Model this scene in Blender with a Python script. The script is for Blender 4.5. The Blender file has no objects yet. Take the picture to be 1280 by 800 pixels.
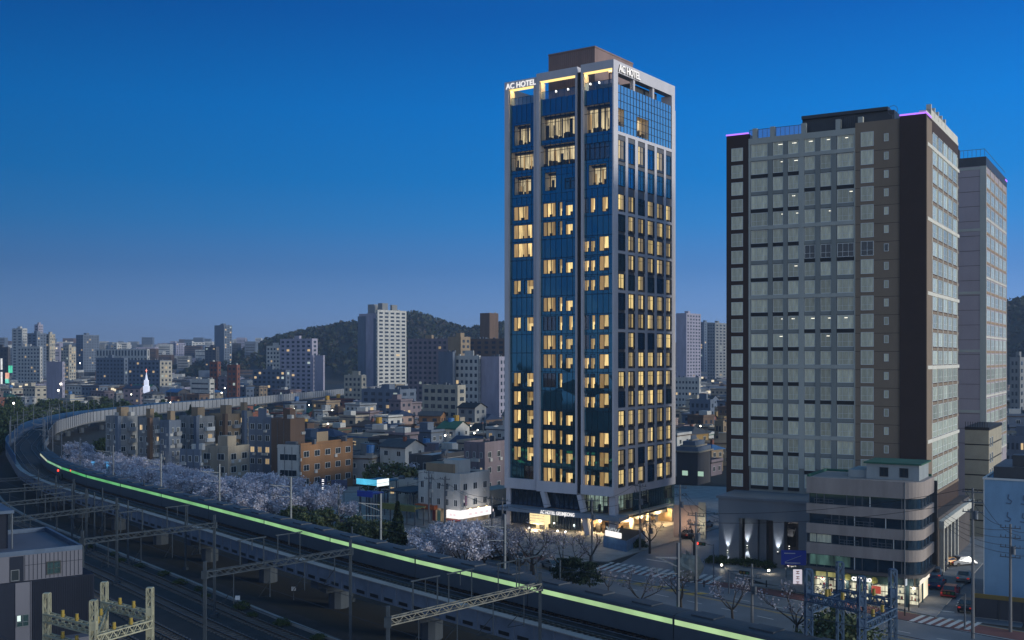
import bpy, math, random
import numpy as np
from mathutils import Vector, Matrix
random.seed(7); R = random.Random(11); D = bpy.data
SC = bpy.context.scene; COL = SC.collection
CAMZ = 31.0; FPX = 1360.0; HOR = 446.0      # eye height, focal length and horizon row in photo pixels
rad = math.radians

# ------------------------------------------------------------------ camera, sky, sun, exposure
cam = D.cameras.new('camera'); camo = D.objects.new('camera', cam); COL.objects.link(camo)
camo.location = (0, 0, CAMZ); camo.rotation_euler = (rad(90), 0, 0)
cam.sensor_width = 36; cam.lens = 36*FPX/1280; cam.shift_y = (HOR-400)/1280
cam.clip_end = 30000; cam.clip_start = 0.5; SC.camera = camo
SC.view_settings.view_transform = 'Standard'; SC.view_settings.look = 'None'
SC.view_settings.exposure = 0.0; SC.view_settings.gamma = 1; SC.view_settings.use_curve_mapping = False
SC.render.engine = 'CYCLES'
SC.cycles.use_denoising = True; SC.cycles.max_bounces = 6; SC.cycles.diffuse_bounces = 3
SC.cycles.glossy_bounces = 3; SC.cycles.transmission_bounces = 2; SC.cycles.transparent_max_bounces = 12
SC.cycles.volume_bounces = 0; SC.cycles.caustics_reflective = False; SC.cycles.caustics_refractive = False
SC.cycles.sample_clamp_indirect = 4.0; SC.cycles.use_light_tree = True
SC.render.use_persistent_data = False

SUN_DIR = Vector((0.92, -0.36, 0.17)).normalized()      # where the afterglow sits: behind the camera, to the right
w = D.worlds.new('World'); SC.world = w; w.use_nodes = True
nt = w.node_tree; nt.nodes.clear()
def N(t, **k):
    n = nt.nodes.new(t)
    for a, b in k.items(): setattr(n, a, b)
    return n
def ramp_set(r, stops):
    e = r.color_ramp.elements
    while len(e) > 1: e.remove(e[0])
    e[0].position = stops[0][0]; e[0].color = (*stops[0][1], 1)
    for p, c in stops[1:]:
        q = e.new(p); q.color = (*c, 1)
tc = N('ShaderNodeTexCoord'); sx = N('ShaderNodeSeparateXYZ'); nt.links.new(tc.outputs['Generated'], sx.inputs[0])
mr = N('ShaderNodeMapRange'); mr.inputs[1].default_value = -0.1; mr.inputs[2].default_value = 0.9
nt.links.new(sx.outputs['Z'], mr.inputs[0])
rp = N('ShaderNodeValToRGB')
def zp(z): return (z+0.1)/1.0
ramp_set(rp, [(zp(-0.08), (.03,.045,.07)), (zp(-0.01), (.200,.295,.50)), (zp(0.01), (.195,.300,.52)), (zp(0.04), (.130,.255,.51)),
              (zp(0.08), (.064,.192,.455)), (zp(0.12), (.024,.182,.485)), (zp(0.16), (.006,.164,.49)), (zp(0.22), (.001,.145,.49)), (zp(0.30), (.0005,.090,.37)),
              (zp(0.40), (.004,.085,.30)), (zp(0.55), (.030,.130,.30)), (zp(0.85), (.060,.170,.33))])
nt.links.new(mr.outputs[0], rp.inputs[0])
mx = N('ShaderNodeMath', operation='MULTIPLY_ADD'); mx.inputs[1].default_value = 0.65; mx.inputs[2].default_value = 1.0
nt.links.new(sx.outputs['X'], mx.inputs[0])
mxc = N('ShaderNodeClamp'); mxc.inputs[1].default_value = 0.6; mxc.inputs[2].default_value = 1.3
nt.links.new(mx.outputs[0], mxc.inputs[0])
sc1 = N('ShaderNodeVectorMath', operation='SCALE'); nt.links.new(rp.outputs[0], sc1.inputs[0]); nt.links.new(mxc.outputs[0], sc1.inputs['Scale'])
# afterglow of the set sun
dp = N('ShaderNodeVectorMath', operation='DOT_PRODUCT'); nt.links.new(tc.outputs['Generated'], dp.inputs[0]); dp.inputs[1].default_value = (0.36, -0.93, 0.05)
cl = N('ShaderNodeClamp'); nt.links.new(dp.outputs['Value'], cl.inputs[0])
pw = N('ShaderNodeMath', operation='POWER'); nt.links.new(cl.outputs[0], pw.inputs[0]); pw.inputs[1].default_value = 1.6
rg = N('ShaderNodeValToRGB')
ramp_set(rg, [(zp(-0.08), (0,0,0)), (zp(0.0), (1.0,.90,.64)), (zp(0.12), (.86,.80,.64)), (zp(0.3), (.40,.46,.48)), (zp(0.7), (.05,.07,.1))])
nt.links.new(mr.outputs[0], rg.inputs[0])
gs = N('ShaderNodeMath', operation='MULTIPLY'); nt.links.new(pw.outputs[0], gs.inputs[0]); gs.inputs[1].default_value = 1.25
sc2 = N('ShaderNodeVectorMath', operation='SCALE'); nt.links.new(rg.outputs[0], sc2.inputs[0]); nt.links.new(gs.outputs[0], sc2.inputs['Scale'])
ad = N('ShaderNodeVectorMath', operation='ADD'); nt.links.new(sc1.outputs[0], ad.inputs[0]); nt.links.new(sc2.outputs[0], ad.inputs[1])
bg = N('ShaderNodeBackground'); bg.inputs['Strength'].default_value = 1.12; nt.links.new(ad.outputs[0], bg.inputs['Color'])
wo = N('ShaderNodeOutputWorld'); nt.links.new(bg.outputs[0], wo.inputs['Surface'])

sl = D.lights.new('sun', 'SUN'); sl.energy = 2.3; sl.angle = rad(14); sl.color = (1.0, .95, .80)
so = D.objects.new('sun', sl); COL.objects.link(so); so.rotation_euler = SUN_DIR.to_track_quat('Z', 'Y').to_euler()

# ------------------------------------------------------------------ naming
LABELS = {}
def tag(o, label, cat, group=None):
    k = label.lower(); prev = LABELS.get(k)
    if prev is not None and (group is None or prev != group): print('DUPLABEL', label)
    LABELS[k] = group
    o['label'] = label; o['category'] = cat
    if group: o['group'] = group
    return o
def setting(o): o['kind'] = 'structure'; return o
def stuff(o): o['kind'] = 'stuff'; return o
def empty(name, loc=(0,0,0), rz=0.0, parent=None):
    o = D.objects.new(name, None); COL.objects.link(o); o.location = loc; o.rotation_euler = (0,0,rz)
    o.empty_display_size = .3
    if parent: o.parent = parent
    return o
def inst(mesh, name, parent=None, loc=(0,0,0), rz=0.0, sc=(1,1,1)):
    o = D.objects.new(name, mesh); COL.objects.link(o); o.location = loc; o.rotation_euler = (0,0,rz); o.scale = sc
    if parent: o.parent = parent
    return o
def copy_tree(src, loc, rz=0.0, sc=1.0):
    r = src.copy(); COL.objects.link(r); r.location = loc; r.rotation_euler = (0,0,rz); r.scale = (sc,sc,sc)
    for ch in src.children:
        c = ch.copy(); COL.objects.link(c); c.parent = r
        for g in ch.children:
            d = g.copy(); COL.objects.link(d); d.parent = c
    return r

# ------------------------------------------------------------------ mesh builder
class MB:
    def __init__(s): s.v = []; s.f = []; s.m = []
    def quad(s, a, b, c, d, m=0):
        n = len(s.v); s.v += [tuple(a), tuple(b), tuple(c), tuple(d)]; s.f.append((n,n+1,n+2,n+3)); s.m.append(m)
    def ngon(s, pts, m=0):
        n = len(s.v); s.v += [tuple(p) for p in pts]; s.f.append(tuple(range(n, n+len(pts)))); s.m.append(m)
    def box(s, x0, y0, z0, x1, y1, z1, m=0, top=None):
        n = len(s.v)
        s.v += [(x0,y0,z0),(x1,y0,z0),(x1,y1,z0),(x0,y1,z0),(x0,y0,z1),(x1,y0,z1),(x1,y1,z1),(x0,y1,z1)]
        s.f += [(n,n+3,n+2,n+1),(n+4,n+5,n+6,n+7),(n,n+1,n+5,n+4),(n+1,n+2,n+6,n+5),(n+2,n+3,n+7,n+6),(n+3,n,n+4,n+7)]
        s.m += [m, m if top is None else top, m, m, m, m]
    def bar(s, p, q, w, h, m=0, up=(0,0,1)):
        p = Vector(p); q = Vector(q); d = (q-p)
        if d.length < 1e-6: return
        d.normalize(); u = Vector(up)
        if abs(d.dot(u)) > .98: u = Vector((1,0,0))
        a = d.cross(u).normalized(); b = a.cross(d).normalized(); a *= w/2; b *= h/2
        n = len(s.v)
        for c in (p, q): s.v += [tuple(c-a-b), tuple(c+a-b), tuple(c+a+b), tuple(c-a+b)]
        s.f += [(n,n+1,n+2,n+3),(n+7,n+6,n+5,n+4)] + [(n+i, n+4+i, n+4+(i+1)%4, n+(i+1)%4) for i in range(4)]
        s.m += [m]*6
    def tube(s, p, q, r0, r1=None, n=8, m=0, caps=True):
        r1 = r0 if r1 is None else r1
        p = Vector(p); q = Vector(q); d = (q-p)
        if d.length < 1e-6: return
        d.normalize(); u = Vector((0,0,1)) if abs(d.z) < .95 else Vector((1,0,0))
        a = d.cross(u).normalized(); b = a.cross(d)
        k = len(s.v)
        for c, r in ((p,r0),(q,r1)):
            for i in range(n):
                t = 2*math.pi*i/n; s.v.append(tuple(c + a*(r*math.cos(t)) + b*(r*math.sin(t))))
        for i in range(n):
            j = (i+1)%n; s.f.append((k+i,k+n+i,k+n+j,k+j)); s.m.append(m)
        if caps:
            s.f.append(tuple(range(k,k+n))); s.f.append(tuple(range(k+2*n-1,k+n-1,-1))); s.m += [m,m]
    def prism(s, pts, z0, z1, m=0, top=None):
        n = len(pts); k = len(s.v)
        s.v += [(x,y,z0) for x,y in pts] + [(x,y,z1) for x,y in pts]
        for i in range(n):
            j = (i+1)%n; s.f.append((k+i,k+j,k+n+j,k+n+i)); s.m.append(m)
        s.f.append(tuple(range(k+n-1,k-1,-1))); s.m.append(m)
        s.f.append(tuple(range(k+n,k+2*n))); s.m.append(m if top is None else top)
    def ball(s, c, r, m=0, nu=8, nv=6, sz=1.0):
        k = len(s.v)
        for j in range(nv+1):
            t = math.pi*j/nv
            for i in range(nu):
                p = 2*math.pi*i/nu
                s.v.append((c[0]+r*math.sin(t)*math.cos(p), c[1]+r*math.sin(t)*math.sin(p), c[2]+r*sz*math.cos(t)))
        for j in range(nv):
            for i in range(nu):
                a = k+j*nu+i; b = k+j*nu+(i+1)%nu
                s.f.append((a, a+nu, b+nu, b)); s.m.append(m)
    def mesh(s, name, mats, smooth=False):
        me = D.meshes.new(name); me.from_pydata(s.v, [], s.f)
        for q in (mats if isinstance(mats, (list,tuple)) else [mats]): me.materials.append(q)
        me.polygons.foreach_set('material_index', s.m)
        if smooth: me.polygons.foreach_set('use_smooth', [True]*len(s.f))
        me.update(); return me
    def build(s, name, mats, parent=None, loc=(0,0,0), rz=0.0, smooth=False):
        return inst(s.mesh(name, mats, smooth), name, parent, loc, rz)

def quads_mesh(name, V, mats, midx=None):
    n = len(V)//4
    me = D.meshes.new(name); me.vertices.add(4*n); me.vertices.foreach_set('co', V.astype(np.float32).ravel())
    me.loops.add(4*n); me.loops.foreach_set('vertex_index', np.arange(4*n, dtype=np.int32))
    me.polygons.add(n); me.polygons.foreach_set('loop_start', np.arange(0,4*n,4,dtype=np.int32))
    for q in mats: me.materials.append(q)
    if midx is not None: me.polygons.foreach_set('material_index', midx.astype(np.int32))
    me.update(calc_edges=True); return me
def leaves(name, C, size, mats, seed=0, var=.5):
    g = np.random.default_rng(seed); n = len(C)
    a = g.normal(size=(n,3)); a /= np.linalg.norm(a,axis=1)[:,None]
    b = g.normal(size=(n,3)); b = np.cross(a,b); b /= np.linalg.norm(b,axis=1)[:,None]
    s = (size*(1+var*(g.random(n)-.5)*2))[:,None]
    a = a*s; b = b*s*.7
    V = np.stack([C-a-b, C+a-b, C+a+b, C-a+b], 1).reshape(-1,3)
    return quads_mesh(name, V, mats, g.integers(0, len(mats), n))

# ------------------------------------------------------------------ materials
MATS = {}
def M(name, col=(.5,.5,.5), rough=.8, metal=0.0, var=.22, scale=.35, stretch=1.0, bump=0.0, spec=.5, fine=0.0, rnd=0.0):
    if name in MATS: return MATS[name]
    m = D.materials.new(name); m.use_nodes = True; t = m.node_tree; b = t.nodes['Principled BSDF']
    b.inputs['Roughness'].default_value = rough; b.inputs['Metallic'].default_value = metal
    b.inputs['Specular IOR Level'].default_value = spec; b.inputs['Base Color'].default_value = (*col,1)
    if var > 0:
        c = t.nodes.new('ShaderNodeTexCoord'); mp = t.nodes.new('ShaderNodeMapping'); mp.inputs['Scale'].default_value = (scale, scale, scale/stretch)
        t.links.new(c.outputs['Object'], mp.inputs[0])
        n = t.nodes.new('ShaderNodeTexNoise'); n.inputs['Detail'].default_value = 5; n.inputs['Roughness'].default_value = .65; n.inputs['Scale'].default_value = 1
        t.links.new(mp.outputs[0], n.inputs['Vector'])
        r = t.nodes.new('ShaderNodeMapRange'); r.inputs[1].default_value = .28; r.inputs[2].default_value = .72
        r.inputs[3].default_value = 1-var; r.inputs[4].default_value = 1+var*.5; t.links.new(n.outputs['Fac'], r.inputs[0])
        v = t.nodes.new('ShaderNodeVectorMath'); v.operation = 'SCALE'; v.inputs[0].default_value = col
        if rnd > 0:
            oi = t.nodes.new('ShaderNodeObjectInfo'); r2 = t.nodes.new('ShaderNodeMapRange'); r2.inputs[3].default_value = 1-rnd; r2.inputs[4].default_value = 1+rnd*.5
            t.links.new(oi.outputs['Random'], r2.inputs[0]); m2 = t.nodes.new('ShaderNodeMath'); m2.operation = 'MULTIPLY'; t.links.new(r.outputs[0], m2.inputs[0]); t.links.new(r2.outputs[0], m2.inputs[1]); r = m2
        t.links.new(r.outputs[0], v.inputs['Scale']); t.links.new(v.outputs[0], b.inputs['Base Color'])
        if bump > 0:
            n2 = t.nodes.new('ShaderNodeTexNoise'); n2.inputs['Scale'].default_value = fine or scale*12; t.links.new(c.outputs['Object'], n2.inputs['Vector'])
            bp = t.nodes.new('ShaderNodeBump'); bp.inputs['Strength'].default_value = bump; bp.inputs['Distance'].default_value = .05
            t.links.new(n2.outputs['Fac'], bp.inputs['Height']); t.links.new(bp.outputs[0], b.inputs['Normal'])
    MATS[name] = m; return m
def E(name, col=(1,1,1), strength=1.0, base=(.02,.02,.02), folds=0.0, rnd=0.0, pitch=5.0):
    """a surface that gives off light; folds = drapery pattern, rnd = a different level in every room"""
    if name in MATS: return MATS[name]
    m = D.materials.new(name); m.use_nodes = True; t = m.node_tree; b = t.nodes['Principled BSDF']
    b.inputs['Base Color'].default_value = (*base,1); b.inputs['Roughness'].default_value = .6
    b.inputs['Emission Color'].default_value = (*col,1); b.inputs['Emission Strength'].default_value = strength
    last = None
    if rnd > 0:
        oi = t.nodes.new('ShaderNodeObjectInfo'); r = t.nodes.new('ShaderNodeMapRange'); r.inputs[3].default_value = strength*(1-rnd); r.inputs[4].default_value = strength*(1+rnd*.6)
        t.links.new(oi.outputs['Random'], r.inputs[0]); last = r.outputs[0]
    if folds > 0:
        c = t.nodes.new('ShaderNodeTexCoord'); wv = t.nodes.new('ShaderNodeTexNoise'); wv.noise_dimensions = '1D' if False else '3D'
        mp = t.nodes.new('ShaderNodeMapping'); mp.inputs['Scale'].default_value = (pitch, pitch*.2, .25)
        t.links.new(c.outputs['Object'], mp.inputs[0]); t.links.new(mp.outputs[0], wv.inputs['Vector']); wv.inputs['Scale'].default_value = 1; wv.inputs['Detail'].default_value = 2
        r = t.nodes.new('ShaderNodeMapRange'); r.inputs[1].default_value = .3; r.inputs[2].default_value = .7; r.inputs[3].default_value = 1-folds; r.inputs[4].default_value = 1+folds*.5
        t.links.new(wv.outputs['Fac'], r.inputs[0])
        mu = t.nodes.new('ShaderNodeMath'); mu.operation = 'MULTIPLY'; t.links.new(r.outputs[0], mu.inputs[0])
        if last is not None: t.links.new(last, mu.inputs[1])
        else: mu.inputs[1].default_value = strength
        last = mu.outputs[0]
    if last is not None: t.links.new(last, b.inputs['Emission Strength'])
    MATS[name] = m; return m
def clear_pane(name, refl=.10, tint=(.85,.92,.95)):
    if name in MATS: return MATS[name]
    m = D.materials.new(name); m.use_nodes = True; t = m.node_tree; t.nodes.clear()
    o = t.nodes.new('ShaderNodeOutputMaterial'); mi = t.nodes.new('ShaderNodeMixShader'); mi.inputs[0].default_value = refl
    a = t.nodes.new('ShaderNodeBsdfTransparent'); a.inputs[0].default_value = (*tint,1); g = t.nodes.new('ShaderNodeBsdfGlossy'); g.inputs['Roughness'].default_value = .03
    t.links.new(a.outputs[0], mi.inputs[1]); t.links.new(g.outputs[0], mi.inputs[2]); t.links.new(mi.outputs[0], o.inputs[0])
    MATS[name] = m; return m
def hazy_glass(name, col, rough=.05, metal=.9, wob=.02, scale=.5):
    """reflective facade glass, every pane very slightly out of true"""
    if name in MATS: return MATS[name]
    m = M(name, col, rough, metal, var=0); t = m.node_tree; b = t.nodes['Principled BSDF']
    c = t.nodes.new('ShaderNodeTexCoord'); n = t.nodes.new('ShaderNodeTexVoronoi'); n.inputs['Scale'].default_value = scale
    t.links.new(c.outputs['Object'], n.inputs['Vector'])
    s = t.nodes.new('ShaderNodeVectorMath'); s.operation = 'SUBTRACT'; s.inputs[1].default_value = (.5,.5,.5); t.links.new(n.outputs['Color'], s.inputs[0])
    k = t.nodes.new('ShaderNodeVectorMath'); k.operation = 'SCALE'; k.inputs['Scale'].default_value = wob; t.links.new(s.outputs[0], k.inputs[0])
    g = t.nodes.new('ShaderNodeNewGeometry'); a = t.nodes.new('ShaderNodeVectorMath'); a.operation = 'ADD'
    t.links.new(g.outputs['Normal'], a.inputs[0]); t.links.new(k.outputs[0], a.inputs[1])
    z = t.nodes.new('ShaderNodeVectorMath'); z.operation = 'NORMALIZE'; t.links.new(a.outputs[0], z.inputs[0]); t.links.new(z.outputs[0], b.inputs['Normal'])
    return m

ASPH = M('asphalt', (.14,.165,.195), .6, var=.35, scale=.12, bump=.3, fine=6)
PAVE = M('paving', (.32,.30,.285), .85, var=.3, scale=.5, bump=.2, fine=4)
REDPAVE = M('red_asphalt', (.19,.075,.07), .85, var=.3, scale=.2)
PAINT = M('road_paint', (.62,.62,.6), .7, var=.25, scale=1.2)
YPAINT = M('yellow_paint', (.50,.33,.06), .7, var=.25, scale=1.2)
KERB = M('kerb', (.30,.29,.28), .85, var=.2)
GROUND = M('earth', (.022,.026,.024), .95, var=.4, scale=.05)
BALLAST = M('ballast', (.032,.031,.034), .95, var=.45, scale=.4, bump=.6, fine=5)
SLEEPER = M('sleeper', (.13,.12,.115), .9)
RAIL = M('rail_steel', (.20,.15,.13), .4, .7, var=.3)
CONC = M('concrete', (.30,.30,.30), .85, var=.3, scale=.25, stretch=4)
DCONC = M('dark_concrete', (.13,.135,.15), .85, var=.3, scale=.25, stretch=4)
BLUST = M('blue_steel', (.16,.20,.27), .6, .1, var=.3, scale=.5)
STEEL = M('galvanised', (.13,.15,.18), .5, .5, var=.2)
DSTEEL = M('dark_steel', (.06,.065,.075), .5, .4, var=.2)
BLACK = M('black', (.012,.012,.014), .5, var=.1)
YSTEEL = M('cream_steel', (.40,.39,.28), .6, .1, var=.3, scale=1)
GLASS = M('window_glass', (.03,.04,.05), .08, 0, var=.25, scale=.6, spec=.8)
TEALG = M('teal_glass', (.13,.25,.27), .08, .75, var=.3, scale=.5, spec=.8)
FRAMEW = M('white_frame', (.62,.63,.62), .5, var=.1)
FRAMED = M('dark_frame', (.035,.037,.042), .45, .2, var=.1)
CURT = M('curtained_glass', (.72,.69,.50), .28, 0, var=.45, scale=2.6, stretch=6, spec=.7, rnd=.35)
LITW = E('warm_room_light', (1.0,.66,.27), 1.25, folds=.7, rnd=.6, pitch=3)
LITC = E('warm_curtain', (.62,.36,.13), .9, folds=.5, rnd=.4, pitch=7)
LITN = E('pale_room_light', (.80,.86,.66), .55, folds=.5, rnd=.5)
LITH = E('house_light', (1.0,.72,.38), .6, rnd=.6); LITK = E('cool_house_light', (.80,.95,.90), .5, rnd=.6)
LED_W = E('white_led', (1,.97,.9), 4.0)
LED_Y = E('yellow_led', (1.0,.72,.26), 1.5)
LED_P = E('violet_led', (.42,.16,1.0), 1.7)
LED_R = E('red_lamp', (1.0,.05,.03), 3.0)
LAMPB = E('lamp_bulb', (1.0,.92,.75), 9.0)
PANE = clear_pane('clear_pane', .09)

# ------------------------------------------------------------------ where a photo point lies in the place
def wx(px, Y): return (px-640)/FPX*Y
def wz(py, Y): return CAMZ-(py-HOR)*Y/FPX
def gp(px, py, z=0.0):
    Y = (CAMZ-z)*FPX/(py-HOR); return Vector((wx(px,Y), Y, z))
class Site:
    """a building's own axes: x along its left-hand face (0 at the near corner, negative to the left), y along its right-hand face"""
    def __init__(s, px, Y, ang=-33.0):
        s.a = rad(ang); s.c = Vector((wx(px,Y), Y)); s.ax = Vector((math.cos(s.a), math.sin(s.a))); s.ay = Vector((-math.sin(s.a), math.cos(s.a)))
    def lx(s, px, y=0.0):
        k = (px-640)/FPX; return (k*(s.c.y+s.ay.y*y)-s.c.x-s.ay.x*y)/(s.ax.x-k*s.ax.y)
    def ly(s, px, x=0.0):
        k = (px-640)/FPX; return (k*(s.c.y+s.ax.y*x)-s.c.x-s.ax.x*x)/(s.ay.x-k*s.ay.y)
    def lz(s, py, x=0.0, y=0.0): return wz(py, s.c.y+s.ax.y*x+s.ay.y*y)
    def w(s, x, y, z=0.0): p = s.c+s.ax*x+s.ay*y; return Vector((p.x, p.y, z))
    def root(s, name): return empty(name, (s.c.x, s.c.y, 0), s.a)

_wm = {}
def win_mesh(wd, h, glass=None, frame=None, nx=2, rail=None, fw=.07, d=.07):
    """framed window; x centred, z from 0 up, facing -y; sits on a wall at y=0"""
    glass = glass or GLASS; frame = frame or FRAMEW
    key = (round(wd,2), round(h,2), glass.name, frame.name, nx, rail)
    if key in _wm: return _wm[key]
    b = MB(); a = wd/2
    b.box(-a+fw, -.025, fw, a-fw, .0, h-fw, 1)
    b.box(-a,-d,0,a,0,fw,0); b.box(-a,-d,h-fw,a,0,h,0); b.box(-a,-d,fw,-a+fw,0,h-fw,0); b.box(a-fw,-d,fw,a,0,h-fw,0)
    for i in range(1, nx):
        x = -a+wd*i/nx; b.box(x-fw*.35,-d*.8,fw,x+fw*.35,-.026,h-fw,0)
    if rail: b.box(-a+fw,-d*.7,h*rail-fw*.3,a-fw,-.026,h*rail+fw*.3,0)
    _wm[key] = b.mesh('window', [frame, glass]); return _wm[key]
def text(body, size, name, parent, loc, rot, mat, ext=.03, align='LEFT', bold=0.0, sx_=1.0):
    c = D.curves.new(name, 'FONT'); c.body = body; c.size = size; c.extrude = ext; c.align_x = align; c.offset = bold
    c.materials.append(mat); t_ = D.objects.new(name, c); COL.objects.link(t_)
    me = D.meshes.new_from_object(t_); D.objects.remove(t_); o = D.objects.new(name, me); COL.objects.link(o); o.location = loc; o.rotation_euler = rot; o.scale = (sx_,1,1)
    if parent: o.parent = parent
    return o
def point(name, parent, loc, energy, col=(1,.75,.42), radius=.3):
    l = D.lights.new(name, 'POINT'); l.energy = energy; l.color = col; l.shadow_soft_size = radius
    o = D.objects.new(name, l); COL.objects.link(o); o.location = loc
    if parent: o.parent = parent
    return o

# ================================================================== THE SETTING
def sheet(name, pts, z, mat, kind=True):
    b = MB(); b.ngon([(x,y,z) for x,y in pts]); o = b.build(name, mat)
    return setting(o) if kind else o
sheet('ground', [(-9000,-300),(9000,-300),(9000,16000),(-9000,16000)], 0, GROUND)

def resample(pts, step):
    P = [Vector(p) for p in pts]; out = []; cur = []
    for i in range(len(P)-1):
        L = (P[i+1]-P[i]).length; n = max(1, int(L/step))
        for k in range(n): out.append(P[i].lerp(P[i+1], k/n))
    out.append(P[-1]); return out
def smooth(pts, it):
    for _ in range(it): pts = [pts[0]]+[(pts[i-1]+pts[i]*2+pts[i+1])/4 for i in range(1,len(pts)-1)]+[pts[-1]]
    return pts
def even(pts, n):
    d = [0]
    for i in range(1,len(pts)): d.append(d[-1]+(pts[i]-pts[i-1]).length)
    out = []; j = 0
    for k in range(n):
        t = d[-1]*k/(n-1)
        while j < len(d)-2 and d[j+1] < t: j += 1
        out.append(pts[j].lerp(pts[j+1], (t-d[j])/max(1e-6,d[j+1]-d[j])))
    return out
# --- the street in front of the hotel
NEAR = even(smooth(resample([(62,83),(45,101),(25.6,124),(4.4,149.5),(-20,176),(-50,208),(-76,248),(-96,300),(-112,360)], 3), 20), 121)
FAR = even(smooth(resample([(92,92),(75,107),(49,131),(38,143.5),(27.7,151.5),(11.8,162),(-10,182),(-38,214),(-63,253),(-83,303),(-99,362)], 3), 12), 121)
def rd(s, u):                                    # s 0..1 along, u 0..1 across from near kerb to far kerb
    f = s*120; i = min(119, int(f)); a = NEAR[i].lerp(NEAR[i+1], f-i); b = FAR[i].lerp(FAR[i+1], f-i); return a.lerp(b, u)
def road_strip(b, s0, s1, u0, u1, z, m=0, n=None):
    n = n or max(1, int((s1-s0)*110))
    for k in range(n):
        a, c = s0+(s1-s0)*k/n, s0+(s1-s0)*(k+1)/n
        q = [rd(a,u0), rd(c,u0), rd(c,u1), rd(a,u1)]
        b.quad(*[(p.x,p.y,z) for p in q[::-1]], m)
b = MB(); road_strip(b, 0, 1, 0, 1, .012, 0, 120); setting(b.build('road', ASPH))
b = MB(); road_strip(b, .02, .52, .80, .97, .017, 0, 60); setting(b.build('bus_lane', REDPAVE))
b = MB()
for u in (.30, .56): 
    for k in range(44): road_strip(b, .015+k*.016, .015+k*.016+.007, u-.004, u+.004, .022, 0, 1)
road_strip(b, .0, .6, .435, .441, .022, 1, 60); road_strip(b, .0, .6, .449, .455, .022, 1, 60)
road_strip(b, 0, .75, .03, .037, .022, 0, 70); road_strip(b, 0, .27, .785, .79, .022, 0, 40); road_strip(b, 0, .6, .972, .978, .022, 1, 60)
for k in range(9): road_strip(b, .225+k*.009, .229+k*.009, .455+.0+k*.006, .56-k*.004, .024, 1, 1)        # hatched island
for k in range(7): road_strip(b, .02+k*.002, .0212+k*.002, .1, .28, .024, 0, 1)
setting(b.build('road_markings', [PAINT, YPAINT]))

S_H = Site(768, 185, -35.2)          # hotel corner
S_T = Site(1158, 156, -31.0)         # residential tower corner
S_C = Site(1151, 133, -31.0)         # rounded corner building
def ribbon(name, a, c, wd, z, mat):
    a = Vector(a); c = Vector(c); d = (c-a).normalized(); n = Vector((-d.y,d.x))*wd/2
    return setting(MB_quad(name, [a-n, c-n, c+n, a+n], z, mat))
def MB_quad(name, pts, z, mat):
    b = MB(); b.ngon([(p.x,p.y,z) for p in pts]); return b.build(name, mat)
side = Vector((.576,.817)); sid_l = Vector((20.2,172.5)); sid_r = Vector((31.3,163.0))
b = MB(); b.ngon([(p.x,p.y,.008) for p in [Vector((14,158)), Vector((33,147)), sid_r, sid_r+side*95, sid_l+side*95, sid_l]]); setting(b.build('side_street', ASPH))
al = S_C.ay
alley_l = S_C.w(2.2,-3).xy; alley_r = S_C.w(11.5,-3).xy
b = MB(); b.ngon([(p.x,p.y,.006) for p in [alley_l, alley_r, alley_r+al*120, alley_l+al*120]]); setting(b.build('alley', ASPH))
# crosswalks
def crosswalk(name, a, c, depth, n, skew):
    a = Vector(a).xy; c = Vector(c).xy; d = (c-a)/n; q = Vector(depth); b = MB()
    for k in range(n):
        p = a+d*(k+.22); r = a+d*(k+.74)
        b.ngon([(v.x,v.y,.028) for v in (p, r, r+q, p+q)])
    return setting(b.build(name, PAINT))
crosswalk('crosswalk', gp(741,711), gp(889,731), gp(762,702.5).xy-gp(741,711).xy, 16, 0)
crosswalk('crosswalk', gp(1131,777), gp(1214,788), gp(1150,768.5).xy-gp(1131,777).xy, 7, 0)
b = MB()
p, q = gp(808,699), gp(834,703); b.bar((p.x,p.y,.022),(q.x,q.y,.022),.45,.01)
p, q = gp(1160,762), gp(1193,765.5); b.bar((p.x,p.y,.022),(q.x,q.y,.022),.45,.01)
for i, px in enumerate((826,832,838,843)):
    p = gp(px,696.8); b.box(p.x,p.y,.02,p.x+.6,p.y+.35,.03)
setting(b.build('stop_line', PAINT))
# the painted 30 on the alley
for k, (s_, py) in enumerate((('30', 757.5),)):
    p = gp(1193, py); t = text(s_, 3.4, 'road_lettering', None, (p.x,p.y,.03), (0,0,S_C.a+rad(6)), PAINT, 0, 'LEFT', .06); setting(t)
p = gp(1199,751); b = MB()
for k in range(5):
    b.box(-.2+k*.72,0,0,.24+k*.72,.3,.012); b.box(k*.72,.5,0,.16+k*.72,1.3,.012); 
    if k%2: b.box(-.2+k*.72,.75,0,.3+k*.72,.95,.013)
o = b.build('road_lettering', PAINT, None, (p.x,p.y,.02), S_C.a+rad(6)); setting(o)
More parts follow.
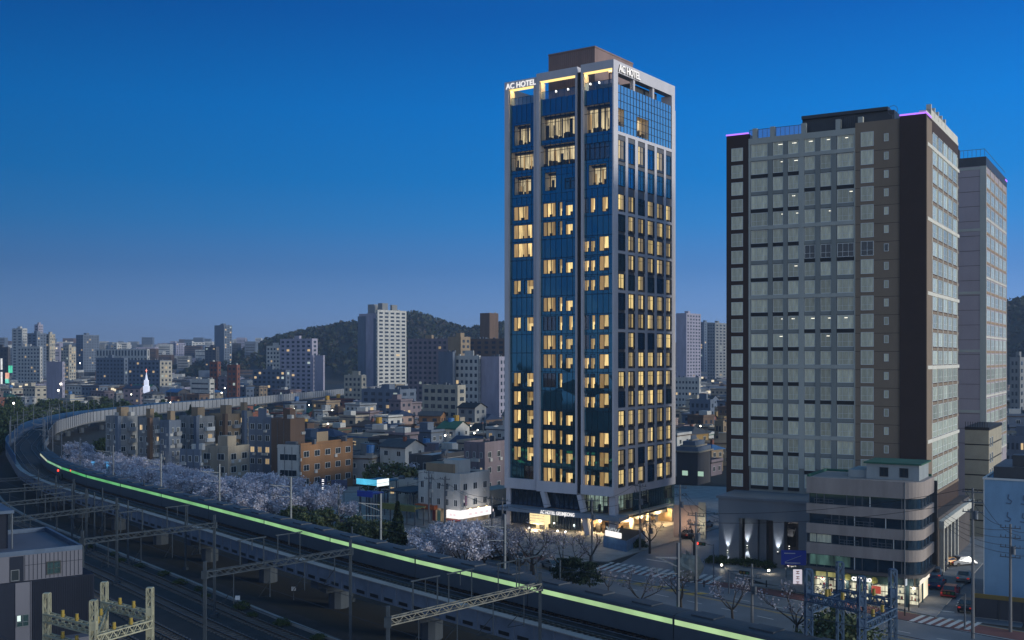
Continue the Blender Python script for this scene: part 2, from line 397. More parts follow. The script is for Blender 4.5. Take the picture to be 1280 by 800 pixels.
# pavements with kerbs
def pavement(pts, z=.13):
    b = MB(); b.prism(pts, 0, z, 1, 0); return setting(b.build('pavement', [PAVE, KERB]))
edge = [ (v.x,v.y) for v in [rd(s,1.0) for s in (.505,.48,.45,.43,.41,.392)] ]
pavement([(-63,254.5),(-38,215.6),(-10,183.6),(9.5,164.5),(14.5,164.2),(20.2,172.6)]+[tuple(sid_l+side*t) for t in (20,60,95)]+[(40,262),(-20,262)])
pavement([(34.8,148.2),(38.3,145)]+[tuple(rd(s,1.01)) for s in (.255,.24,.22,.2,.18)][::1]+[tuple(alley_l), tuple(alley_l+al*100)]+[tuple(sid_r+side*90), tuple(sid_r), (31.2,156)])
pavement([tuple(alley_r+Vector((.3,-2))), (76,108),(110,80),(160,130),tuple(alley_r+al*110)])
b = MB(); n0 = NEAR
for k in range(120):
    a, c = NEAR[k], NEAR[k+1]; d = (c-a).normalized(); q = Vector((-d.y,d.x))
    b.prism([tuple(a),tuple(a+q*3.2),tuple(c+q*3.2),tuple(c)][::-1] if False else [tuple(a),tuple(c),tuple(c+q*3.2),tuple(a+q*3.2)], 0, .14, 1, 0)
setting(b.build('pavement', [PAVE, KERB]))

# ------------------------------------------------------------------ the viaduct, its rails, its train
VP = even(smooth(resample([(70,34),(45,61.5),(28,80),(18.6,90.3),(11.5,97.9),(3.2,107.6),(-3.4,114.7),(-17.3,130.6),(-36.4,154.8),(-57.5,180.6),(-84.9,213.7),
    (-101.5,238),(-136,305),(-164,380),(-176,440),(-170,530),(-149,605),(-123,763),(-92,900),(-50,1060)], 4), 9), 420)
VL = [0]
for i in range(1,len(VP)): VL.append(VL[-1]+(VP[i]-VP[i-1]).length)
VLEN = VL[-1]; VST = VLEN/(len(VP)-1)
def vat(s):
    f = max(0, min(len(VP)-1.001, s/VST)); i = int(f); p = VP[i].lerp(VP[i+1], f-i)
    a = VP[max(0,i-2)]; c = VP[min(len(VP)-1,i+3)]; d = (c-a).normalized(); return p, d, Vector((-d.y,d.x))
OFF0 = .70                                     # the line of VP is the near flank of the train on the far track
def voff(s, o): p, d, n = vat(s); return p+n*(o+OFF0)
def sweep(prof, s0, s1, step=4.0, mats=None, name='x', parent=None, closed=True, mi=None):
    b = MB(); n = max(1,int((s1-s0)/step)); k = len(prof)
    for j in range(n+1):
        s = s0+(s1-s0)*j/n; p, d, q = vat(s)
        for o, z in prof: w_ = p+q*(o+OFF0); b.v.append((w_.x,w_.y,z))
    for j in range(n):
        for i in range(k if closed else k-1):
            a = j*k+i; c = j*k+(i+1)%k
            b.f.append((a, c, c+k, a+k)); b.m.append(mi[i] if mi else 0)
    if closed:
        b.f.append(tuple(range(k))[::-1]); b.f.append(tuple(range(n*k, n*k+k))); b.m += [0,0]
    return b.build(name, mats, parent)
def s_of_y(y):                                   # first arc length at which the line reaches depth y
    for i in range(len(VP)):
        if VP[i].y >= y: return VL[i]
    return VLEN
ZD = 5.25; ZR = 5.62
via = empty('railway_viaduct', (VP[60].x, VP[60].y, 0)); tag(via, 'long curving concrete railway viaduct crossing the lower left of the view', 'viaduct')
def under(o, root): o.parent = root; o.matrix_parent_inverse = Matrix.Translation(-root.location) if root.rotation_euler.z == 0 else (Matrix.Translation(root.location) @ Matrix.Rotation(root.rotation_euler.z,4,'Z')).inverted(); return o
under(sweep([(-4.7,4.75),(4.7,4.75),(4.7,ZD),(-4.7,ZD)], 0, VLEN, 4, [DCONC], 'deck'), via)
under(sweep([(-3.2,3.6),(3.2,3.6),(3.9,4.75),(-3.9,4.75)], 0, VLEN, 4, [BLUST], 'girder'), via)
under(sweep([(4.702,4.3),(4.98,4.3),(4.98,6.25),(4.702,6.25)], 0, VLEN, 4, [BLUST], 'parapet'), via)
under(sweep([(-4.98,4.3),(-4.702,4.3),(-4.702,6.25),(-4.98,6.25)], 0, VLEN, 4, [CONC], 'parapet'), via)
under(sweep([(4.2,6.26),(5.2,6.26),(5.2,6.36),(4.2,6.36)], 0, s_of_y(330), 4, [CONC], 'walkway'), via)
b = MB(); s = 30
while s < s_of_y(300):
    p, d, q = vat(s); a = p+q*(5.0+OFF0); b.bar((a.x,a.y,4.35),(a.x,a.y,6.2),.35,.16,0,(q.x,q.y,0)); 
    a2 = voff(s+2.1,5.0); a1 = voff(s+.6,5.0); b.bar((a1.x,a1.y,4.75),(a2.x,a2.y,4.75),.06,.35,1)
    s += 2.7
under(b.build('fascia_rib', [BLUST, BLACK]), via)
s1 = s_of_y(330)
under(sweep([(-5.2,4.6),(-5.0,4.6),(-5.0,8.6),(-5.2,8.6)], s1, VLEN, 4, [M('noise_wall',(.30,.31,.33),.7,var=.25,scale=.4,stretch=3)], 'noise_wall'), via)
b = MB(); s = s1
while s < VLEN-200:
    a = voff(s,-5.24); b.bar((a.x,a.y,4.6),(a.x,a.y,8.7),.18,.18); s += 4
under(stuff(b.build('noise_wall_post', DSTEEL)), via)
under(sweep([(5.0,6.2),(5.15,6.2),(5.15,8.4),(5.0,8.4)], s_of_y(250), s_of_y(620), 4, [M('blue_screen',(.03,.09,.20),.4,var=.3)], 'noise_wall'), via)
PIER = [(602,775),(492,742),(397,706),(320,690),(252,668),(195,656),(139,645),(110,636)]
for k in range(26):
    s = s_of_y(88)-36+k*19.5
    p, d, q = vat(s); a = p+q*OFF0
    b = MB()
    b.prism([(-3.4,-.9),(3.4,-.9),(3.4,.9),(-3.4,.9)], 2.75, 3.6, 0); b.prism([(-2.2,-.8),(2.2,-.8),(2.2,.8),(-2.2,.8)], 2.1, 2.75, 0)
    b.prism([(1.25*math.cos(t*math.pi/5),1.25*math.sin(t*math.pi/5)) for t in range(10)], 0, 2.1, 0)
    o = b.build('pier', M('pier_concrete',(.06,.08,.11),.85,var=.3,scale=.3,stretch=4), None, (a.x,a.y,0), math.atan2(q.y,q.x)); under(o, via)
under(sweep([(-4.2,ZD+.002),(4.2,ZD+.002),(3.6,ZD+.2),(-3.6,ZD+.2)], 0, VLEN, 4, [BALLAST], 'ballast_bed'), via)
for tr in (-2.15, 2.15):
    b = MB(); s = 10
    while s < s_of_y(260):
        p, d, q = vat(s); a = p+q*(tr+OFF0-1.25); c = p+q*(tr+OFF0+1.25); b.bar((a.x,a.y,ZD+.22),(c.x,c.y,ZD+.22),.24,.1); s += .75
    o = b.build('sleepers', SLEEPER); stuff(o); under(o, via)
    for g in (-.72,.72):
        under(sweep([(tr+g-.04,ZD+.27),(tr+g+.04,ZD+.27),(tr+g+.04,ZR),(tr+g-.04,ZR)], 0, VLEN, 4, [RAIL], 'rail'), via)
# guard cable and conduit lines along the deck
for o_, z_ in ((4.4,6.9),(4.4,7.3),(-4.6,6.8)):
    under(sweep([(o_-.025,z_),(o_+.025,z_),(o_,z_+.05)], 0, s_of_y(300), 4, [STEEL], 'handrail'), via)
# overhead line masts on the viaduct
def mast_mesh():
    b = MB(); b.bar((0,0,0),(0,0,8.8),.22,.22); b.bar((0,0,7.4),(-3.2,0,7.9),.09,.09); b.bar((0,0,6.6),(-2.9,0,7.85),.06,.06); b.bar((0,0,6.0),(-2.6,0,6.3),.06,.06)
    b.tube((-2.9,0,6.3),(-2.9,0,6.9),.06); return b.mesh('overhead_mast', STEEL)
MAST = mast_mesh(); s = s_of_y(96)
k = 0
while s < s_of_y(700):
    p, d, q = vat(s); a = p+q*(-4.3+OFF0)
    o = inst(MAST, 'overhead_mast', None, (a.x,a.y,5.2), math.atan2(q.y,q.x)+math.pi)
    if s > s_of_y(225) or True: tag(o, 'slim grey overhead line mast standing on the curved viaduct', 'mast', 'overhead line masts on the viaduct')
    if s > s_of_y(250):
        a = p+q*(4.3+OFF0); o = inst(MAST, 'overhead_mast', None, (a.x,a.y,5.2), math.atan2(q.y,q.x))
        tag(o, 'slim grey overhead line mast standing on the curved viaduct', 'mast', 'overhead line masts on the viaduct')
    s += 24 if s < s_of_y(250) else 26; k += 1
for tr in (-2.15,2.15):
    o = sweep([(tr-.022,11.4),(tr+.022,11.4),(tr,11.44)], 0, s_of_y(620), 6, [DSTEEL], 'overhead_wire')
    tag(o, 'thin overhead wire above the %s track of the viaduct' % ('far' if tr < 0 else 'near'), 'wire')

# the train
train = empty('commuter_train', (VP[70].x,VP[70].y,ZR)); tag(train, 'long dark commuter train on the viaduct with a glowing green window band', 'train')
TB = M('train_body', (.10,.125,.16), .35, .3, var=.15, scale=.4); TR_ = M('train_roof', (.055,.065,.08), .6, var=.2)
s = s_of_y(76); ncar = 12
sA = s_of_y(80); sB = s_of_y(258)
CL = (sB-sA)/ncar; sA -= CL
ncar += 1
for k in range(ncar):
    s = sA+(k+.5)*CL; L = CL-.12
    c0 = voff(s-L*.36,-2.15); c1 = voff(s+L*.36,-2.15); d = (c1-c0).normalized(); mid = (c0+c1)/2
    car = empty('carriage', (mid.x,mid.y,ZR), math.atan2(d.y,d.x))
    h = L/2; b = MB()
    b.box(-h,-1.45,.35,h,1.45,1.958); b.box(-h,-1.45,2.422,h,1.45,2.66); b.box(-h,-1.28,1.958,h,1.40,2.422)
    for e in (-h,h): b.box(min(e,e-math.copysign(.06,e)),-1.45,1.958,max(e,e-math.copysign(.06,e)),1.45,2.422)
    body = b.build('carriage_body', TB, None)
    b = MB(); n_ = 8
    pr = [(1.45*math.cos(math.pi*i/n_), 2.66+.28*math.sin(math.pi*i/n_)) for i in range(n_+1)]
    for i in range(n_):
        (y0,z0),(y1,z1) = pr[i],pr[i+1]; b.quad((-h,y0,z0),(h,y0,z0),(h,y1,z1),(-h,y1,z1))
    b.ngon([(h,y,z) for y,z in pr]); b.ngon([(-h,y,z) for y,z in pr][::-1])
    for i in range(3): b.box(-h+3+i*6,-.8,2.9,-h+5.4+i*6,.8,3.02)
    roof = b.build('roof', TR_)
    t = max(0,min(1,(k-1)/(ncar-3)))
    if k >= ncar-2: gc = (.52,.56,.42) if k == ncar-1 else (.22,.48,.27)
    else: gc = tuple(a*(1-t)+c*t for a, c in zip((.42,.62,.31),(.05,.40,.12)))
    g = E('train_window_%d' % k, gc, 1.0, folds=.22, pitch=.35)
    b = MB(); b.box(-h+.06,-1.40,1.96,h-.06,-1.30,2.42); b.box(-h+.06,1.402,1.96,h-.06,1.448,2.42)
    win = b.build('ribbon_window', g)
    b = MB()
    for x in (-h+3.4,-h+3.4+2.2,h-5.6,h-3.4):
        for yy in (-.75,.75): b.tube((x,yy-.06,.43),(x,yy+.06,.43),.43,n=12)
    b.box(-h+2.6,-1.0,.36,-h+6.4,1.0,.6); b.box(h-6.4,-1.0,.36,h-2.6,1.0,.6)
    bog = b.build('bogie', BLACK)
    car_parts = [(body),(roof),(win),(bog)]
    for o in car_parts: o.parent = car
    under(car, train)
    if k == ncar-1:
        b = MB(); b.box(h+.0,-1.2,1.0,h+.06,-.8,1.3); b.box(h,.8,1.0,h+.06,1.2,1.3); o = b.build('tail_light', LED_R); o.parent = car
        b = MB(); b.box(h,-1.1,1.6,h+.05,1.1,2.6); o = b.build('windscreen', GLASS); o.parent = car
    elif k < ncar-1:
        b = MB(); b.box(h-.01,-.9,.6,h+.13,.9,2.7); o = b.build('gangway', BLACK); o.parent = car
# green strip under the roof edge of the last carriages
# ------------------------------------------------------------------ the rail yard
b = MB(); pts = []
for i in range(0,260,4): p, d, q = vat(i*VST); a = p+q*6.5; pts.append((a.x,a.y))
far_ = []
for i in range(0,260,4): p, d, q = vat(i*VST); a = p+q*95; far_.append((a.x,a.y))
for i in range(len(pts)-1): b.ngon([(*pts[i+1],.004),(*pts[i],.004),(*far_[i],.004),(*far_[i+1],.004)])
setting(b.build('ballast', BALLAST))
YT = [12.5,17.0,22.5,27,33,37.5,44,48.5,55,59.5,66,70.5]
ORD = ['first','second','third','fourth','fifth','sixth','seventh','eighth','ninth','tenth','eleventh','twelfth']
for k, o_ in enumerate(YT):
    root = empty('railway_track', (*voff(100,o_),0)); tag(root, 'ground level railway track in the dark yard, %s from the viaduct' % ORD[k], 'railway track', 'tracks in the rail yard')
    b = MB(); s = 40
    while s < s_of_y(260):
        p, d, q = vat(s); a = p+q*(o_-1.25); c = p+q*(o_+1.25); b.bar((a.x,a.y,.07),(c.x,c.y,.07),.24,.13); s += .8
    o = b.build('sleepers', SLEEPER); stuff(o); under(o, root)
    for g in (-.72,.72):
        under(sweep([(o_+g-.05-OFF0,.13),(o_+g+.05-OFF0,.13),(o_+g+.05-OFF0,.3),(o_+g-.05-OFF0,.3)], 20, s_of_y(420), 5, [RAIL], 'rail'), root)
    o = sweep([(o_-.02-OFF0,6.6),(o_+.02-OFF0,6.6),(o_-OFF0,6.64)], 20, s_of_y(330), 8, [DSTEEL], 'overhead_wire'); tag(o, 'thin contact wire over the %s yard track from the viaduct' % ORD[k], 'wire')
# low cable trough between yard and viaduct
o = sweep([(8.6,0),(9.0,0),(9.0,.35),(8.6,.35)], 20, s_of_y(330), 5, [CONC], 'cable_trough'); tag(o, 'low concrete cable trough running between yard tracks and viaduct', 'cable trough')

def lattice(b, p, q, wd, n, t=.07, m=0):
    """square lattice member from p to q"""
    p = Vector(p); q = Vector(q); d = (q-p).normalized(); u = Vector((0,0,1)) if abs(d.z) < .9 else Vector((1,0,0))
    a = d.cross(u).normalized()*wd/2; c = a.cross(d).normalized()*wd/2
    cs = [a+c, a-c, -a-c, -a+c]
    for k in cs: b.bar(p+k, q+k, t*1.5, t*1.5, m)
    for i in range(n):
        x = p.lerp(q, i/n); y = p.lerp(q, (i+1)/n)
        for j in range(4):
            k0, k1 = cs[j], cs[(j+1)%4]
            if i%2: k0, k1 = k1, k0
            b.bar(x+k0, y+k1, t, t, m)
DKST = M('dark_galvanised', (.05,.066,.085), .8, 0, var=.3, scale=1, spec=.1)
def gantry(p0, p1, z, label, mat=None, name='catenary_gantry', top=1.2, uprights=(), bm=None):
    mat = mat or DKST; STEEL = DKST; r = empty(name, (p0.x,p0.y,0)); tag(r, label, 'gantry', 'catenary gantries over the yard')
    L = p1-p0; 
    for e in (Vector((0,0)), L):
        b = MB(); b.box(e.x-.14,e.y-.14,0,e.x+.14,e.y+.14,z+top); b.box(e.x-.4,e.y-.4,0,e.x+.4,e.y+.4,.4); b.box(e.x-.27,e.y-.27,z-.4,e.x+.27,e.y+.27,z+.35); b.build('post', mat, r)
    b = MB(); lattice(b, (0,0,z), (L.x,L.y,z), .52, 26, .055); b.build('truss_beam', bm or mat, r)
    for u in uprights:
        c = L*u; d = L.normalized()*1.3; b = MB()
        b.bar((c.x-d.x,c.y-d.y,z+.4),(c.x-d.x,c.y-d.y,z+2.7),.1,.1); b.bar((c.x+d.x,c.y+d.y,z+.4),(c.x+d.x,c.y+d.y,z+2.7),.1,.1)
        b.bar((c.x-d.x*1.2,c.y-d.y*1.2,z+2.7),(c.x+d.x*1.2,c.y+d.y*1.2,z+2.7),.1,.1); b.bar((c.x,c.y,z+2.7),(c.x,c.y,z+1.6),.08,.08); b.build('feeder_frame', STEEL, r)
    for u in (.18,.42,.66,.88):
        c = L*u; b = MB(); b.bar((c.x,c.y,z-.4),(c.x,c.y,z-3.2),.08,.08); b.bar((c.x,c.y,z-3.0),(c.x-1.4,c.y+1.4,z-3.6),.05,.05); b.bar((c.x,c.y,z-1.6),(c.x-1.4,c.y+1.4,z-3.5),.05,.05); b.build('cantilever', STEEL, r)
    return r
GA = [((485,777),(675,743),82.7,1.155,(.22,.44,.77,.9)), ((256,718),(438,690),100.7,1.12,(.3,.55)), ((103,677),(268,655),118,1.10,(.35,.7)),
      ((12,650),(146,634),136,1.09,(.4,)), ((-30,634),(108,622),158,1.08,(.5,)), ((-50,618),(92,609),184,1.07,()), ((-60,604),(76,598),212,1.06,())]
GL = ['nearest long lattice gantry, its beam crossing in front of the viaduct girder', 'second lattice gantry, spanning the tracks beside the paired viaduct piers', 'third lattice gantry back, above the roof corner of the near building',
      'fourth lattice gantry back, ending near the tallest yard mast', 'fifth lattice gantry back among the crowded dark masts', 'sixth lattice gantry back, small and dark under the viaduct bend', 'farthest lattice gantry at the viaduct bend']
for (a, c, Y0, rt, up), lb in zip(GA, GL):
    p0 = Vector((wx(a[0],Y0),Y0)); Y1 = Y0*rt; p1 = Vector((wx(c[0],Y1),Y1)); z = wz(a[1],Y0)
    gantry(p0, p1, z, lb, uprights=up, bm=M('weathered_beam',(.20,.195,.165),.7,.1,var=.3,scale=1) if Y0 < 95 else None)
b = MB(); b.tube((0,0,0),(0,0,9.5),.17,.11); b.box(-.3,-.3,0,.3,.3,.4); b.bar((0,0,8.2),(2.2,0,8.5),.08,.08); b.bar((0,0,7.2),(2.0,0,8.4),.05,.05); ym = b.mesh('yard_mast', DKST)
for px, py in ((118,690),(160,705),(232,712),(700,812),(440,752),(90,676),(128,682),(180,668),(70,660),(48,648)):
    p = gp(px,py); o = inst(ym, 'yard_mast', None, (p.x,p.y,0), rad(-40+R.random()*20)); tag(o, 'plain grey mast with one bracket standing among the yard tracks', 'mast', 'masts among the yard tracks')
for px, py in ((297,762),(367,750)):
    p = gp(px,py); b = MB(); b.tube((0,0,0),(0,0,1.5),.05); b.box(-.28,-.08,1.2,.28,.08,1.7,1); o = b.build('trackside_marker', [STEEL, M('white_board',(.7,.72,.75),.6,var=.1)], None, (p.x,p.y,0), rad(12)); tag(o, 'small white trackside board on a short post, %s' % ('between the tracks' if px < 330 else 'beside the cable trough'), 'sign', )

# lattice frames in the foreground, left (cream) and right (blue lit)
def frame4(name, tops, order, Y, mat, label, beams, wdt=.42):
    r0 = Vector((wx(tops[0][0],Y[0]),Y[0])); r = empty(name, (r0.x,r0.y,0)); tag(r, label, 'gantry'); P = []
    for (px,py),y in zip(tops,Y):
        p = Vector((wx(px,y),y))-r0; z = wz(py,y); P.append((p,z))
        b = MB(); lattice(b, (p.x,p.y,0), (p.x,p.y,z), wdt, int(z/.75), .075); b.box(p.x-.24,p.y-.24,z,p.x+.24,p.y+.24,z+.06)
        for zz in (z-1.9,z-3.6): b.box(p.x-.25,p.y-.25,zz-.35,p.x+.25,p.y+.25,zz+.35)
        b.build('lattice_post', mat, r)
    for i, j, dz in beams:
        (p,z),(q,z2) = P[i],P[j]; zz = min(z,z2)-dz; b = MB(); lattice(b, (p.x,p.y,zz), (q.x,q.y,zz), .6, 14, .065); b.build('truss_beam', mat, r)
        for k in range(2):
            c = p.lerp(q,.35+.3*k); b = MB(); b.tube((c.x,c.y,zz+.35),(c.x,c.y,zz+.9),.14,n=8); b.tube((c.x,c.y,zz+.5),(c.x,c.y,zz+.55),.2,n=8); b.build('insulator', M('ochre_insulator',(.35,.25,.05),.4,var=.1), r)
    return r
frame4('lattice_frame', [(58.6,742),(117,751),(130.5,728),(187.5,735)], 0, (88,84,93,89), YSTEEL, 'cream lattice catenary frame of four posts beside the near grey building', [(0,1,1.9),(0,1,3.6),(1,3,2.9),(2,3,1.9),(1,2,2.4)])
BLAT = M('blue_lit_lattice_steel', (.05,.10,.18), .6, .1, var=.25, scale=1)  # blue light on these posts is put into the steel colour
frame4('lattice_frame', [(1011,712),(1050,703),(1077,721),(1116,712)], 0, (88,93,84,89), BLAT, 'blue lit lattice catenary frame of four posts in front of the shop row', [(0,2,2.2),(1,3,2.6),(0,1,2.8),(2,3,3.4)], .48)

# ================================================================== THE HOTEL
FRAME_H = M('hotel_frame', (.60,.575,.61), .65, 0, var=.12, scale=.3, stretch=3)
HG = hazy_glass('hotel_glass', (.10,.27,.35), .04, .95, .03, .45)
HGR = hazy_glass('hotel_side_glass', (.75,.88,.80), .08, .9, .03, .45)
MULL = M('mullion', (.02,.03,.05), .4, .4, var=0)
CREAM = M('cream_plaster', (.62,.55,.45), .8, var=.1)
BRPANEL = M('brown_panel', (.27,.18,.16), .6, .1, var=.2, scale=.5, stretch=3)
DARKIN = M('dark_furniture', (.05,.04,.035), .7, var=0)
hot = S_H.root('hotel_tower'); tag(hot, 'tall glass hotel tower with warm lit rooms and AC HOTEL lettering on its crown', 'hotel')
S = S_H
xl = lambda px, y=0: S.lx(px, y)
BAYS = [ (xl(725.5),xl(767)), (xl(673.5,.9),xl(722,.9)), (xl(633,1.8),xl(670,1.8)) ]          # bay 3, 2, 1: x extents
BY = [0.0, .9, 1.8]                                                                           # each bay steps back
W_L = -S.lx(632, 1.8); D_R = S.ly(843.5)
Z_TOP = S.lz(74); Z_TER = S.lz(107.5); Z_B0 = S.lz(608, xl(745)); FL = (S.lz(265, xl(745))-Z_B0)/14
Z_BAND = S.lz(621)
Z_PB = [S.lz(74), S.lz(83.5,xl(722,.9),.9), S.lz(97,xl(669,1.8),1.8)]                         # parapet tops
zrow = [Z_B0+FL*n for n in range(15)]
for py, px in ((231,745),(199,745),(165,745)): zrow.append(S.lz(py, xl(px)))
def rooms(name, x0, x1, z0, z1, y, spec, parent, big=False):
    """a lit room behind an opening of the glass wall: back wall, curtains, ceiling, furniture, mullions, pane"""
    wd = x1-x0; h = z1-z0; key = (name, round(wd,1), round(h,1), spec, big)
    if key not in _rm:
        b = MB(); a = wd/2; dp_ = .9 if not big else 2.2
        b.quad((-a,dp_,0),(a,dp_,0),(a,dp_,h),(-a,dp_,h),0)
        b.quad((-a,0,0),(-a,dp_,0),(-a,dp_,h),(-a,0,h),2); b.quad((a,0,0),(a,0,h),(a,dp_,h),(a,dp_,0),2)
        b.quad((-a,0,0),(a,0,0),(a,dp_,0),(-a,dp_,0),2); b.quad((-a,0,h),(-a,dp_,h),(a,dp_,h),(a,0,h),2)
        q = random.Random(hash(key) & 0xffff)
        if spec == 'curtain':
            n = max(2,int(wd/.85))
            for i in range(n):
                x0_ = -a+wd*i/n; 
                if i%2 == 0: b.box(x0_+.02,.30,.04,x0_+wd/n*.9,.36,h-.05,1)
            b.box(-a*.2,.5,.0,a*.5,.8,.55,3)
        elif spec == 'low':
            b.box(-a,.12,h*.72,a,.2,h-.02,4)
            b.box(-a,.3,.04,-a+wd*.22,.36,h*.7,1); b.box(-a*.1,.5,0,a*.35,.8,h*.3,3)
        elif spec == 'step':
            b.box(-a,.12,0,-a*.35,.2,h-.02,4); b.box(a*.4,.2,0,a,.3,h*.35,3); b.box(-a*.3,.3,h*.55,a,.36,h-.05,1)
        elif spec == 'dim':
            b.box(-a,.12,0,a,.2,h,5)
        elif spec == 'bar':
            for i in range(int(wd/.9)):
                x_ = -a+.3+i*.9+q.random()*.3; hh = .5+q.random()*.7; b.box(x_,.5+q.random()*.8,0,x_+.35+q.random()*.3,1.5,hh,3)
            for i in range(int(wd/1.6)):
                x_ = -a+.2+i*1.6+q.random()*.5; b.box(x_,1.2,0,x_+.12+q.random()*.5,1.3,h*(.5+.5*q.random()),1 if q.random() < .5 else 3)
            for i in range(int(wd*1.2)):
                x_ = -a+wd*q.random(); b.box(x_,1.0,h*.2,x_+.06,1.06,h*(.3+.65*q.random()),3)
            b.box(-a,1.2,h*.9,a,2.0,h-.02,3)
        n = max(1,round(wd/1.05))
        for i in range(n+1): x = -a+wd*i/n; b.box(max(-a,x-.045),-.02,0,min(a,x+.045),.1,h,6)
        b.box(-a,-.015,0,a,.1,.07,6); b.box(-a,-.015,h-.07,a,.1,h,6)
        if big: b.box(-a,-.015,h*.68,a,.09,h*.68+.07,6)
        b.quad((-a,.06,0),(a,.06,0),(a,.06,h),(-a,.06,h),7)
        _rm[key] = b.mesh(name, [LITB if spec == 'bar' else (LITD if spec == 'dim' else LITW), LITC, CREAM, DARKIN, HG, HGDIM, MULL, PANE])
    return inst(_rm[key], name, parent, ((x0+x1)/2, y, z0))
_rm = {}
LITB = E('bar_light', (1.0,.74,.40), .85, folds=.75, rnd=.2, pitch=1.6); LITD = E('dim_room', (.55,.42,.38), .25, folds=.4, rnd=.3)
HGDIM = clear_pane('dim_blind', .25, (.35,.33,.36))
def fill(b, x0, x1, z0, z1, ops, y, m=0):
    xs = sorted(set([x0,x1]+[v for o in ops for v in o[:2]])); zs = sorted(set([z0,z1]+[v for o in ops for v in o[2:4]]))
    for j in range(len(zs)-1):
        run = None
        for i in range(len(xs)-1):
            cx, cz = (xs[i]+xs[i+1])/2, (zs[j]+zs[j+1])/2
            hit = any(o[0] < cx < o[1] and o[2] < cz < o[3] for o in ops)
            if hit:
                if run is not None: b.quad((run,y,zs[j]),(xs[i],y,zs[j]),(xs[i],y,zs[j+1]),(run,y,zs[j+1]),m); run = None
            elif run is None: run = xs[i]
        if run is not None: b.quad((run,y,zs[j]),(xs[-1],y,zs[j]),(xs[-1],y,zs[j+1]),(run,y,zs[j+1]),m)
# which rooms are lit, floor by floor, bay by bay (px of opening in the photograph's facade, kind)
WH = S.lz(588.6,xl(745))-S.lz(607,xl(745))
LIT3 = {n: [(730,736.5,'low'),(738,744,'low'),(749,761,'curtain')] for n in (0,1,2,4,5,6,10,11,12)}
LIT3.update({7:[(738,744,'low'),(749,761,'curtain'),(730,736.5,'dim')], 8:[(738,744,'step'),(749,761,'curtain'),(730,736.5,'dim')], 14:[(738,744,'curtain'),(752.5,760,'curtain'),(730,736,'dim')], 7.5:[]})
LIT2 = {n: [(679,694.5,'curtain'),(697.5,703,'step'),(707,716,'low')] for n in (0,1,2,3,6,7,9,11,13,14)}
LIT2.update({8:[(679,694.5,'dim'),(697.5,703,'step'),(711,716,'curtain')], 5:[(679,694.5,'dim'),(697.5,703,'step')]})
LIT1 = {n: [(642,651,'curtain'),(655,667,'step')] for n in (1,2,3,4,5,8,10)}
LIT1.update({0:[(655,667,'dim')], 12:[(642,665.5,'curtain')], 13:[(642,665.5,'curtain')], 14:[(642,660.5,'curtain')]})
BIG3 = [(736,758,15,'bar',.92),(731,762,16,'dim',.75),(729.5,762.5,17,'bar',1.25)]
BIG2 = [(681,695,15,'bar',.85),(706,719,15,'dim',.5),(675.5,718.5,16,'bar',1.0),(676.5,718.5,17,'bar',1.15)]
BIG1 = [(643,664,15,'bar',.85),(639,668,16,'bar',.9),(643,663,17,'bar',.95)]
for bi, (LIT, BIG) in enumerate(((LIT3,BIG3),(LIT2,BIG2),(LIT1,BIG1))):
    x0, x1 = BAYS[bi]; y = BY[bi]+.25; ops = []; todo = []
    for n, ws in LIT.items():
        if n not in range(15): continue
        for (pa,pc,kd) in ws:
            a, c = xl(pa,y), xl(pc,y); ops.append((a,c,zrow[n],zrow[n]+WH)); todo.append((a,c,zrow[n],zrow[n]+WH,kd,False))
    for (pa,pc,n,kd,hs) in BIG:
        a, c = xl(pa,y), xl(pc,y); h = 3.9*hs; ops.append((a,c,zrow[n],zrow[n]+h)); todo.append((a,c,zrow[n],zrow[n]+h,kd,True))
    b = MB(); zt = Z_TER; z0 = Z_BAND+1.6
    fill(b, x0, x1, z0, zt, ops, y)
    cw = b.build('curtain_wall', [HG], hot)
    b = MB(); n = round((x1-x0)/1.15)
    def clear(x, za, zb): return not any(o[0]-.03 < x < o[1]+.03 and o[2]-.05 < (za+zb)/2 < o[3]+.05 for o in ops)
    zz = z0
    while zz < zt-.1:
        z2 = min(zz+FL/4, zt)
        for i in range(n+1):
            x = x0+(x1-x0)*i/n
            if clear(x, zz, z2): b.box(x-.03,y-.05,zz,x+.03,y-.002,z2)
        zz = z2
    for zr in zrow+[zrow[-1]+4.6]:
        for dz in (-.55, WH+.18):
            z = zr+dz
            if z0 < z < zt-.2:
                run = x0
                for i in range(40):
                    xa, xb = x0+(x1-x0)*i/40, x0+(x1-x0)*(i+1)/40
                    if not any(o[0] < (xa+xb)/2 < o[1] and o[2] < z < o[3] for o in ops): b.box(xa,y-.04,z-.025,xb,y-.003,z+.025)
    o = b.build('mullions', MULL, cw)
    for (a,c,za,zb,kd,big) in todo: rooms('lit_room' if not big else 'lit_hall', a, c, za, zb, y, kd, hot, big)
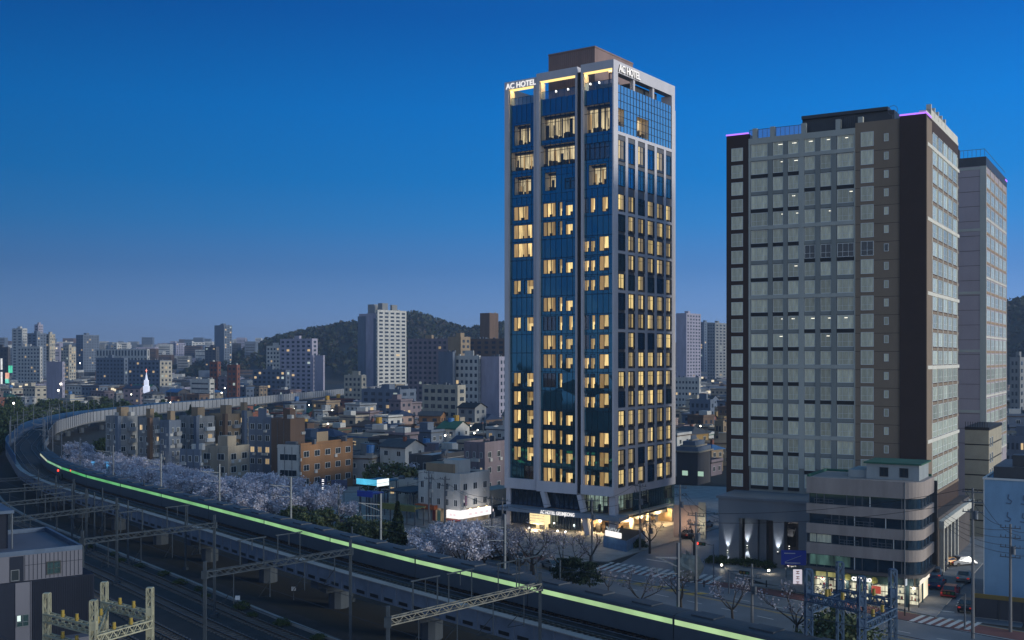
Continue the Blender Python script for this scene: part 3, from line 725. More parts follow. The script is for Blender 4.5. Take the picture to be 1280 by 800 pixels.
    # back side of the glazed slab, so that nothing shows through
# frame: verticals and bands on the left-hand face
b = MB(); fo = -.28
def fin(pa, pc, y, z0, z1, d=1.2): b.box(xl(pa,y), y+fo, z0, xl(pc,y), y+d, z1)
zf0 = Z_BAND
fin(766.2,768,0,zf0,Z_PB[0],.4); fin(727.2,729.6,0,zf0+1.6,Z_PB[0]-.02); fin(720,722.4,.9,zf0+1.6,Z_PB[1]-.02); fin(671.5,675,.9,zf0+1.6,Z_PB[1]-.03); fin(668,671.3,1.8,zf0+1.6,Z_PB[2]-.02); fin(631.8,636.8,1.8,zf0+1.6,Z_PB[2]-.03)
xe = [xl(768),xl(726.8),xl(722.4,.9),xl(671.5,.9),xl(671.2,1.8),xl(631.8,1.8)]
for i in range(3):
    y = BY[i]; b.box(xe[2*i+1], y+fo-.02, zf0-(.25 if i else 0), xe[2*i]-.02, y+1.3, zf0+1.6)                       # base band
    zt = Z_PB[i]; b.box(xe[2*i+1]+.01, y+fo+.012, zt-1.45, xe[2*i]-.012, y+1.1, zt-.012)                             # crown beam
b.build('facade_frame', FRAME_H, hot)
# dark slot between bays two and three
b = MB(); b.box(xl(722.3,.9),.9,zf0,xl(727.3),1.6,Z_PB[1]-1); b.build('shadow_gap', BLACK, hot)
# right-hand face: grid of frames
px_f = [(767.5,772.6),(782,785.2),(794,797.4),(806.3,809.4),(818.3,821),(830,832.4),(839.8,843.7)]
b = MB(); ys = [(max(0,S.ly(a)),S.ly(c)) for a,c in px_f]; ys[0] = (0.401,ys[0][1])
z3 = S.lz(167,0,S.ly(773))
for i,(a,c) in enumerate(ys):
    full = i in (0,6)
    b.box(-.55, a, zf0, .0, c, Z_TOP if full else z3+.4)
for k in range(8):
    z = Z_B0-.45+ FL*2*k + (0.05 if k else -.1)
    if k == 0: z = zf0+.0
    b.box(-.54, ys[0][1], z-.0, -.02, ys[-1][0], z+(.5 if k else 1.3))
b.box(-.54, ys[0][1], z3-.1, -.01, ys[-1][0], z3+.45)
b.box(-1.4, .402, Z_TOP-2.0, -.005, D_R, Z_TOP-.01)                                             # crown beam
for pa,pc in ((793,795),(817,819)):
    b.box(-.9, S.ly(pa), Z_TER, -.2, S.ly(pc), Z_TOP-2.0)
b.box(-2.2, D_R-1.2, Z_TER, -.56, D_R, Z_TOP-2.01)
b.build('facade_frame', FRAME_H, hot)
# spandrels + side windows
SPAN = M('spandrel', (.13,.13,.14), .5, .2, var=.2, scale=.6)
LITG = E('room_light_side', (1.0,.68,.27), 1.0, folds=.45, rnd=.5, pitch=4)
SHEER = E('sheer_curtain', (.42,.30,.17), .75, folds=.35, rnd=.5, pitch=6)
b = MB(); b.quad((-.18,ys[0][1],zf0+1.3),(-.18,ys[-1][0],zf0+1.3),(-.18,ys[-1][0],z3-.1),(-.18,ys[0][1],z3-.1)); b.build('spandrel_wall', SPAN, hot)
def side_win(wd, h, v):
    key = ('side', round(wd,2), round(h,2), v)
    if key in _rm: return _rm[key]
    b = MB(); a = wd/2
    # x along the face, facing -y
    if v == 'dark' or v == 'teal': b.box(-a+.08,-.06,.08,a-.08,-.02,h-.08,1)
    else:
        c0, c1 = {'a':(-.45,.0),'b':(-.1,.45),'c':(-.3,.35),'d':(-.62,-.2),'e':(-.16,.06),'f':(.08,.26)}[v]; c0 *= wd; c1 *= wd; c0 = max(c0,-a+.1); c1 = min(c1,a-.1)
        b.box(-a+.08,-.05,.08,c0,-.02,h-.08,3); b.box(c0,-.05,.08,c1,-.02,h-.08,2); b.box(c1,-.05,.08,a-.45,-.02,h-.08,3); b.box(a-.45,-.055,.08,a-.08,-.02,h-.08,1)
        b.box(-a+.3,-.08,.08,a-.6,-.055,.45,5)
    for x in (-a,a-.1): b.box(x,-.14,0,x+.1,-.0,h,0)
    b.box(-a+.1,-.14,0,a-.1,0,.08,0); b.box(-a+.1,-.14,h-.08,a-.1,0,h,0); b.box(a-.5,-.13,.08,a-.43,-.056,h-.08,0); b.box(-a*.25,-.12,.08,-a*.25+.05,-.056,h-.08,0)
    b.box(-a+.1,-.12,h*.72,a-.1,-.056,h*.72+.05,0)
    b.quad((-a+.1,-.10,.08),(a-.1,-.10,.08),(a-.1,-.10,h-.08),(-a+.1,-.10,h-.08),4)
    _rm[key] = b.mesh('guestroom_window', [MULL, {'dark':HG,'teal':TEALG}.get(v, HG), LITG, SHEER, PANE, DARKIN]); return _rm[key]
q = random.Random(5); cnt = 0; allw = []
for n in range(17):
    z = zrow[n]-.02; h = (WH+.35 if n < 14 else WH+.5); 
    if n >= 15: z = S.lz({15:232,16:201}[n], 0, S.ly(775)); h = 3.6
    for i in range(6):
        y0, y1 = ys[i][1]+.05, ys[i+1][0]-.05
        if n > 14: v = q.choice(['teal','teal','d','teal','dark'])
        elif i == 0: v = q.choice(['teal','dark','a','d','c'])
        else: v = q.choice(['a','b','c','e','f','e','f','d','b','teal','dark'])
        allw.append((n, i, v, y0, y1, z, h))
for n, i, v, y0, y1, z, h in allw:
    inst(side_win(y1-y0, h, v), 'guestroom_window' if n < 15 else 'club_window', hot, (-.16,(y0+y1)/2,z), rad(90))
# glazed top floors of the right face
b = MB(); za = z3+.45; y0, y1 = ys[0][1], ys[-1][0]
halls = [(S.ly(773.5),S.ly(781),S.lz(160,0,S.ly(777))+.3,S.lz(136,0,S.ly(777))), (S.ly(797),S.ly(811),S.lz(174,0,S.ly(804))+.2,S.lz(148,0,S.ly(804)))]
def fillx(b, y0, y1, z0, z1, ops, x):
    t = MB(); fill(t, y0, y1, z0, z1, ops, 0)
    k = len(b.v); b.v += [(x, v[0], v[2]) for v in t.v]; b.f += [tuple(i+k for i in f) for f in t.f]; b.m += t.m
fillx(b, y0, y1, za, Z_TER+.6, halls, -.12)
cw = b.build('curtain_wall', [HGR], hot)
b = MB(); n = 18
for i in range(n+1):
    y = y0+(y1-y0)*i/n; b.box(-.12,y-.03,za,-.06,y+.03,Z_TER+.6)
for k in range(1,6): z = za+(Z_TER+.6-za)*k/6; b.box(-.12,y0,z-.03,-.07,y1,z+.03)
b.build('mullions', MULL, cw)
for (a,c,z0_,z1_) in halls:
    wd = c-a; b = MB(); h = z1_-z0_
    b.quad((-wd/2,1.6,0),(wd/2,1.6,0),(wd/2,1.6,h),(-wd/2,1.6,h),0); b.quad((-wd/2,0,0),(wd/2,0,0),(wd/2,1.6,0),(-wd/2,1.6,0),1); b.quad((-wd/2,0,h),(wd/2,0,h),(wd/2,1.6,h),(-wd/2,1.6,h),1)
    b.quad((-wd/2,0,0),(-wd/2,1.6,0),(-wd/2,1.6,h),(-wd/2,0,h),1); b.quad((wd/2,0,0),(wd/2,1.6,0),(wd/2,1.6,h),(wd/2,0,h),1)
    for i in range(5): b.box(-wd/2+.4+i*wd/5,.8,0,-wd/2+.8+i*wd/5,1.2,.8+.3*(i%3),2)
    b.build('lit_hall', [LITB, CREAM, DARKIN], hot, (-.13,(a+c)/2,z0_), rad(90))
# core, back faces, terrace floor
b = MB(); b.box(-W_L+.4,6.0,0,-5.2,D_R-.02,Z_TER-.2); b.box(-W_L+.41,4.9,zf0+1.6,-2.2,5.99,Z_TER-.21); b.box(-5.19,6,zf0+1.6,-2.2,D_R-.03,Z_TER-.22); b.build('core', DCONC, hot)
b = MB(); b.box(-W_L,2.05,zf0,-W_L+.3,D_R,Z_TOP-1.0); b.box(-W_L,D_R+.01,zf0,0,D_R+.3,Z_TER); b.build('rear_wall', FRAME_H, hot)
b = MB(); b.box(-W_L+.3,2.06,Z_TER-.18,-.58,D_R,Z_TER); b.build('terrace_floor', DCONC, hot)
b = MB(); b.box(-W_L+.05,2.3,Z_TOP-1.6,-16,3.0,Z_PB[2]-.05) if False else None
xa, xb, ya, yb = S.lx(686,6), S.lx(743.5,6), 6, 20
zpt = S.lz(59,xb,6)
b.box(xa,ya,Z_TER,xb,yb,zpt); b.box(xb,ya+5,Z_TER,xb+.3,yb,zpt-1.5)
for i in range(22): x = xa+(xb-xa)*i/22; b.box(x-.03,ya-.05,Z_TER,x+.03,ya,zpt)
b.box(xa-.1,ya-.12,zpt,xb+.1,yb,zpt+.25)
b.build('penthouse', BRPANEL, hot)
b = MB(); b.box(-9.5,9,Z_TER+.0,-1.9,19,Z_TER+2.6); b.box(-6,4,Z_TOP-3.4,-1.6,4.5,Z_TOP-2.8); b.build('plant_room', DSTEEL, hot)
# lit soffits of the crown, lamps and glass balustrade of the terrace
for i in range(3):
    y = BY[i]; x0, x1 = [(xl(730),xl(765.5)),(xl(675.5,.9),xl(719.5,.9)),(xl(637.5,1.8),xl(667.5,1.8))][i]
    b = MB(); b.box(x0,y-.15,Z_PB[i]-1.55,x1,y+1.0,Z_PB[i]-1.45); b.build('soffit_light', LED_Y, hot)
    b = MB(); b.box(x0-.0,y-.1,Z_TER+.2,x0+.12,y+1.4,Z_PB[i]-1.56); b.build('lit_jamb', CREAM, hot)
    l = D.lights.new('soffit_lamp','AREA'); l.shape = 'RECTANGLE'; l.size = x1-x0; l.size_y = .9; l.energy = 190; l.color = (1,.68,.28)
    o = D.objects.new('soffit_lamp', l); COL.objects.link(o); o.parent = hot; o.location = ((x0+x1)/2, y+.45, Z_PB[i]-1.6)
    b = MB(); b.quad((x0,y+.22,Z_TER),(x1,y+.22,Z_TER),(x1,y+.22,Z_TER+1.3),(x0,y+.22,Z_TER+1.3)); b.build('balustrade', clear_pane('blue_pane',.22,(.45,.6,.75)), hot)
    b = MB(); b.box(x0,y+.18,Z_TER+1.3,x1,y+.26,Z_TER+1.36); n = 6
    for k in range(n): b.box(x0+(x1-x0)*k/n-.03,y+.24,Z_TER,x0+(x1-x0)*k/n+.03,y+.29,Z_TER+1.3)
    b.build('handrail', MULL, hot)
for px, bi in ((695,1),(710,1),(738,0),(749,0)):
    b = MB(); b.tube((0,0,0),(0,0,.6),.05); b.ball((0,0,.75),.11,1,sz=1.8); b.build('terrace_lamp', [DSTEEL, LED_W], hot, (xl(px,BY[bi]+.1), BY[bi]+.05, Z_TER+.9 if False else Z_TER+.3))
# lettering
SIGNW = E('sign_letter', (1,.97,.95), 1.0)
text('AC HOTEL', 1.42, 'lettering', hot, (xl(633.8,1.8), BY[2]+fo-.05, Z_PB[2]-1.32), (rad(90),0,0), SIGNW, .05, 'LEFT', .015, .96)
text('AC HOTEL', 1.75, 'lettering_backing', hot, (.05, S.ly(772.6), Z_TOP-1.80), (rad(90),0,rad(90)), BLACK, .04, 'LEFT', .06, .9)
text('AC HOTEL', 1.75, 'lettering', hot, (.16, S.ly(773.0), Z_TOP-1.72), (rad(90),0,rad(90)), SIGNW, .05, 'LEFT', .015, .9)
# ---- base of the hotel: two glazed storeys, leaning columns, canopy, entrance
Z2 = S.lz(648)                                   # canopy level
b = MB(); yb_ = 2.3
def gl(x0,x1,z0,z1,y,m,n=8):
    b.quad((x0,y,z0),(x1,y,z0),(x1,y,z1),(x0,y,z1),m)
    for i in range(n+1): x = x0+(x1-x0)*i/n; b.box(x-.05,y-.1,z0,x+.05,y-.002,z1,2)
    b.box(x0,y-.09,z0+.02,x1,y-.003,z0+.14,2)
gl(-W_L+.6,xl(729,yb_),Z2+.4,zf0-.01,yb_,0,16)
gl(-W_L+.6,xl(664,yb_),.5,Z2-.4,yb_,0,8); gl(xl(684,yb_),xl(727,yb_),.3,Z2-.4,yb_,0,12)
b.build('dark_glazing', [hazy_glass('base_glass',(.09,.13,.19),.06,.8,.02,.6),0 and None or MULL,MULL], hot) if False else b.build('dark_glazing', [hazy_glass('base_glass',(.09,.13,.19),.06,.8,.02,.6), MULL, MULL], hot)
OFFL = E('office_light', (.75,.95,.78), .42, folds=.9, pitch=1.5); LOBBY = M('lobby_wall', (.50,.36,.22), .7, var=.35, scale=.8)
def litglaz(x0, x1, z0, z1, y, dep, mat, n, right=False, name='lit_glazing', seed=1):
    b = MB(); q = random.Random(seed); wd = x1-x0; h = z1-z0
    b.quad((0,dep,0),(wd,dep,0),(wd,dep,h),(0,dep,h),0); b.quad((0,0,0),(wd,0,0),(wd,dep,0),(0,dep,0),1); b.quad((0,0,h),(wd,0,h),(wd,dep,h),(0,dep,h),1)
    b.quad((0,0,0),(0,dep,0),(0,dep,h),(0,0,h),1); b.quad((wd,0,0),(wd,dep,0),(wd,dep,h),(wd,0,h),1)
    for i in range(int(wd/.9)):
        x = q.random()*(wd-.6); hh = h*(.15+.4*q.random()); b.box(x,dep*.3,0,x+.3+q.random()*.5,dep*.5,hh,2)
    for i in range(n+1): x = wd*i/n; b.box(x-.05,-.06,0,x+.05,.06,h,3)
    b.box(0,-.05,h*.62,wd,.05,h*.62+.08,3); b.box(0,-.05,0,wd,.05,.1,3); b.quad((0,.03,0),(wd,.03,0),(wd,.03,h),(0,.03,h),4)
    if right: return b.build(name, [mat,CREAM,DARKIN,MULL,PANE], hot, (y,x0,z0), rad(90))
    return b.build(name, [mat,CREAM,DARKIN,MULL,PANE], hot, (x0,y,z0))
litglaz(xl(730,yb_), xl(762,yb_), Z2+.5, zf0-.02, yb_-.6, 2.5, OFFL, 6, seed=3)
x_r = -1.6
yr = lambda px: S.ly(px, x_r)
litglaz(yr(772.5), yr(791), Z2+.6, zf0-.02, x_r, 1.9, OFFL, 5, True, seed=4)
litglaz(yr(802), yr(811), Z2+.9, zf0-.02, x_r, 1.9, OFFL, 3, True, seed=5); litglaz(yr(831), yr(839), Z2+.9, zf0-.02, x_r, 1.9, OFFL, 3, True, seed=6)
b = MB()
for a,c in ((791,802),(811,831),(839,843)):
    b.quad((x_r,yr(a),Z2-.6),(x_r,yr(c),Z2-.6),(x_r,yr(c),zf0),(x_r,yr(a),zf0),0)
b.quad((x_r,yr(791),Z2-.9),(x_r,yr(842),Z2-.9),(x_r,yr(842),Z2+.88),(x_r,yr(791),Z2+.88),0)
for k in range(24): y = yr(791)+(yr(842)-yr(791))*k/24; b.box(x_r,y-.04,Z2-.9,x_r+.06,y+.04,zf0,1)
b.build('dark_glazing', [TEALG, MULL], hot)
b = MB(); b.box(x_r-.2,yr(772.5),Z2-1.5,x_r+.4,D_R,Z2-.9); b.build('soffit_beam', DSTEEL, hot)
# ground floor: warm lobby behind the columns
b = MB(); b.quad((xl(727,5),5.5,.2),(-3,5.5,.2),(-3,5.5,Z2-.3),(xl(727,5),5.5,Z2-.3)); b.quad((-4.2,3,.2),(-4.2,D_R,.2),(-4.2,D_R,Z2-.9),(-4.2,3,Z2-.9)); b.box(-3.2,D_R-.6,0,-.3,D_R,Z2-.9)
b.build('lobby_wall', LOBBY, hot)
b = MB(); b.box(-W_L+.5,yb_+.1,Z2-.32,-.3,D_R,Z2-.02); b.build('lobby_ceiling', CREAM, hot)
b = MB(); b.box(-W_L+.5,-.4,.0,1.6,D_R,.16); b.build('plinth', PAVE, hot)
q = random.Random(8); b = MB()
for i in range(26): x = xl(729,4)+q.random()*(8); y = 3.2+q.random()*2; b.box(x,y,.16,x+.2+q.random()*.5,y+.3,.5+q.random()*1.2)
b.build('lobby_furniture', DARKIN, hot)
for px in (735,750): 
    b = MB(); b.ball((0,0,0),.28); b.build('lobby_lamp', LAMPB, hot, (xl(px,3.5),3.5,Z2-1.2)); point('lobby_light', hot, (xl(px,3.2),3.2,Z2-1.4), 700)
for yy in (yr(783),yr(800),yr(822),yr(836)): point('arcade_light', hot, (-1.0,yy,Z2-1.4), 700, (1,.68,.32))
# columns: leaning pair at the left, straight at the corner, round lit ones at the right
b = MB(); 
def lean(px0, py0, px1, py1, y=1.0, w_=.85):
    x0 = xl(px0,y); x1 = xl(px1,y); z0 = S.lz(py0,x0,y); z1 = S.lz(py1,x1,y); b.bar((x0,y,z0),(x1,y,z1),w_,.9,0,(0,1,0))
lean(679,614,684.5,634); lean(725,618,730,640,.4); lean(730.6,642,737,676,.4,1.0)
b.build('leaning_column', FRAME_H, hot)
b = MB(); b.box(-1.35,.5,0,-.15,1.7,zf0+.01); b.build('corner_column', FRAME_H, hot)
b = MB(); b.box(-W_L,2.0,0,-W_L+.9,2.9,zf0); b.build('end_column', FRAME_H, hot)
for px in (790,810.5,838):
    b = MB(); b.tube((0,0,0),(0,0,Z2-.9),.45,n=14); o = b.build('round_column', CREAM, hot, (-1.0,S.ly(px,-1.0),0), smooth=False)
    point('column_light', hot, (-.25,S.ly(px,-.3)-.3,Z2-1.3), 120, (1,.72,.36), .1)
b = MB(); b.box(-W_L+.2,-1.0,Z2-.35,xl(774,-1),2.2,Z2+.38); b.box(-.6,-.99,Z2-.34,.9,1.9,Z2+.37); b.build('canopy', M('canopy_metal',(.30,.34,.40),.5,.2,var=.15), hot)
text('AC HOTEL GEUMJEONG', .86, 'lettering', hot, (xl(675.5,-1), -1.06, Z2-.22), (rad(90),0,0), SIGNW, .04, 'LEFT', .015, .76)
e0, e1 = xl(664.5,.4), xl(682,.4)
b = MB(); b.box(e0,-.2,Z2-2.4,e1,1.9,Z2-.5,0)
for i in range(4): z = Z2-2.3+i*.48; b.box(e0-.05,-.28,z,e1+.05,-.2,z+.08,1)
b.build('entrance_light_box', [E('entrance_glow',(1.0,.80,.42),1.25,folds=.2,pitch=1), CREAM], hot)
b = MB(); b.box(e0+.2,1.5,.16,e0+.9,1.6,Z2-2.45,1); b.box(e1-.9,1.5,.16,e1-.2,1.6,Z2-2.45,1); b.box(e0+.95,1.5,.16,e1-.95,1.62,Z2-2.5,0); b.box((e0+e1)/2-.04,1.45,.16,(e0+e1)/2+.04,1.5,Z2-2.5,2)
b.build('entrance_door', [DARKIN, E('door_light',(1.0,.74,.36),1.0), STEEL], hot)
point('entrance_lamp', hot, ((e0+e1)/2, -.6, Z2-2.7), 520)
for px in (661,697,707): 
    x = xl(px,-.6); b = MB(); b.ball((0,0,.3),.2,sz=.8); b.build('ground_lamp', LED_W, hot, (x,-.6,.16)); point('ground_light', hot, (x,-.2,.7), 45, (1,.8,.5), .15)
# planter with the white sign at the corner
pl = gp(754,684.5); pr_ = gp(783,691); p2 = gp(806,678)
b = MB(); b.prism([(pl.x,pl.y),(pr_.x,pr_.y),(p2.x,p2.y),(p2.x-4,p2.y+4),(pl.x+1,pl.y+4)], 0, 1.9, 0, 1); o = b.build('planter', [M('blue_tile',(.12,.22,.36),.5,var=.3,scale=1.5), GROUND]); tag(o, 'angular blue tiled planter at the hotel corner by the crossing', 'planter')
sg = empty('planter_sign', (pl.x,pl.y,1.9), math.atan2(pr_.y-pl.y,pr_.x-pl.x)); tag(sg, 'white lit box sign standing on the blue corner planter', 'sign')
b = MB(); b.box(.35,.1,.1,4.1,.4,.95); b.build('sign_box', E('sign_white',(1,.97,.93),1.1), sg)
b = MB(); b.box(0,.42,0,.1,.5,2.1); b.box(0,.42,2.1,2.8,.5,2.2); b.box(.1,.44,.1,.7,.48,2.05); b.build('sign_frame', FRAMED, sg)
b = MB(); q = random.Random(2); x = .5; last = None
for i in range(26):
    p = (.55+i*.13, .22, 1.25+.28*math.sin(i*1.35)+.1*q.random())
    if last and i%7: b.bar(last,p,.1,.09)
    last = p
b.build('script_lettering', E('script_dim',(.8,.85,.9),.45), sg)
point('planter_light', sg, (2.2,-.4,.7), 30, (1,.95,.85), .3)

# ================================================================== THE RESIDENTIAL TOWER
S = S_T; tw = S.root('residential_tower'); tag(tw, 'broad brown and grey apartment tower with violet roof edge lights', 'apartment tower')
xl = lambda px, y=0: S.lx(px, y)
TBROWN = M('brown_cladding', (.25,.185,.13), .75, var=.14, scale=.3, stretch=2); TBLK = M('black_cladding', (.055,.033,.027), .85, var=.15)
TGREY = M('grey_render', (.43,.44,.40), .8, var=.14, scale=.3, stretch=3); TGREY2 = M('slate_render', (.25,.265,.25), .8, var=.14, scale=.3, stretch=3); TCREAM = M('cream_render', (.68,.65,.57), .8, var=.12, scale=.4)
TBR2 = M('umber_cladding', (.10,.085,.08), .75, var=.15)
XL = xl(908); DR = S.ly(1198); ZT = S.lz(142); ZPOD = S.lz(622, xl(985)); 
zb = lambda py, px: S.lz(py, xl(px))
pit = (zb(183,1084)-zb(183+22.75*18,1084))/18; zr0 = zb(183+22.75*18.0,1084)-pit            # sill of the lowest row
rows = [zr0+pit*i for i in range(20)]
ZG = zb(161,1057)                                                                            # top of the grey field
bd = [908,935.7,1069,1125,1158]
X = [xl(p) for p in bd]; X[-1] = 0
b = MB(); b.box(X[0],0.001,ZPOD-3,X[1],DR,zb(169,920),0); b.build('end_wall', TBLK, tw)
b = MB(); b.box(X[1],.25,0,X[2],DR-.01,ZG,0); b.build('main_wall', TGREY2, tw)
b = MB(); b.box(X[2],.05,0,X[3],DR-.02,zb(151,1095),0)
for r in rows: b.box(X[2],.035,r-.75,X[3],.05,r-.69,1)
b.build('brown_wall', [TBROWN, TBLK], tw)
b = MB(); b.box(X[3],-.25,0,X[4],DR,ZT,0); b.build('corner_pier', TBLK, tw)
# grey field: columns, bands, spandrels
cols = [(938,960),(965.6,979),(984.5,998.5),(1005,1019),(1025,1039),(1045.5,1067.8)]
b = MB(); WHT = pit*.76
gx = [(xl(a),xl(c)) for a,c in cols]
edges = [X[1]]+[v for g in gx for v in g]+[X[2]]
for i,r in enumerate(rows):
    if i in (19,16-1,12-1+0,8-1,4-1): 
        b.box(X[1],-.06,r-pit*.22,X[2],.25,r-.02,0)
        continue
    for j,(a,c) in enumerate(gx):
        dark = (i+ (j//3))%2 == 0
        b.box(a,.1,r-pit*.2,c,.25,r-.02,2 if dark else 1)
for k in range(0,14,2):
    a, c = edges[k],edges[k+1]
    m = 0 if k in (0,6,12) else 1
    if c-a > .05: b.box(a,-.02,zb(585,985),c,.25,ZG-.01,m)
b.box(X[1],-.04,rows[-1]+WHT,X[2],.25,ZG,0)
b.build('facade_relief', [TGREY, TGREY2, BLACK], tw)
FR = M('window_frame_grey', (.72,.74,.72), .5, var=.1)
dk = win_mesh
for i,r in enumerate(rows):
    for j,(a,c) in enumerate(gx):
        if i < 1 and j > 2: pass
        unl = (i == 13 and j >= 3)
        wd = c-a; gm = GLASS if unl or (i < 1 and j > 3) else CURT
        inst(win_mesh(wd*.94, WHT, gm, FR, 3 if j in (0,5) else 2, .38), 'balcony_window' if j in (0,5) else 'window', tw, ((a+c)/2,.2,r))
    a, c = xl(914.4),xl(928.7); inst(win_mesh(c-a,WHT,CURT,FR,2,.38), 'sash_window', tw, ((a+c)/2,0,r-.35))
    a, c = xl(1076),xl(1092); inst(win_mesh(c-a,WHT+.1,GLASS if i == 13 else CURT,FR,2,.38), 'sash_window', tw, ((a+c)/2,.04,r))
    a, c = xl(1105),xl(1110.7); inst(win_mesh(c-a,pit*.42,GLASS if i == 13 else CURT,FR,1,None), 'bathroom_window', tw, ((a+c)/2,.04,r+.5))
q = random.Random(17); CL_ = E('ceiling_light_glint',(1,.95,.8),1.6)  # glowing strips laid on the panes imitate ceiling lights glimpsed inside
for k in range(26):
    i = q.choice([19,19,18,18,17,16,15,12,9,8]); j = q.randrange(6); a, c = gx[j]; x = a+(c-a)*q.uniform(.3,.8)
    b = MB(); b.box(0,0,0,.45,.02,.09); b.build('ceiling_light_glint', CL_, tw, (x,.16,rows[i]+WHT*.78))
# right-hand face
b = MB(); b.box(-1.0,0,0,-.02,DR,S.lz(160,0,S.ly(1180))); b.build('side_wall', TCREAM, tw)
py_ = [S.ly(p) for p in (1160.5,1165,1172,1178.5,1184.5,1190.5,1196.5)]
b = MB()
for y in [S.ly(p) for p in (1164.5,1171.3,1178,1184,1190,1196)]: b.box(-.02,y-.12,zr0,.14,y+.12,ZT-2.2,1)
for i,r in enumerate(rows):
    if i in (3,7,11,15,19): b.box(-.02,0.3,r-.62,.16,DR,r-.1,1)
    else: b.box(-.02,0.3,r-.55,.06,DR,r-.15,0)
b.box(-.03,-.2,zr0-2,.1,S.ly(1164),ZT-.5,0)
b.build('side_relief', [TBROWN, TCREAM], tw)
sw = 0; SG = M('bright_curtained_glass', (.62,.68,.58), .2, 0, var=.5, scale=2.5, stretch=5, spec=.8, rnd=.4)
for i,r in enumerate(reversed(rows)):
    for j in range(6):
        y0, y1 = py_[j]+.12, py_[j+1]-.12
        o = inst(win_mesh((y1-y0)*(.85 if j else .6),WHT*1.02,SG,FRAMEW,2,.38), 'side_window', tw, (0,(y0+y1)/2,r), rad(90)) if i < 16 else None
        sw += 1
b = MB()
for i,r in enumerate(rows[:4]):
    for j in range(6):
        y0, y1 = py_[j]+.15, py_[j+1]-.15; b.box(-.01,y0,r,.05,y1,r+WHT,0); b.box(.051,(y0+y1)/2-.03,r,.07,(y0+y1)/2+.03,r+WHT,1)
        for z in (r-.03,r+WHT*.4,r+WHT): b.box(.051,y0,z,.075,y1,z+.07,1)
stuff(b.build('lower_side_windows', [SG, FRAMEW], tw))
# roof: parapets, plant room, railing, violet light strips
b = MB(); z = zb(140,1060); b.box(xl(1003,2),2.0,ZG-1,xl(1118,2),9,z+.0); b.box(xl(1002,1.6),1.5,z,xl(1110,1.6),9.4,z+.5); b.build('plant_room', DSTEEL, tw)
b = MB()
for px in (940,962,1001,1044,1072): a = xl(px); b.box(a,.2,ZG,a+.7,.9,ZG+1.6)
b.build('parapet_post', TGREY, tw)
b = MB(); b.quad((X[1],.4,ZG),(xl(1003),.4,ZG),(xl(1003),.4,ZG+1.4),(X[1],.4,ZG+1.4)); b.build('glass_railing', clear_pane('blue_pane'), tw)
b = MB(); b.box(X[1],.36,ZG+1.4,xl(1003),.44,ZG+1.46); 
for k in range(12): x = X[1]+(xl(1003)-X[1])*k/12; b.box(x-.03,.45,ZG,x+.03,.5,ZG+1.4)
for k in range(8): x = xl(1050)+(xl(1070)-xl(1050))*k/8; b.box(x-.03,.3,zb(151,1060)-1,x+.03,.36,zb(151,1060)+.9)
b.build('railing', DSTEEL, tw)
b = MB(); b.box(X[0]-.05,-.08,zb(169,920),X[1],.1,zb(169,920)+.22); b.build('violet_strip', LED_P, tw)
b = MB(); b.box(X[3],-.36,ZT,0.05,-.2,ZT+.22); b.box(-.05,-.19,ZT,.1,3.5,ZT+.2); b.build('violet_strip', LED_P, tw)
b = MB(); b.box(-.8,4,S.lz(162,0,S.ly(1180)),-.1,DR,S.lz(162,0,S.ly(1180))+1.2)
for k in range(5): y = 4+k*3; b.box(-.75,y,S.lz(162,0,S.ly(1180)),-.05,y+.4,S.lz(162,0,S.ly(1180))+1.9)
b.build('parapet', TCREAM, tw)
b = MB(); b.tube((0,0,0),(0,0,1.0),.06); 
for k in range(12):
    a0, a1 = k*math.pi/6,(k+1)*math.pi/6; b.bar((.7*math.cos(a0),0,1.7+.7*math.sin(a0)),(.7*math.cos(a1),0,1.7+.7*math.sin(a1)),.06,.06)
b.build('satellite_dish', STEEL, tw, (xl(1116,2),2,zb(151,1095)))
# podium in front
yp = -8.0; b = MB(); x0 = S.lx(898,yp); zp1 = S.lz(626,xl(955,yp),yp); zp0 = S.lz(650,xl(955,yp),yp)
PODC = M('podium_panel', (.17,.19,.22), .6, .1, var=.15, scale=.3, stretch=3)
b.box(x0,yp,zp0,-1.2,.24,zp1); b.box(x0-.25,yp-.3,zp1,-1,.24,zp1+.35); b.build('podium_fascia', PODC, tw)
b = MB(); b.box(x0+.3,yp+2.8,0,-1.2,.2,zp0); b.build('podium_wall', TBR2, tw)
b = MB()
for pa,pc,dy in ((898.5,923.5,.05),(931,947,1.2),(966.5,980,.1),(998,1009,.1),(949,958,1.8)): b.box(S.lx(pa,yp+dy),yp+dy,0,S.lx(pc,yp+dy),yp+dy+1.6,zp0)
b.build('podium_pillar', PODC, tw)
b = MB(); b.box(S.lx(983,yp+2.5),yp+2.6,zp0-4,S.lx(994,yp+2.5),yp+2.8,zp0-1.3); b.build('podium_window', BLACK, tw)
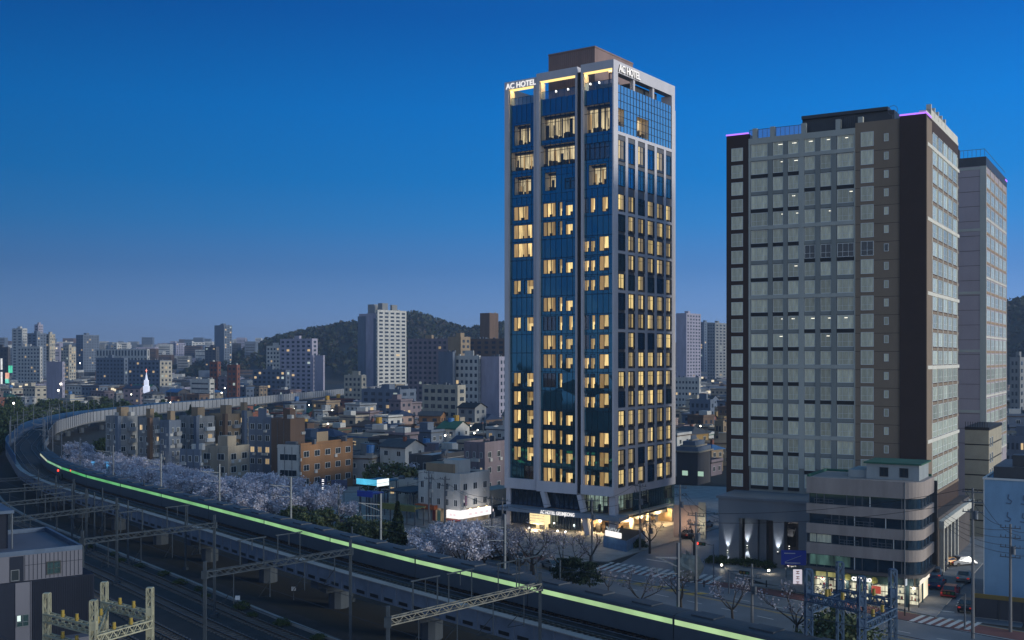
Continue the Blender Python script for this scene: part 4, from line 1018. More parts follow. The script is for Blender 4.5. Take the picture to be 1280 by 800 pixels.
for px, py, dy, dn in ((910,689,.05,1),(934.5,683,1.2,1),(972.8,691,.1,0),(987,684,2.2,1)):
    x = S.lx(px,yp+dy); z = S.lz(py,x,yp+dy); 
    L_ = empty('wall_lamp', (0,0,0)); L_.parent = tw; L_.location = (x,yp+dy-.22,z)
    b = MB(); b.tube((0,0,-.16),(0,0,.16),.11,n=10); b.box(-.05,0,-.05,.05,.22,.05); b.build('lamp_body', DSTEEL, L_)
    b = MB(); b.tube((0,0,.161),(0,0,.19),.09,n=8); 
    if dn: b.tube((0,0,-.19),(0,0,-.161),.09,n=8)
    b.build('lamp_lens', LED_W, L_)
    for sgn in ((1,-1) if dn else (1,)):
        l = D.lights.new('wall_spot','SPOT'); l.energy = 750 if sgn > 0 else 420; l.spot_size = rad(44); l.spot_blend = .7; l.shadow_soft_size = .08; l.color = (.95,.97,1)
        o = D.objects.new('wall_spot', l); COL.objects.link(o); o.parent = L_; o.location = (0,-.12,.25*sgn); o.rotation_euler = (rad(180-14) if sgn > 0 else rad(14),0,0)
# lower right wing behind the rounded building
b = MB(); b.box(-2,-.26,0,1.5,0,S.lz(600)); b.box(.01,0,0,1.6,DR+1,S.lz(640,0,6)); b.build('lower_wing', TBR2, tw)
b = MB(); 
for k in range(5): y = 1+k*3.1; b.box(1.6,y,0,2.2,y+.5,S.lz(640,0,6)-.6)
b.box(1.6,.5,S.lz(640,0,6)-1.6,2.3,DR+1,S.lz(640,0,6)-.5); b.build('colonnade', TCREAM, tw)

# ================================================================== THE SECOND TOWER BEHIND
S2 = Site(1232, 212, -31); S = S2; t2 = S.root('residential_tower'); tag(t2, 'mauve panelled apartment tower partly hidden at the right of the brown one', 'apartment tower')
MAUVE = M('mauve_panel', (.38,.33,.36), .75, var=.1, scale=.3, stretch=2)
XL2 = S.lx(1180); DR2 = S.ly(1258); ZT2 = S.lz(207)
b = MB(); b.box(XL2,0,0,0,DR2,ZT2); b.build('main_wall', MAUVE, t2)
b = MB()
for py in (208,285,364,437,513): z = S.lz(py); b.box(XL2,-.08,z-.5,.1,0,z)
b.box(-1.0,-.09,0,.12,-.0,ZT2); b.build('pale_band', TGREY, t2)
b = MB(); z = 14
while z < ZT2-1: b.box(XL2,-.03,z,-1.0,0,z+.08); z += 2.9
b.build('panel_joint', TBR2, t2)
b = MB(); b.box(XL2,-.02,ZT2+.01,.1,DR2,ZT2+1.8); b.box(XL2,.5,ZT2+1.8,-.5,DR2-.5,ZT2+1.9); b.box(-6.5,1,ZT2+1.9,-5,2.5,ZT2+3.8); b.build('crown', DSTEEL, t2)
b = MB(); b.box(XL2,.3,ZT2+3.3,-.2,.36,ZT2+3.38); b.box(-.26,.3,ZT2+3.3,-.2,DR2,ZT2+3.38)
for k in range(10): b.box(XL2*k/10-.25,.3,ZT2+1.9,XL2*k/10-.19,.36,ZT2+3.3)
b.build('railing', STEEL, t2)
b = MB(); b.box(.12,DR2-3,ZT2+1.2,.2,DR2,ZT2+1.5); b.build('violet_strip', LED_P, t2)
p2_ = 2.9; r = 12
while r < ZT2-2:
    for j in range(5):
        y0 = .5+(DR2-.9)*j/5; inst(win_mesh((DR2-.9)/5*.78,2.1,SG,FRAMEW,2,.38), 'window', t2, (.0,y0+(DR2-.9)/10,r), rad(90))
    r += p2_
b = MB(); r = 12; k = 0
while r < ZT2-1:
    b.box(-.01,.2,r-.5,.09,DR2,r-.15, 0 if k%4 else 1); r += p2_; k += 1
for j in range(6): y0 = .4+(DR2-.9)*j/5; b.box(-.01,y0-.12,10,.12,y0+.12,ZT2,1)
b.build('side_relief', [M('ochre_band',(.36,.25,.15),.8,var=.15), TCREAM], t2)
S = Site(1236,186,-31); pd = S.root('low_block'); tag(pd, 'low beige stone clad block with black grooves beside the mauve tower', 'building')
b = MB(); z = S.lz(538); b.box(S.lx(1206),0,0,0,S.ly(1252),z); b.build('wall', M('beige_stone',(.40,.35,.26),.8,var=.18,scale=.5), pd)
b = MB()
for k in range(6): b.box(S.lx(1206),-.03,z-2.6-k*2.6,.03,0,z-2.4-k*2.6); b.box(0,0,z-2.6-k*2.6,.03,S.ly(1252),z-2.4-k*2.6)
b.box(S.lx(1206),-.1,z,.1,S.ly(1252),z+.5); 
for k in range(10): b.box(S.lx(1206)*k/10-.3,0,z+.5,S.lx(1206)*k/10-.22,.08,z+1.4)
b.build('groove', BLACK, pd)
for k in range(5):
    for j in range(2): inst(win_mesh(1.2,1.7), 'window', pd, (.0,1.6+j*2.6,z-3.0-k*2.7), rad(90))

# ================================================================== THE ROUNDED CORNER BUILDING
S = S_C; rc = S.root('office_building'); tag(rc, 'five storey rounded corner building with pale bands, dark ribbon windows and lit shops', 'building')
XLc = S.lx(1008); DRc = S.ly(1168)-.2; xl = lambda px, y=0: S.lx(px,y)
PINKC = M('pinkish_render', (.34,.285,.26), .8, var=.25, scale=.5, stretch=5, bump=.1); GREENR = M('green_roof', (.03,.12,.08), .8, var=.3)
zc = lambda py: S.lz(py)
def outline(g=0.0, r=2.3, n=8):
    pts = [(XLc-g,DRc+g),(XLc-g,-g)]
    for k in range(n+1):
        t = -math.pi/2+math.pi/2*k/n; pts.append((-r+(r+g)*math.cos(t), r+(r+g)*math.sin(t)))
    pts.append((g,DRc+g)); return pts
BANDS = [(604,629),(645,667),(687,708),(729-1,748)]
lev = [zc(604),zc(629),zc(645.5),zc(667),zc(682.5),zc(705),zc(716.5)]
b = MB()
Ztop = zc(604); fls = [(zc(625),Ztop),(zc(651.5),zc(638.5)),(zc(677.5),zc(664.5)),(zc(704.5),zc(690))]
for z0,z1 in fls: b.prism(outline(.0), z0, z1)
b.build('band', PINKC, rc)
b = MB(); zlo = zc(721); b.prism(outline(-.35), zlo, fls[0][0], 0, 0); b.build('ribbon_glazing', [M('ribbon_glass',(.02,.045,.075),.07,.2,var=.5,scale=.5,spec=.9)], rc)
b = MB(); q = random.Random(4)
gaps = [(fls[1][1],fls[0][0]),(fls[2][1],fls[1][0]),(fls[3][1],fls[2][0]),(zlo,fls[3][0])]
for gi,(z0,z1) in enumerate(gaps):
    n = 12
    for k in range(n+1):
        x = XLc+.3+(-2.6-XLc)*k/n
        if q.random() < .8: b.box(x-.05,.22,z0,x+.05,.349,z1,0 if q.random() < .8 else 1)
    for k in range(4): y = 2.4+(DRc-2.6)*k/3; b.box(-.349,y-.05,z0,-.22,y+.05,z1,0)
b.build('window_mullion', [STEEL, FRAMEW], rc)
b = MB(); b.box(XLc+.4,.25,gaps[2][0]+.1,XLc+3.2,.349,gaps[2][1]-.1); b.build('pale_blind', CURT, rc)
b = MB()
for gi,xo in ((2,4.2),(1,2.3),(2,8.2),(1,6.0),(0,1.0)): 
    x = XLc+xo; z0 = gaps[gi][0]; b.box(x,.0,z0+.25,x+2.4,.06,z0+.31); b.box(x,.0,z0+.62,x+2.4,.06,z0+.68)
    for k in range(5): b.box(x+k*.6-.02,.06,z0,x+k*.6+.02,.1,z0+.66)
b.build('window_guard', STEEL, rc)
b = MB(); b.box(XLc+.4,.2,gaps[3][0]+.25,xl(1062),.345,gaps[3][1]-.1); b.build('lit_ribbon', E('teal_office_light',(.25,.55,.48),.16,folds=.9,pitch=1.2), rc)
b = MB(); b.prism(outline(-.5), Ztop-.6, Ztop-.55); b.build('roof', GREENR, rc)
b = MB(); 
for (x0,y0,x1,y1) in ((XLc+.01,.25,XLc+.31,DRc-.01),(XLc+.31,DRc-.3,-.3,DRc-.01)): b.box(x0,y0,Ztop+.001,x1,y1,Ztop+.3)
b.build('parapet', GREENR, rc)
ph = M('blue_grey_render',(.30,.33,.34),.8,var=.2,scale=.5,stretch=3); zr = S.lz(580,-3,3); hx0, hx1 = S.lx(1083,2.2), -.6
b = MB(); b.box(hx0,2.2,Ztop-.55,hx1,DRc-.5,zr); b.box(hx0-2.4,2.8,Ztop-.55,hx0,DRc-.6,zr-1.0); b.build('stair_hut', ph, rc)
b = MB(); b.box(hx0-.3,1.9,zr,hx1+.3,DRc-.3,zr+.18); b.build('hut_roof', GREENR, rc)
for px in (1105,1130): inst(win_mesh(1.05,1.15,GLASS,FRAMED,2), 'hut_window', rc, (S.lx(px,2.2),2.2,Ztop+.35))
# shops
zs = zc(727); b = MB(); b.prism(outline(.18), zc(724)-.1, zlo); b.build('shop_canopy', M('dark_canopy',(.10,.09,.09),.6,var=.2), rc)
b = MB(); b.prism(outline(-2.6,1.0), 0, zc(724)); b.build('shop_rear_wall', M('shop_wall',(.45,.42,.36),.8,var=.3,scale=.8), rc)
SHOPL = E('shop_light',(1.0,.88,.62),.95,folds=.85,pitch=2.2)
b = MB(); zt = zc(736); q = random.Random(9)
shops = [(1018,1033),(1036,1048),(1051,1058),(1062,1073),(1078,1086),(1090,1110),(1118,1131),(1137,1148)]
for pa,pc in shops:
    x0, x1 = xl(pa,.6), xl(pc,.6); b.box(x0,.75,.45,x1,.8,zt,0)
    for k in range(3): z = .9+k*.75; b.box(x0,.6,z,x1,.74,z+.06,1)
    for k in range(9): x = x0+(x1-x0)*q.random(); z = .96+.75*q.randrange(3); b.box(x,.62,z,x+.12+.2*q.random(),.72,z+.15+.35*q.random(),2+q.randrange(3))
    b.box(x0-.05,.5,.2,x0,.9,zt+.1,1); b.box(x1,.5,.2,x1+.05,.9,zt+.1,1)
    b.quad((x0,.55,.45),(x1,.55,.45),(x1,.55,zt),(x0,.55,zt),5)
b.build('shop_window', [SHOPL, FRAMED, M('goods_red',(.5,.06,.05)), M('goods_white',(.6,.6,.55)), M('goods_dark',(.06,.06,.07)), PANE], rc)
b = MB(); xs = [xl(p,.6) for p in (1009,1017)]
for pa,pc in ((1009,1017.5),(1033.2,1035.8),(1048.2,1050.8),(1058.2,1061.8),(1073.2,1077.8),(1086.2,1089.8),(1110.2,1117.8),(1131.2,1136.8)): b.box(xl(pa,.6),.3,0,xl(pc,.6),.9,zc(724)-.11)
b.box(xl(1009),.52,zt+.1,-1.0,.95,zc(724)-.11); b.build('shop_front', M('teal_front',(.03,.07,.09),.6,var=.2), rc)
b = MB(); b.box(-.7,2.6,.3,-.62,4.0,zt); b.box(-.7,4.5,.3,-.62,DRc-.8,zt); b.build('shop_window', [SHOPL], rc)
b = MB(); b.box(-.9,1.5,zt+.1,-.55,DRc-.2,zc(724)-.11); b.box(-.9,4.05,0,-.5,4.45,zt); b.build('shop_front', M('teal_front'), rc)
for pa,pc,cc in ((1019,1044,(.55,.52,.18)),):
    b = MB(); b.box(xl(pa),.30,zt+.25,xl(pc),.5,zt+.8); b.build('shop_sign', E('yellowish_sign',cc,.5,folds=.4,pitch=2), rc)
b = MB(); b.box(xl(1055),.25,zt-.05,xl(1115),.5,zt+.95); sb = b.build('shop_sign', M('dark_green_sign',(.02,.05,.05),.5,var=.1), rc)
text('catuno', .95, 'lettering', rc, (xl(1064), .2, zt+.15), (rad(90),0,0), E('letter_lit',(1,.97,.92),1.4), .03, 'LEFT', .03, .95)
b = MB(); b.tube((0,.0,0),(0,-.04,0),.42,n=14); b.build('shop_badge', M('olive_badge',(.20,.20,.04),.6,var=.2), rc, (xl(1059.5),.24,zt+.5)); b = MB(); b.tube((0,.0,0),(0,-.04,0),.42,n=14); b.build('shop_badge', M('olive_badge'), rc, (xl(1092.5),.24,zt+.4))
b = MB(); b.box(xl(1089,0),.2,1.4,xl(1100,0),.54,2.3); b.build('shop_banner', E('red_sign',(.8,.10,.06),.5), rc)
b = MB(); b.box(-.3,.9,zt+.25,-.2,DRc-2,zt+.75); b.build('shop_sign', E('white_sign',(1,.9,.75),1.0), rc)
b = MB(); b.box(xl(1133),-.6,zc(733),xl(1133)+.12,-.1,zc(725)); b.build('blade_sign', E('pale_sign',(.8,.9,1),.6), rc)
b = MB(); b.tube((0,0,0),(0,0,Ztop),.07,n=8); b.build('downpipe', STEEL, rc, (xl(1131),-.08,0))
for px in (1025,1055,1085,1112,1140): point('shop_lamp', rc, (xl(px),-.2,zt-.2), 60, (1,.88,.66), .3)
# ================================================================== BLUE-WALLED BUILDING AT THE RIGHT EDGE, HOARDING IN FRONT
cx_ = Vector((wx(1230,139),139)); S = Site(1230,139,-31); 
bb = empty('warehouse', (cx_.x,cx_.y,0), rad(-31)); tag(bb, 'plain blue walled building at the right edge with rows of hooked brackets', 'building')
BLUEW = M('blue_render', (.20,.36,.54), .75, var=.22, scale=.25, stretch=2)
zt = wz(599,139); b = MB(); b.box(0,0,0,18,14,zt); b.build('wall', BLUEW, bb)
b = MB(); b.box(-.15,-.15,zt,18,.25,zt+.22); b.box(-.15,.25,zt,.2,14,zt+.22); b.box(-.06,-.06,0,.06,-.0,zt); b.build('coping', FRAMEW, bb)
b = MB(); b.box(1,1,zt+.0,17,13,zt+1.6); b.box(3,3,zt+1.6,6,5,zt+3); b.build('roof', DSTEEL, bb)
for r_ in range(2):
    for c_ in range(4):
        b = MB(); x = 2.9+c_*1.75-.1*r_; z = zt-2.3-r_*2.25
        b.bar((x,-.05,z+.55),(x-.1,-.05,z),.07,.12); b.bar((x-.1,-.05,z),(x+.35,-.05,z-.28),.07,.12); b.bar((x+.35,-.05,z-.28),(x+.2,-.05,z-.62),.07,.12); b.bar((x+.2,-.05,z-.62),(x-.35,-.05,z-.55),.07,.12)
        b.build('bracket', M('bracket_blue',(.09,.15,.24),.6,var=.1), bb)
p0 = gp(1218,772); ho = empty('hoarding', (p0.x,p0.y,0), rad(-31)); tag(ho, 'dark site hoarding with an ochre top strip below the blue wall', 'fence')
b = MB(); b.box(0,0,.1,22,.12,2.4); b.build('panel', M('hoarding_dark',(.05,.05,.06),.6,var=.2), ho)
b = MB(); b.box(0,-.04,2.4,22,.16,2.9); b.build('top_strip', M('ochre_strip',(.22,.15,.04),.7,var=.2), ho)
b = MB(); 
for k in range(9): b.box(k*2.6,-.1,0,k*2.6+.1,0,2.4)
b.build('post', DSTEEL, ho)

# ================================================================== OTHER BUILDINGS NEAR AND FAR
WALLC = {'cream':(.50,.46,.38),'white':(.62,.61,.58),'grey':(.28,.29,.30),'brick red':(.26,.10,.07),'brown':(.17,.11,.08),'beige':(.42,.36,.28),'tan':(.36,.27,.18),
         'mauve':(.27,.22,.25),'slate blue':(.16,.20,.27),'ochre':(.40,.26,.10),'charcoal':(.09,.09,.10),'pale pink':(.46,.33,.29),'orange brick':(.33,.175,.085),'lilac':(.42,.40,.50)}
ROOFC = {'dark grey':(.07,.075,.085),'green':(.04,.14,.09),'navy':(.03,.045,.09),'rust':(.17,.08,.05),'pale':(.42,.43,.44),'blue':(.06,.17,.36),'black':(.02,.02,.022),'brown':(.10,.065,.05)}
WMAT = {k: M('wall_'+k.replace(' ','_'), tuple(c*.86 for c in v), .85, var=.28, scale=.3, stretch=4) for k,v in WALLC.items()}
RMAT = {k: M('roof_'+k.replace(' ','_'), v, .75, var=.35, scale=.5) for k,v in ROOFC.items()}
TANKM = {'yellow':M('tank_yellow',(.48,.27,.03),.5,var=.15),'blue':M('tank_blue',(.05,.18,.42),.5,var=.15)}
HEROES = []
def far_windows(b, x0, x1, y, z0, z1, n, nf, gm, lm, q, lit, ww=.55, hh=.5, right=False, d=.05):
    fh = (z1-z0)/nf; dx = (x1-x0)/n
    for f in range(nf):
        for i in range(n):
            m = (lm if q.random() < .7 else lm+1) if q.random() < lit else gm
            a = x0+dx*(i+.5-ww/2); c = a+dx*ww; za = z0+fh*(f+.3); zc_ = za+fh*hh
            if right: b.box(y-.3,a,za,y+d,c,zc_,m)
            else: b.box(a,y-d,za,c,y+.3,zc_,m)
def block(name, label, cat, pl, pc, pr, Y, top, wall, nl=4, nr=3, ang=-33, fh=3.0, roof='dark grey', lit=.06, ww=.5, hh=.5, base=0.0, dep=None, near=None, group=None, hut=True, glass=None, rail=False, parapet=.5, side=None, hutc=None, wl=True, wr=True):
    S = Site(pc, Y, ang); r = S.root(name); tag(r, label, cat, group); x0 = S.lx(pl) if pl < pc else -(dep or 10); y1 = S.ly(pr) if pr > pc else (dep or 10)
    y1 = min(y1, 45); zt = S.lz(top); wm = WMAT.get(wall, wall); q = random.Random(int(pl*7+top*13)); HEROES.append((S.w(x0/2,y1/2).xy, max(-x0,y1)*.62+3))
    near = Y < 330 if near is None else near
    b = MB(); b.box(x0,0,0,0,y1,zt,0); nf = max(1,int((zt-base-1.0)/fh)); g = glass or GLASS
    if side: b.box(-.5,-.012,0,.012,y1,zt-.01,4)
    mats = [wm,g,LITH,LITK,WMAT.get(side,WMAT['grey'])]
    z0 = zt-nf*fh-.6
    if not near:
        if wl: far_windows(b, x0+.4, -.6, 0, z0, zt-.6, nl, nf, 1, 2, q, lit, ww, hh)
        if nr and wr: far_windows(b, .6, y1-.3, 0, z0, zt-.6, nr, nf, 1, 2, q, lit, ww, hh, True)
    b.build('wall', mats, r)
    if near:
        for f in range(nf):
            for i in range(nl if wl else 0):
                wd = (-x0)/nl; inst(win_mesh(wd*ww, fh*hh, LITH if q.random() < lit else g), 'window', r, (x0+wd*(i+.5),0,z0+fh*f+fh*.3))
            for i in range(nr if wr else 0):
                wd = y1/nr; inst(win_mesh(wd*ww, fh*hh, LITH if q.random() < lit else g), 'window', r, (0,wd*(i+.5),z0+fh*f+fh*.3), rad(90))
    b = MB(); b.box(x0+.25,.25,zt+.001,-.25,y1-.25,zt+.05,0)
    for a in ((x0,0,0,.25),(x0,y1-.25,0,y1),(x0,.25,x0+.25,y1-.25),(-.25,.25,0,y1-.25)): b.box(a[0],a[1],zt+.001,a[2],a[3],zt+parapet,1)
    b.build('roof', [RMAT[roof],wm], r)
    if hut:
        b = MB(); hw = min(-x0*.35,5); b.box(x0*.6,y1*.3,zt+.06,x0*.6+hw,y1*.3+min(4,y1*.4),zt+2.7); b.build('stair_hut', WMAT.get(hutc, wm), r)
    um = STEEL if q.random() < .5 else WMAT['white']
    for k in range(min(7,max(2,int(-x0/3)))):
        b = MB(); x = x0*q.uniform(.1,.92); y = y1*q.uniform(.1,.9); b.box(x,y,zt+.055,x+q.uniform(.6,1.5),y+q.uniform(.5,1.1),zt+q.uniform(.7,1.5)); b.build('rooftop_unit', um, r)
    if q.random() < .5: b = MB(); x = x0*q.uniform(.2,.8); b.tube((x,y1*.5,zt),(x,y1*.5,zt+3.6),.05); b.bar((x-.6,y1*.5,zt+3.3),(x+.6,y1*.5,zt+3.3),.05,.05); b.build('antenna', DSTEEL, r)
    if near:
        b = MB()
        for k in range(2): x = x0*(.33+.34*k); b.tube((x,-.07,0),(x,-.07,zt),.06,n=6)
        b.build('downpipe', STEEL, r)
        b = MB()
        for k in range(4): f = q.randrange(nf); x = x0*q.uniform(.1,.9); b.box(x-.4,-.38,z0+fh*f+fh*.06,x+.4,-.02,z0+fh*f+fh*.27)
        for k in range(3): f = q.randrange(nf); y = y1*q.uniform(.1,.9); b.box(.02,y-.4,z0+fh*f+fh*.06,.38,y+.4,z0+fh*f+fh*.27)
        stuff(b.build('air_conditioners', WMAT['white'], r))
    b = MB()
    for f in range(nf+1): z = z0+fh*f; b.box(x0-.04,-.04,z-.06,.04,y1,z+.06)
    b.build('floor_line', wm, r)
    if rail:
        b = MB(); b.box(x0+.1,.08,zt+1.3,-.1,.12,zt+1.36)
        for k in range(8): x = x0+.1-(x0)*k/8; b.box(x,.08,zt+.5,x+.06,.12,zt+1.3)
        b.build('roof_railing', DSTEEL, r)
    return S, r, x0, y1, zt, z0
# --- near: grey building at the bottom left
S = Site(103,105,36); nb = S.root('station_building'); tag(nb, 'near grey panelled building at the lower left corner with one lit window', 'building')
PANL = M('pale_panel', (.14,.145,.18), .75, 0, var=.1, scale=.3, stretch=3, spec=.15); CORR = M('dark_corrugated', (.022,.028,.045), .8, 0, var=.15, scale=.3, stretch=4, spec=.08); BLROOF = M('blue_grey_roof', (.07,.11,.18), .7, var=.3, scale=.4)
zt, zm = S.lz(681), S.lz(718); xx = lambda px: S.lx(px); x0 = xx(-40); dp = 14
b = MB(); b.box(x0,0,zm,0,dp,zt-.45); b.build('upper_wall', PANL, nb)
b = MB(); 
n = 14
for k in range(n): x = xx(31)+(0-xx(31))*k/n; b.box(x-.02,-.03,zm+.05,x+.02,0,zt-.46)
b.box(xx(31),-.04,(zt+zm)/2,0,-.031,(zt+zm)/2+.04); b.build('panel_joint', CORR, nb)
b = MB(); b.box(xx(12),-.05,zm+.02,xx(29.5),.0,zt-.5); b.build('dark_bay', CORR, nb)
inst(win_mesh(xx(76)-xx(58),1.25,TEALG,FRAMED,2,.45), 'window', nb, ((xx(58)+xx(76))/2,-.0,zm+.35))
inst(win_mesh(xx(24)-xx(13),1.05,GLASS,STEEL,1), 'window', nb, ((xx(13)+xx(24))/2,-.05,zm+.1))
b = MB()
for a in ((x0,0,0,.3),(x0,dp-.3,0,dp),(-.3,.3,0,dp-.3)): b.box(a[0],a[1],zt-.44,a[2],a[3],zt)
b.box(x0,.3,zt-1.5,-.3,dp-.3,zt-1.2); b.build('roof', BLROOF, nb)
b = MB(); b.box(x0,5,zt-1.2,xx(24),dp-1,zt+3.0); b.build('penthouse', CORR, nb); b = MB(); b.box(x0,4.2,zt+3.0,xx(30),dp-.4,zt+3.3); b.build('penthouse_roof', BLROOF, nb)
b = MB(); b.tube((xx(28),4.5,zt-1.2),(xx(28),4.5,zt+3),.08); b.build('downpipe', STEEL, nb)
b = MB(); b.box(x0,-.35,0,1.0,dp+1,zm-.001); b.build('lower_wall', CORR, nb)
b = MB(); b.box(xx(18),-.42,0,xx(36.5),-.36,zm-.05); b.box(xx(36.8),-.5,0,xx(37.8),-.36,zm); b.build('pale_strip', PANL, nb)
b = MB()
for k in range(34): x = xx(40)+(1.0-xx(40))*k/34; b.box(x-.03,-.40,.1,x+.03,-.351,zm-.06)
b.build('corrugation', CORR, nb)
zw = S.lz(772); inst(win_mesh(xx(35)-xx(19),1.15,TEALG,STEEL,2,.4), 'window', nb, ((xx(19)+xx(35))/2,-.43,zw)); 
b = MB(); b.box(xx(19.5),-.47,zw+.55,xx(24.5),-.456,zw+1.1); b.build('lit_pane', E('cold_room',(.8,1,.95),1.0), nb)
b = MB(); b.box(xx(62),-2.0,0,1.0,-.36,S.lz(790)); b.build('annex', PANL, nb)

# --- the white three storey corner building with a lit fascia
S, r, x0, y1, zt, z0 = block('shop_building','white three storey corner building with a glowing white fascia sign','building',523,575,612,201,596,'white',5,3,-38,2.95,lit=.0,ww=.42,hh=.44,hut=True,near=True)
S_W = S
b = MB(); b.box(S.lx(562),-.9,S.lz(648),.55,-.35,S.lz(638)); b.box(.3,-.34,S.lz(648),.9,S.ly(616,.9),S.lz(638)); b.build('fascia_sign', E('white_fascia',(1,.96,.96),1.15), r)
b = MB(); 
for k in range(5): b.box(.92,1.5+k*1.6,S.lz(645),.95,2.3+k*1.6,S.lz(642)); 
for k in range(2): b.box(S.lx(566)+k*.9,-.93,S.lz(645),S.lx(566)+.6+k*.9,-.9,S.lz(642))
b.build('faint_lettering', E('pink_letter',(.95,.80,.82),1.0), r)
b = MB(); b.box(S.lx(562),-1.2,S.lz(651),.5,-.3,S.lz(649.5)); b.build('awning', M('red_awning',(.35,.05,.06),.7,var=.2), r)
b = MB(); b.box(.02,1,.2,.06,y1-.5,2.8); b.box(-6,-.06,.2,-.5,-.02,2.6); b.build('shop_window', E('dim_shop',(.8,.6,.4),.25,folds=.9,pitch=1.5), r)
for k in range(3): 
    b = MB(); b.ball((0,0,0),.22); b.build('shop_lamp', E('shop_globe',(1,.75,.4),3), r, (.8,2+k*2.4,2.7))
b = MB(); b.box(x0,-1.0,2.3,S.lx(547),-.02,3.1); b.build('shop_sign', M('orange_sign',(.5,.12,.04),.6,var=.2), r)
b = MB(); b.box(S.lx(541),-.08,.1,S.lx(545),-.02,2.2); b.build('shop_door', M('red_door',(.25,.05,.05),.6), r)
b = MB(); b.box(S.lx(547),-.08,.1,S.lx(551),-.02,2.2); b.build('shop_door', M('green_door',(.2,.35,.25),.6), r)
b = MB(); b.box(x0+.1,2,zt+.1,x0+7,5.5,zt+1.9); b.build('roof_shed', WMAT['tan'], r)
b = MB(); b.box(.3,1.0,S.lz(632),.7,1.2,S.lz(620)); b.build('blade_sign', M('pink_sign',(.45,.25,.32),.6,var=.4,scale=3), r)
b = MB(); b.box(-5,y1,0,-.5,y1+9,S.lz(612,0,y1+3)); b.box(-.49,y1+.3,.1,-.45,y1+8,2.5,1); b.build('rear_wing', [WMAT['cream'],GLASS], r)
point('sign_glow', r, (2.2,4,4.2), 130, (1,.95,.95), .8); point('sign_glow', r, (-1,-2.2,4.2), 60, (1,.95,.95), .5)
# --- orange building, grey-white wing, brown block
block('office_building','orange brick building with dark windows behind the blossom trees','building',375,376,441,245,557,'orange brick',1,5,-30,3.1,lit=.05,ww=.5,hh=.45,dep=3,hutc='tan')
block('office_building','grey white building with two wide dark window bands beside the orange brick one','building',347,374,375,246,559,'white',1,1,-20,3.6,lit=.0,ww=.8,hh=.42,dep=5,hut=False)
block('apartment_block','grey apartment block with dark balcony column left of the brown brick one','building',311,339,341,272,524,'slate blue',3,1,-24,2.9,lit=.12,ww=.55,hh=.5,dep=9)
block('apartment_block','blank brown brick block with a lit water tank behind the orange building','building',339,363,381,262,526,'brown',2,2,-30,3.1,lit=.03,wl=False,wr=False)
block('house','small pale blue two storey house next to a beige one by the blossoms','house',225,250,252,246,563,'slate blue',3,1,-20,3.0,lit=.05,hut=False,dep=7,parapet=.2)
block('house','beige two storey house with wide wall right of the pale blue house','house',250,285,312,252,561,'beige',2,2,-25,3.0,lit=.12,hutc='beige')
# --- the four storey villas, each a thing
for i,(pl,pc,pr,Y,top,wl_,sd) in enumerate(((132,148,172,272,523,'grey','navy'),(173,188,200,268,525,'grey','brown'),(200,212,226,265,528,'slate blue','tan'),(224,246,268,280,523,'grey','beige'),(262,282,300,285,520,'tan','orange brick'),(292,306,316,288,516,'beige','white'))):
    lab = ['dark grey villa block at the left end of the villa row','grey villa block with brown corner tower, second of the villa row','slate blue villa block, third of the villa row','grey villa block with curved balconies, fourth of the villa row','tan villa block with orange brick corner, fifth of the villa row','beige villa block at the right end of the villa row'][i]
    S, r, x0, y1, zt, z0 = block('villa',lab,'apartment block',pl,pc,pr,Y,top,wl_,2,2,-38,2.9,lit=.05,ww=.5,hh=.46,side=None,hut=True,hutc='tan')
    for f in range(4):
        b = MB(); z = zt-.6-2.9*(f+1)+.2; b.box(.02,y1*.45,z,1.0,y1*.9,z+.15); b.box(.9,y1*.45,z+.151,1.0,y1*.9,z+1.0); b.box(.02,y1*.45,z+.152,.9,y1*.45+.1,z+.98); b.build('balcony', FRAMEW if i%2 else WMAT['grey'], r)
    b = MB(); b.box(-.9,-.35,0,.3,.5,zt+.6); b.build('stair_tower', WMAT['brown' if sd in ('brown','orange brick') else 'slate blue'], r)
# --- behind the market
block('shop_building','mauve building with small dark windows directly left of the hotel','building',580,606,640,226,556,'mauve',3,3,-33,3.2,lit=.06,ww=.35,hh=.4,hut=False)
S, r, x0, y1, zt, z0 = block('parking_block','dark open deck building with a white zigzag fire stair','building',511,540,585,238,572,'charcoal',2,2,-30,3.2,lit=.0,hut=False,roof='pale',wr=False)
b = MB()
for k in range(3):
    z = zt-1.5-3.0*k; b.box(.02,.5,z,1.0,y1,z+.3,0); b.box(.9,.5,z+1.0,.98,y1,z+1.08,0)
    b.bar((.8,1+k*.5,z-2.6),(.8,4.5+k*.5,z),.9,.18,0); b.bar((.4,1+k*.5,z-1.6),(.4,4.5+k*.5,z+1),.08,.08,0)
b.build('fire_stair', WMAT['white'], r)
# --- market canopies, lit canopy, signs
def canopy(px0,py0,px1,Y,zt,dep,mat,label,lip=None,name='market_canopy'):
    a = Vector((wx(px0,Y),Y)); d = Vector((.80,-.60)); L = (wx(px1,Y)-wx(px0,Y))/.9; r = empty(name,(a.x,a.y,0),math.atan2(d.y,d.x)); tag(r,label,'canopy')
    b = MB(); b.box(0,0,zt-.25,L,dep,zt); b.build('canopy_roof', mat, r)
    b = MB()
    for x in (.3,L/2,L-.3):
        for y in (.3,dep-.3): b.box(x-.08,y-.08,0,x+.08,y+.08,zt-.25)
    b.build('post', STEEL, r)
    if lip: b = MB(); b.box(-.1,-.25,zt-.75,L+.1,-.01,zt+.35); b.build('fascia', lip, r)
    return r, L
r, L = canopy(447,0,478,216,wz(600,216),6,M('teal_canopy',(.05,.16,.22),.5),'low canopy with a glowing turquoise fascia left of the market',E('turquoise_fascia',(.10,.62,.95),1.0,folds=.3,pitch=.3),'filling_station_canopy')
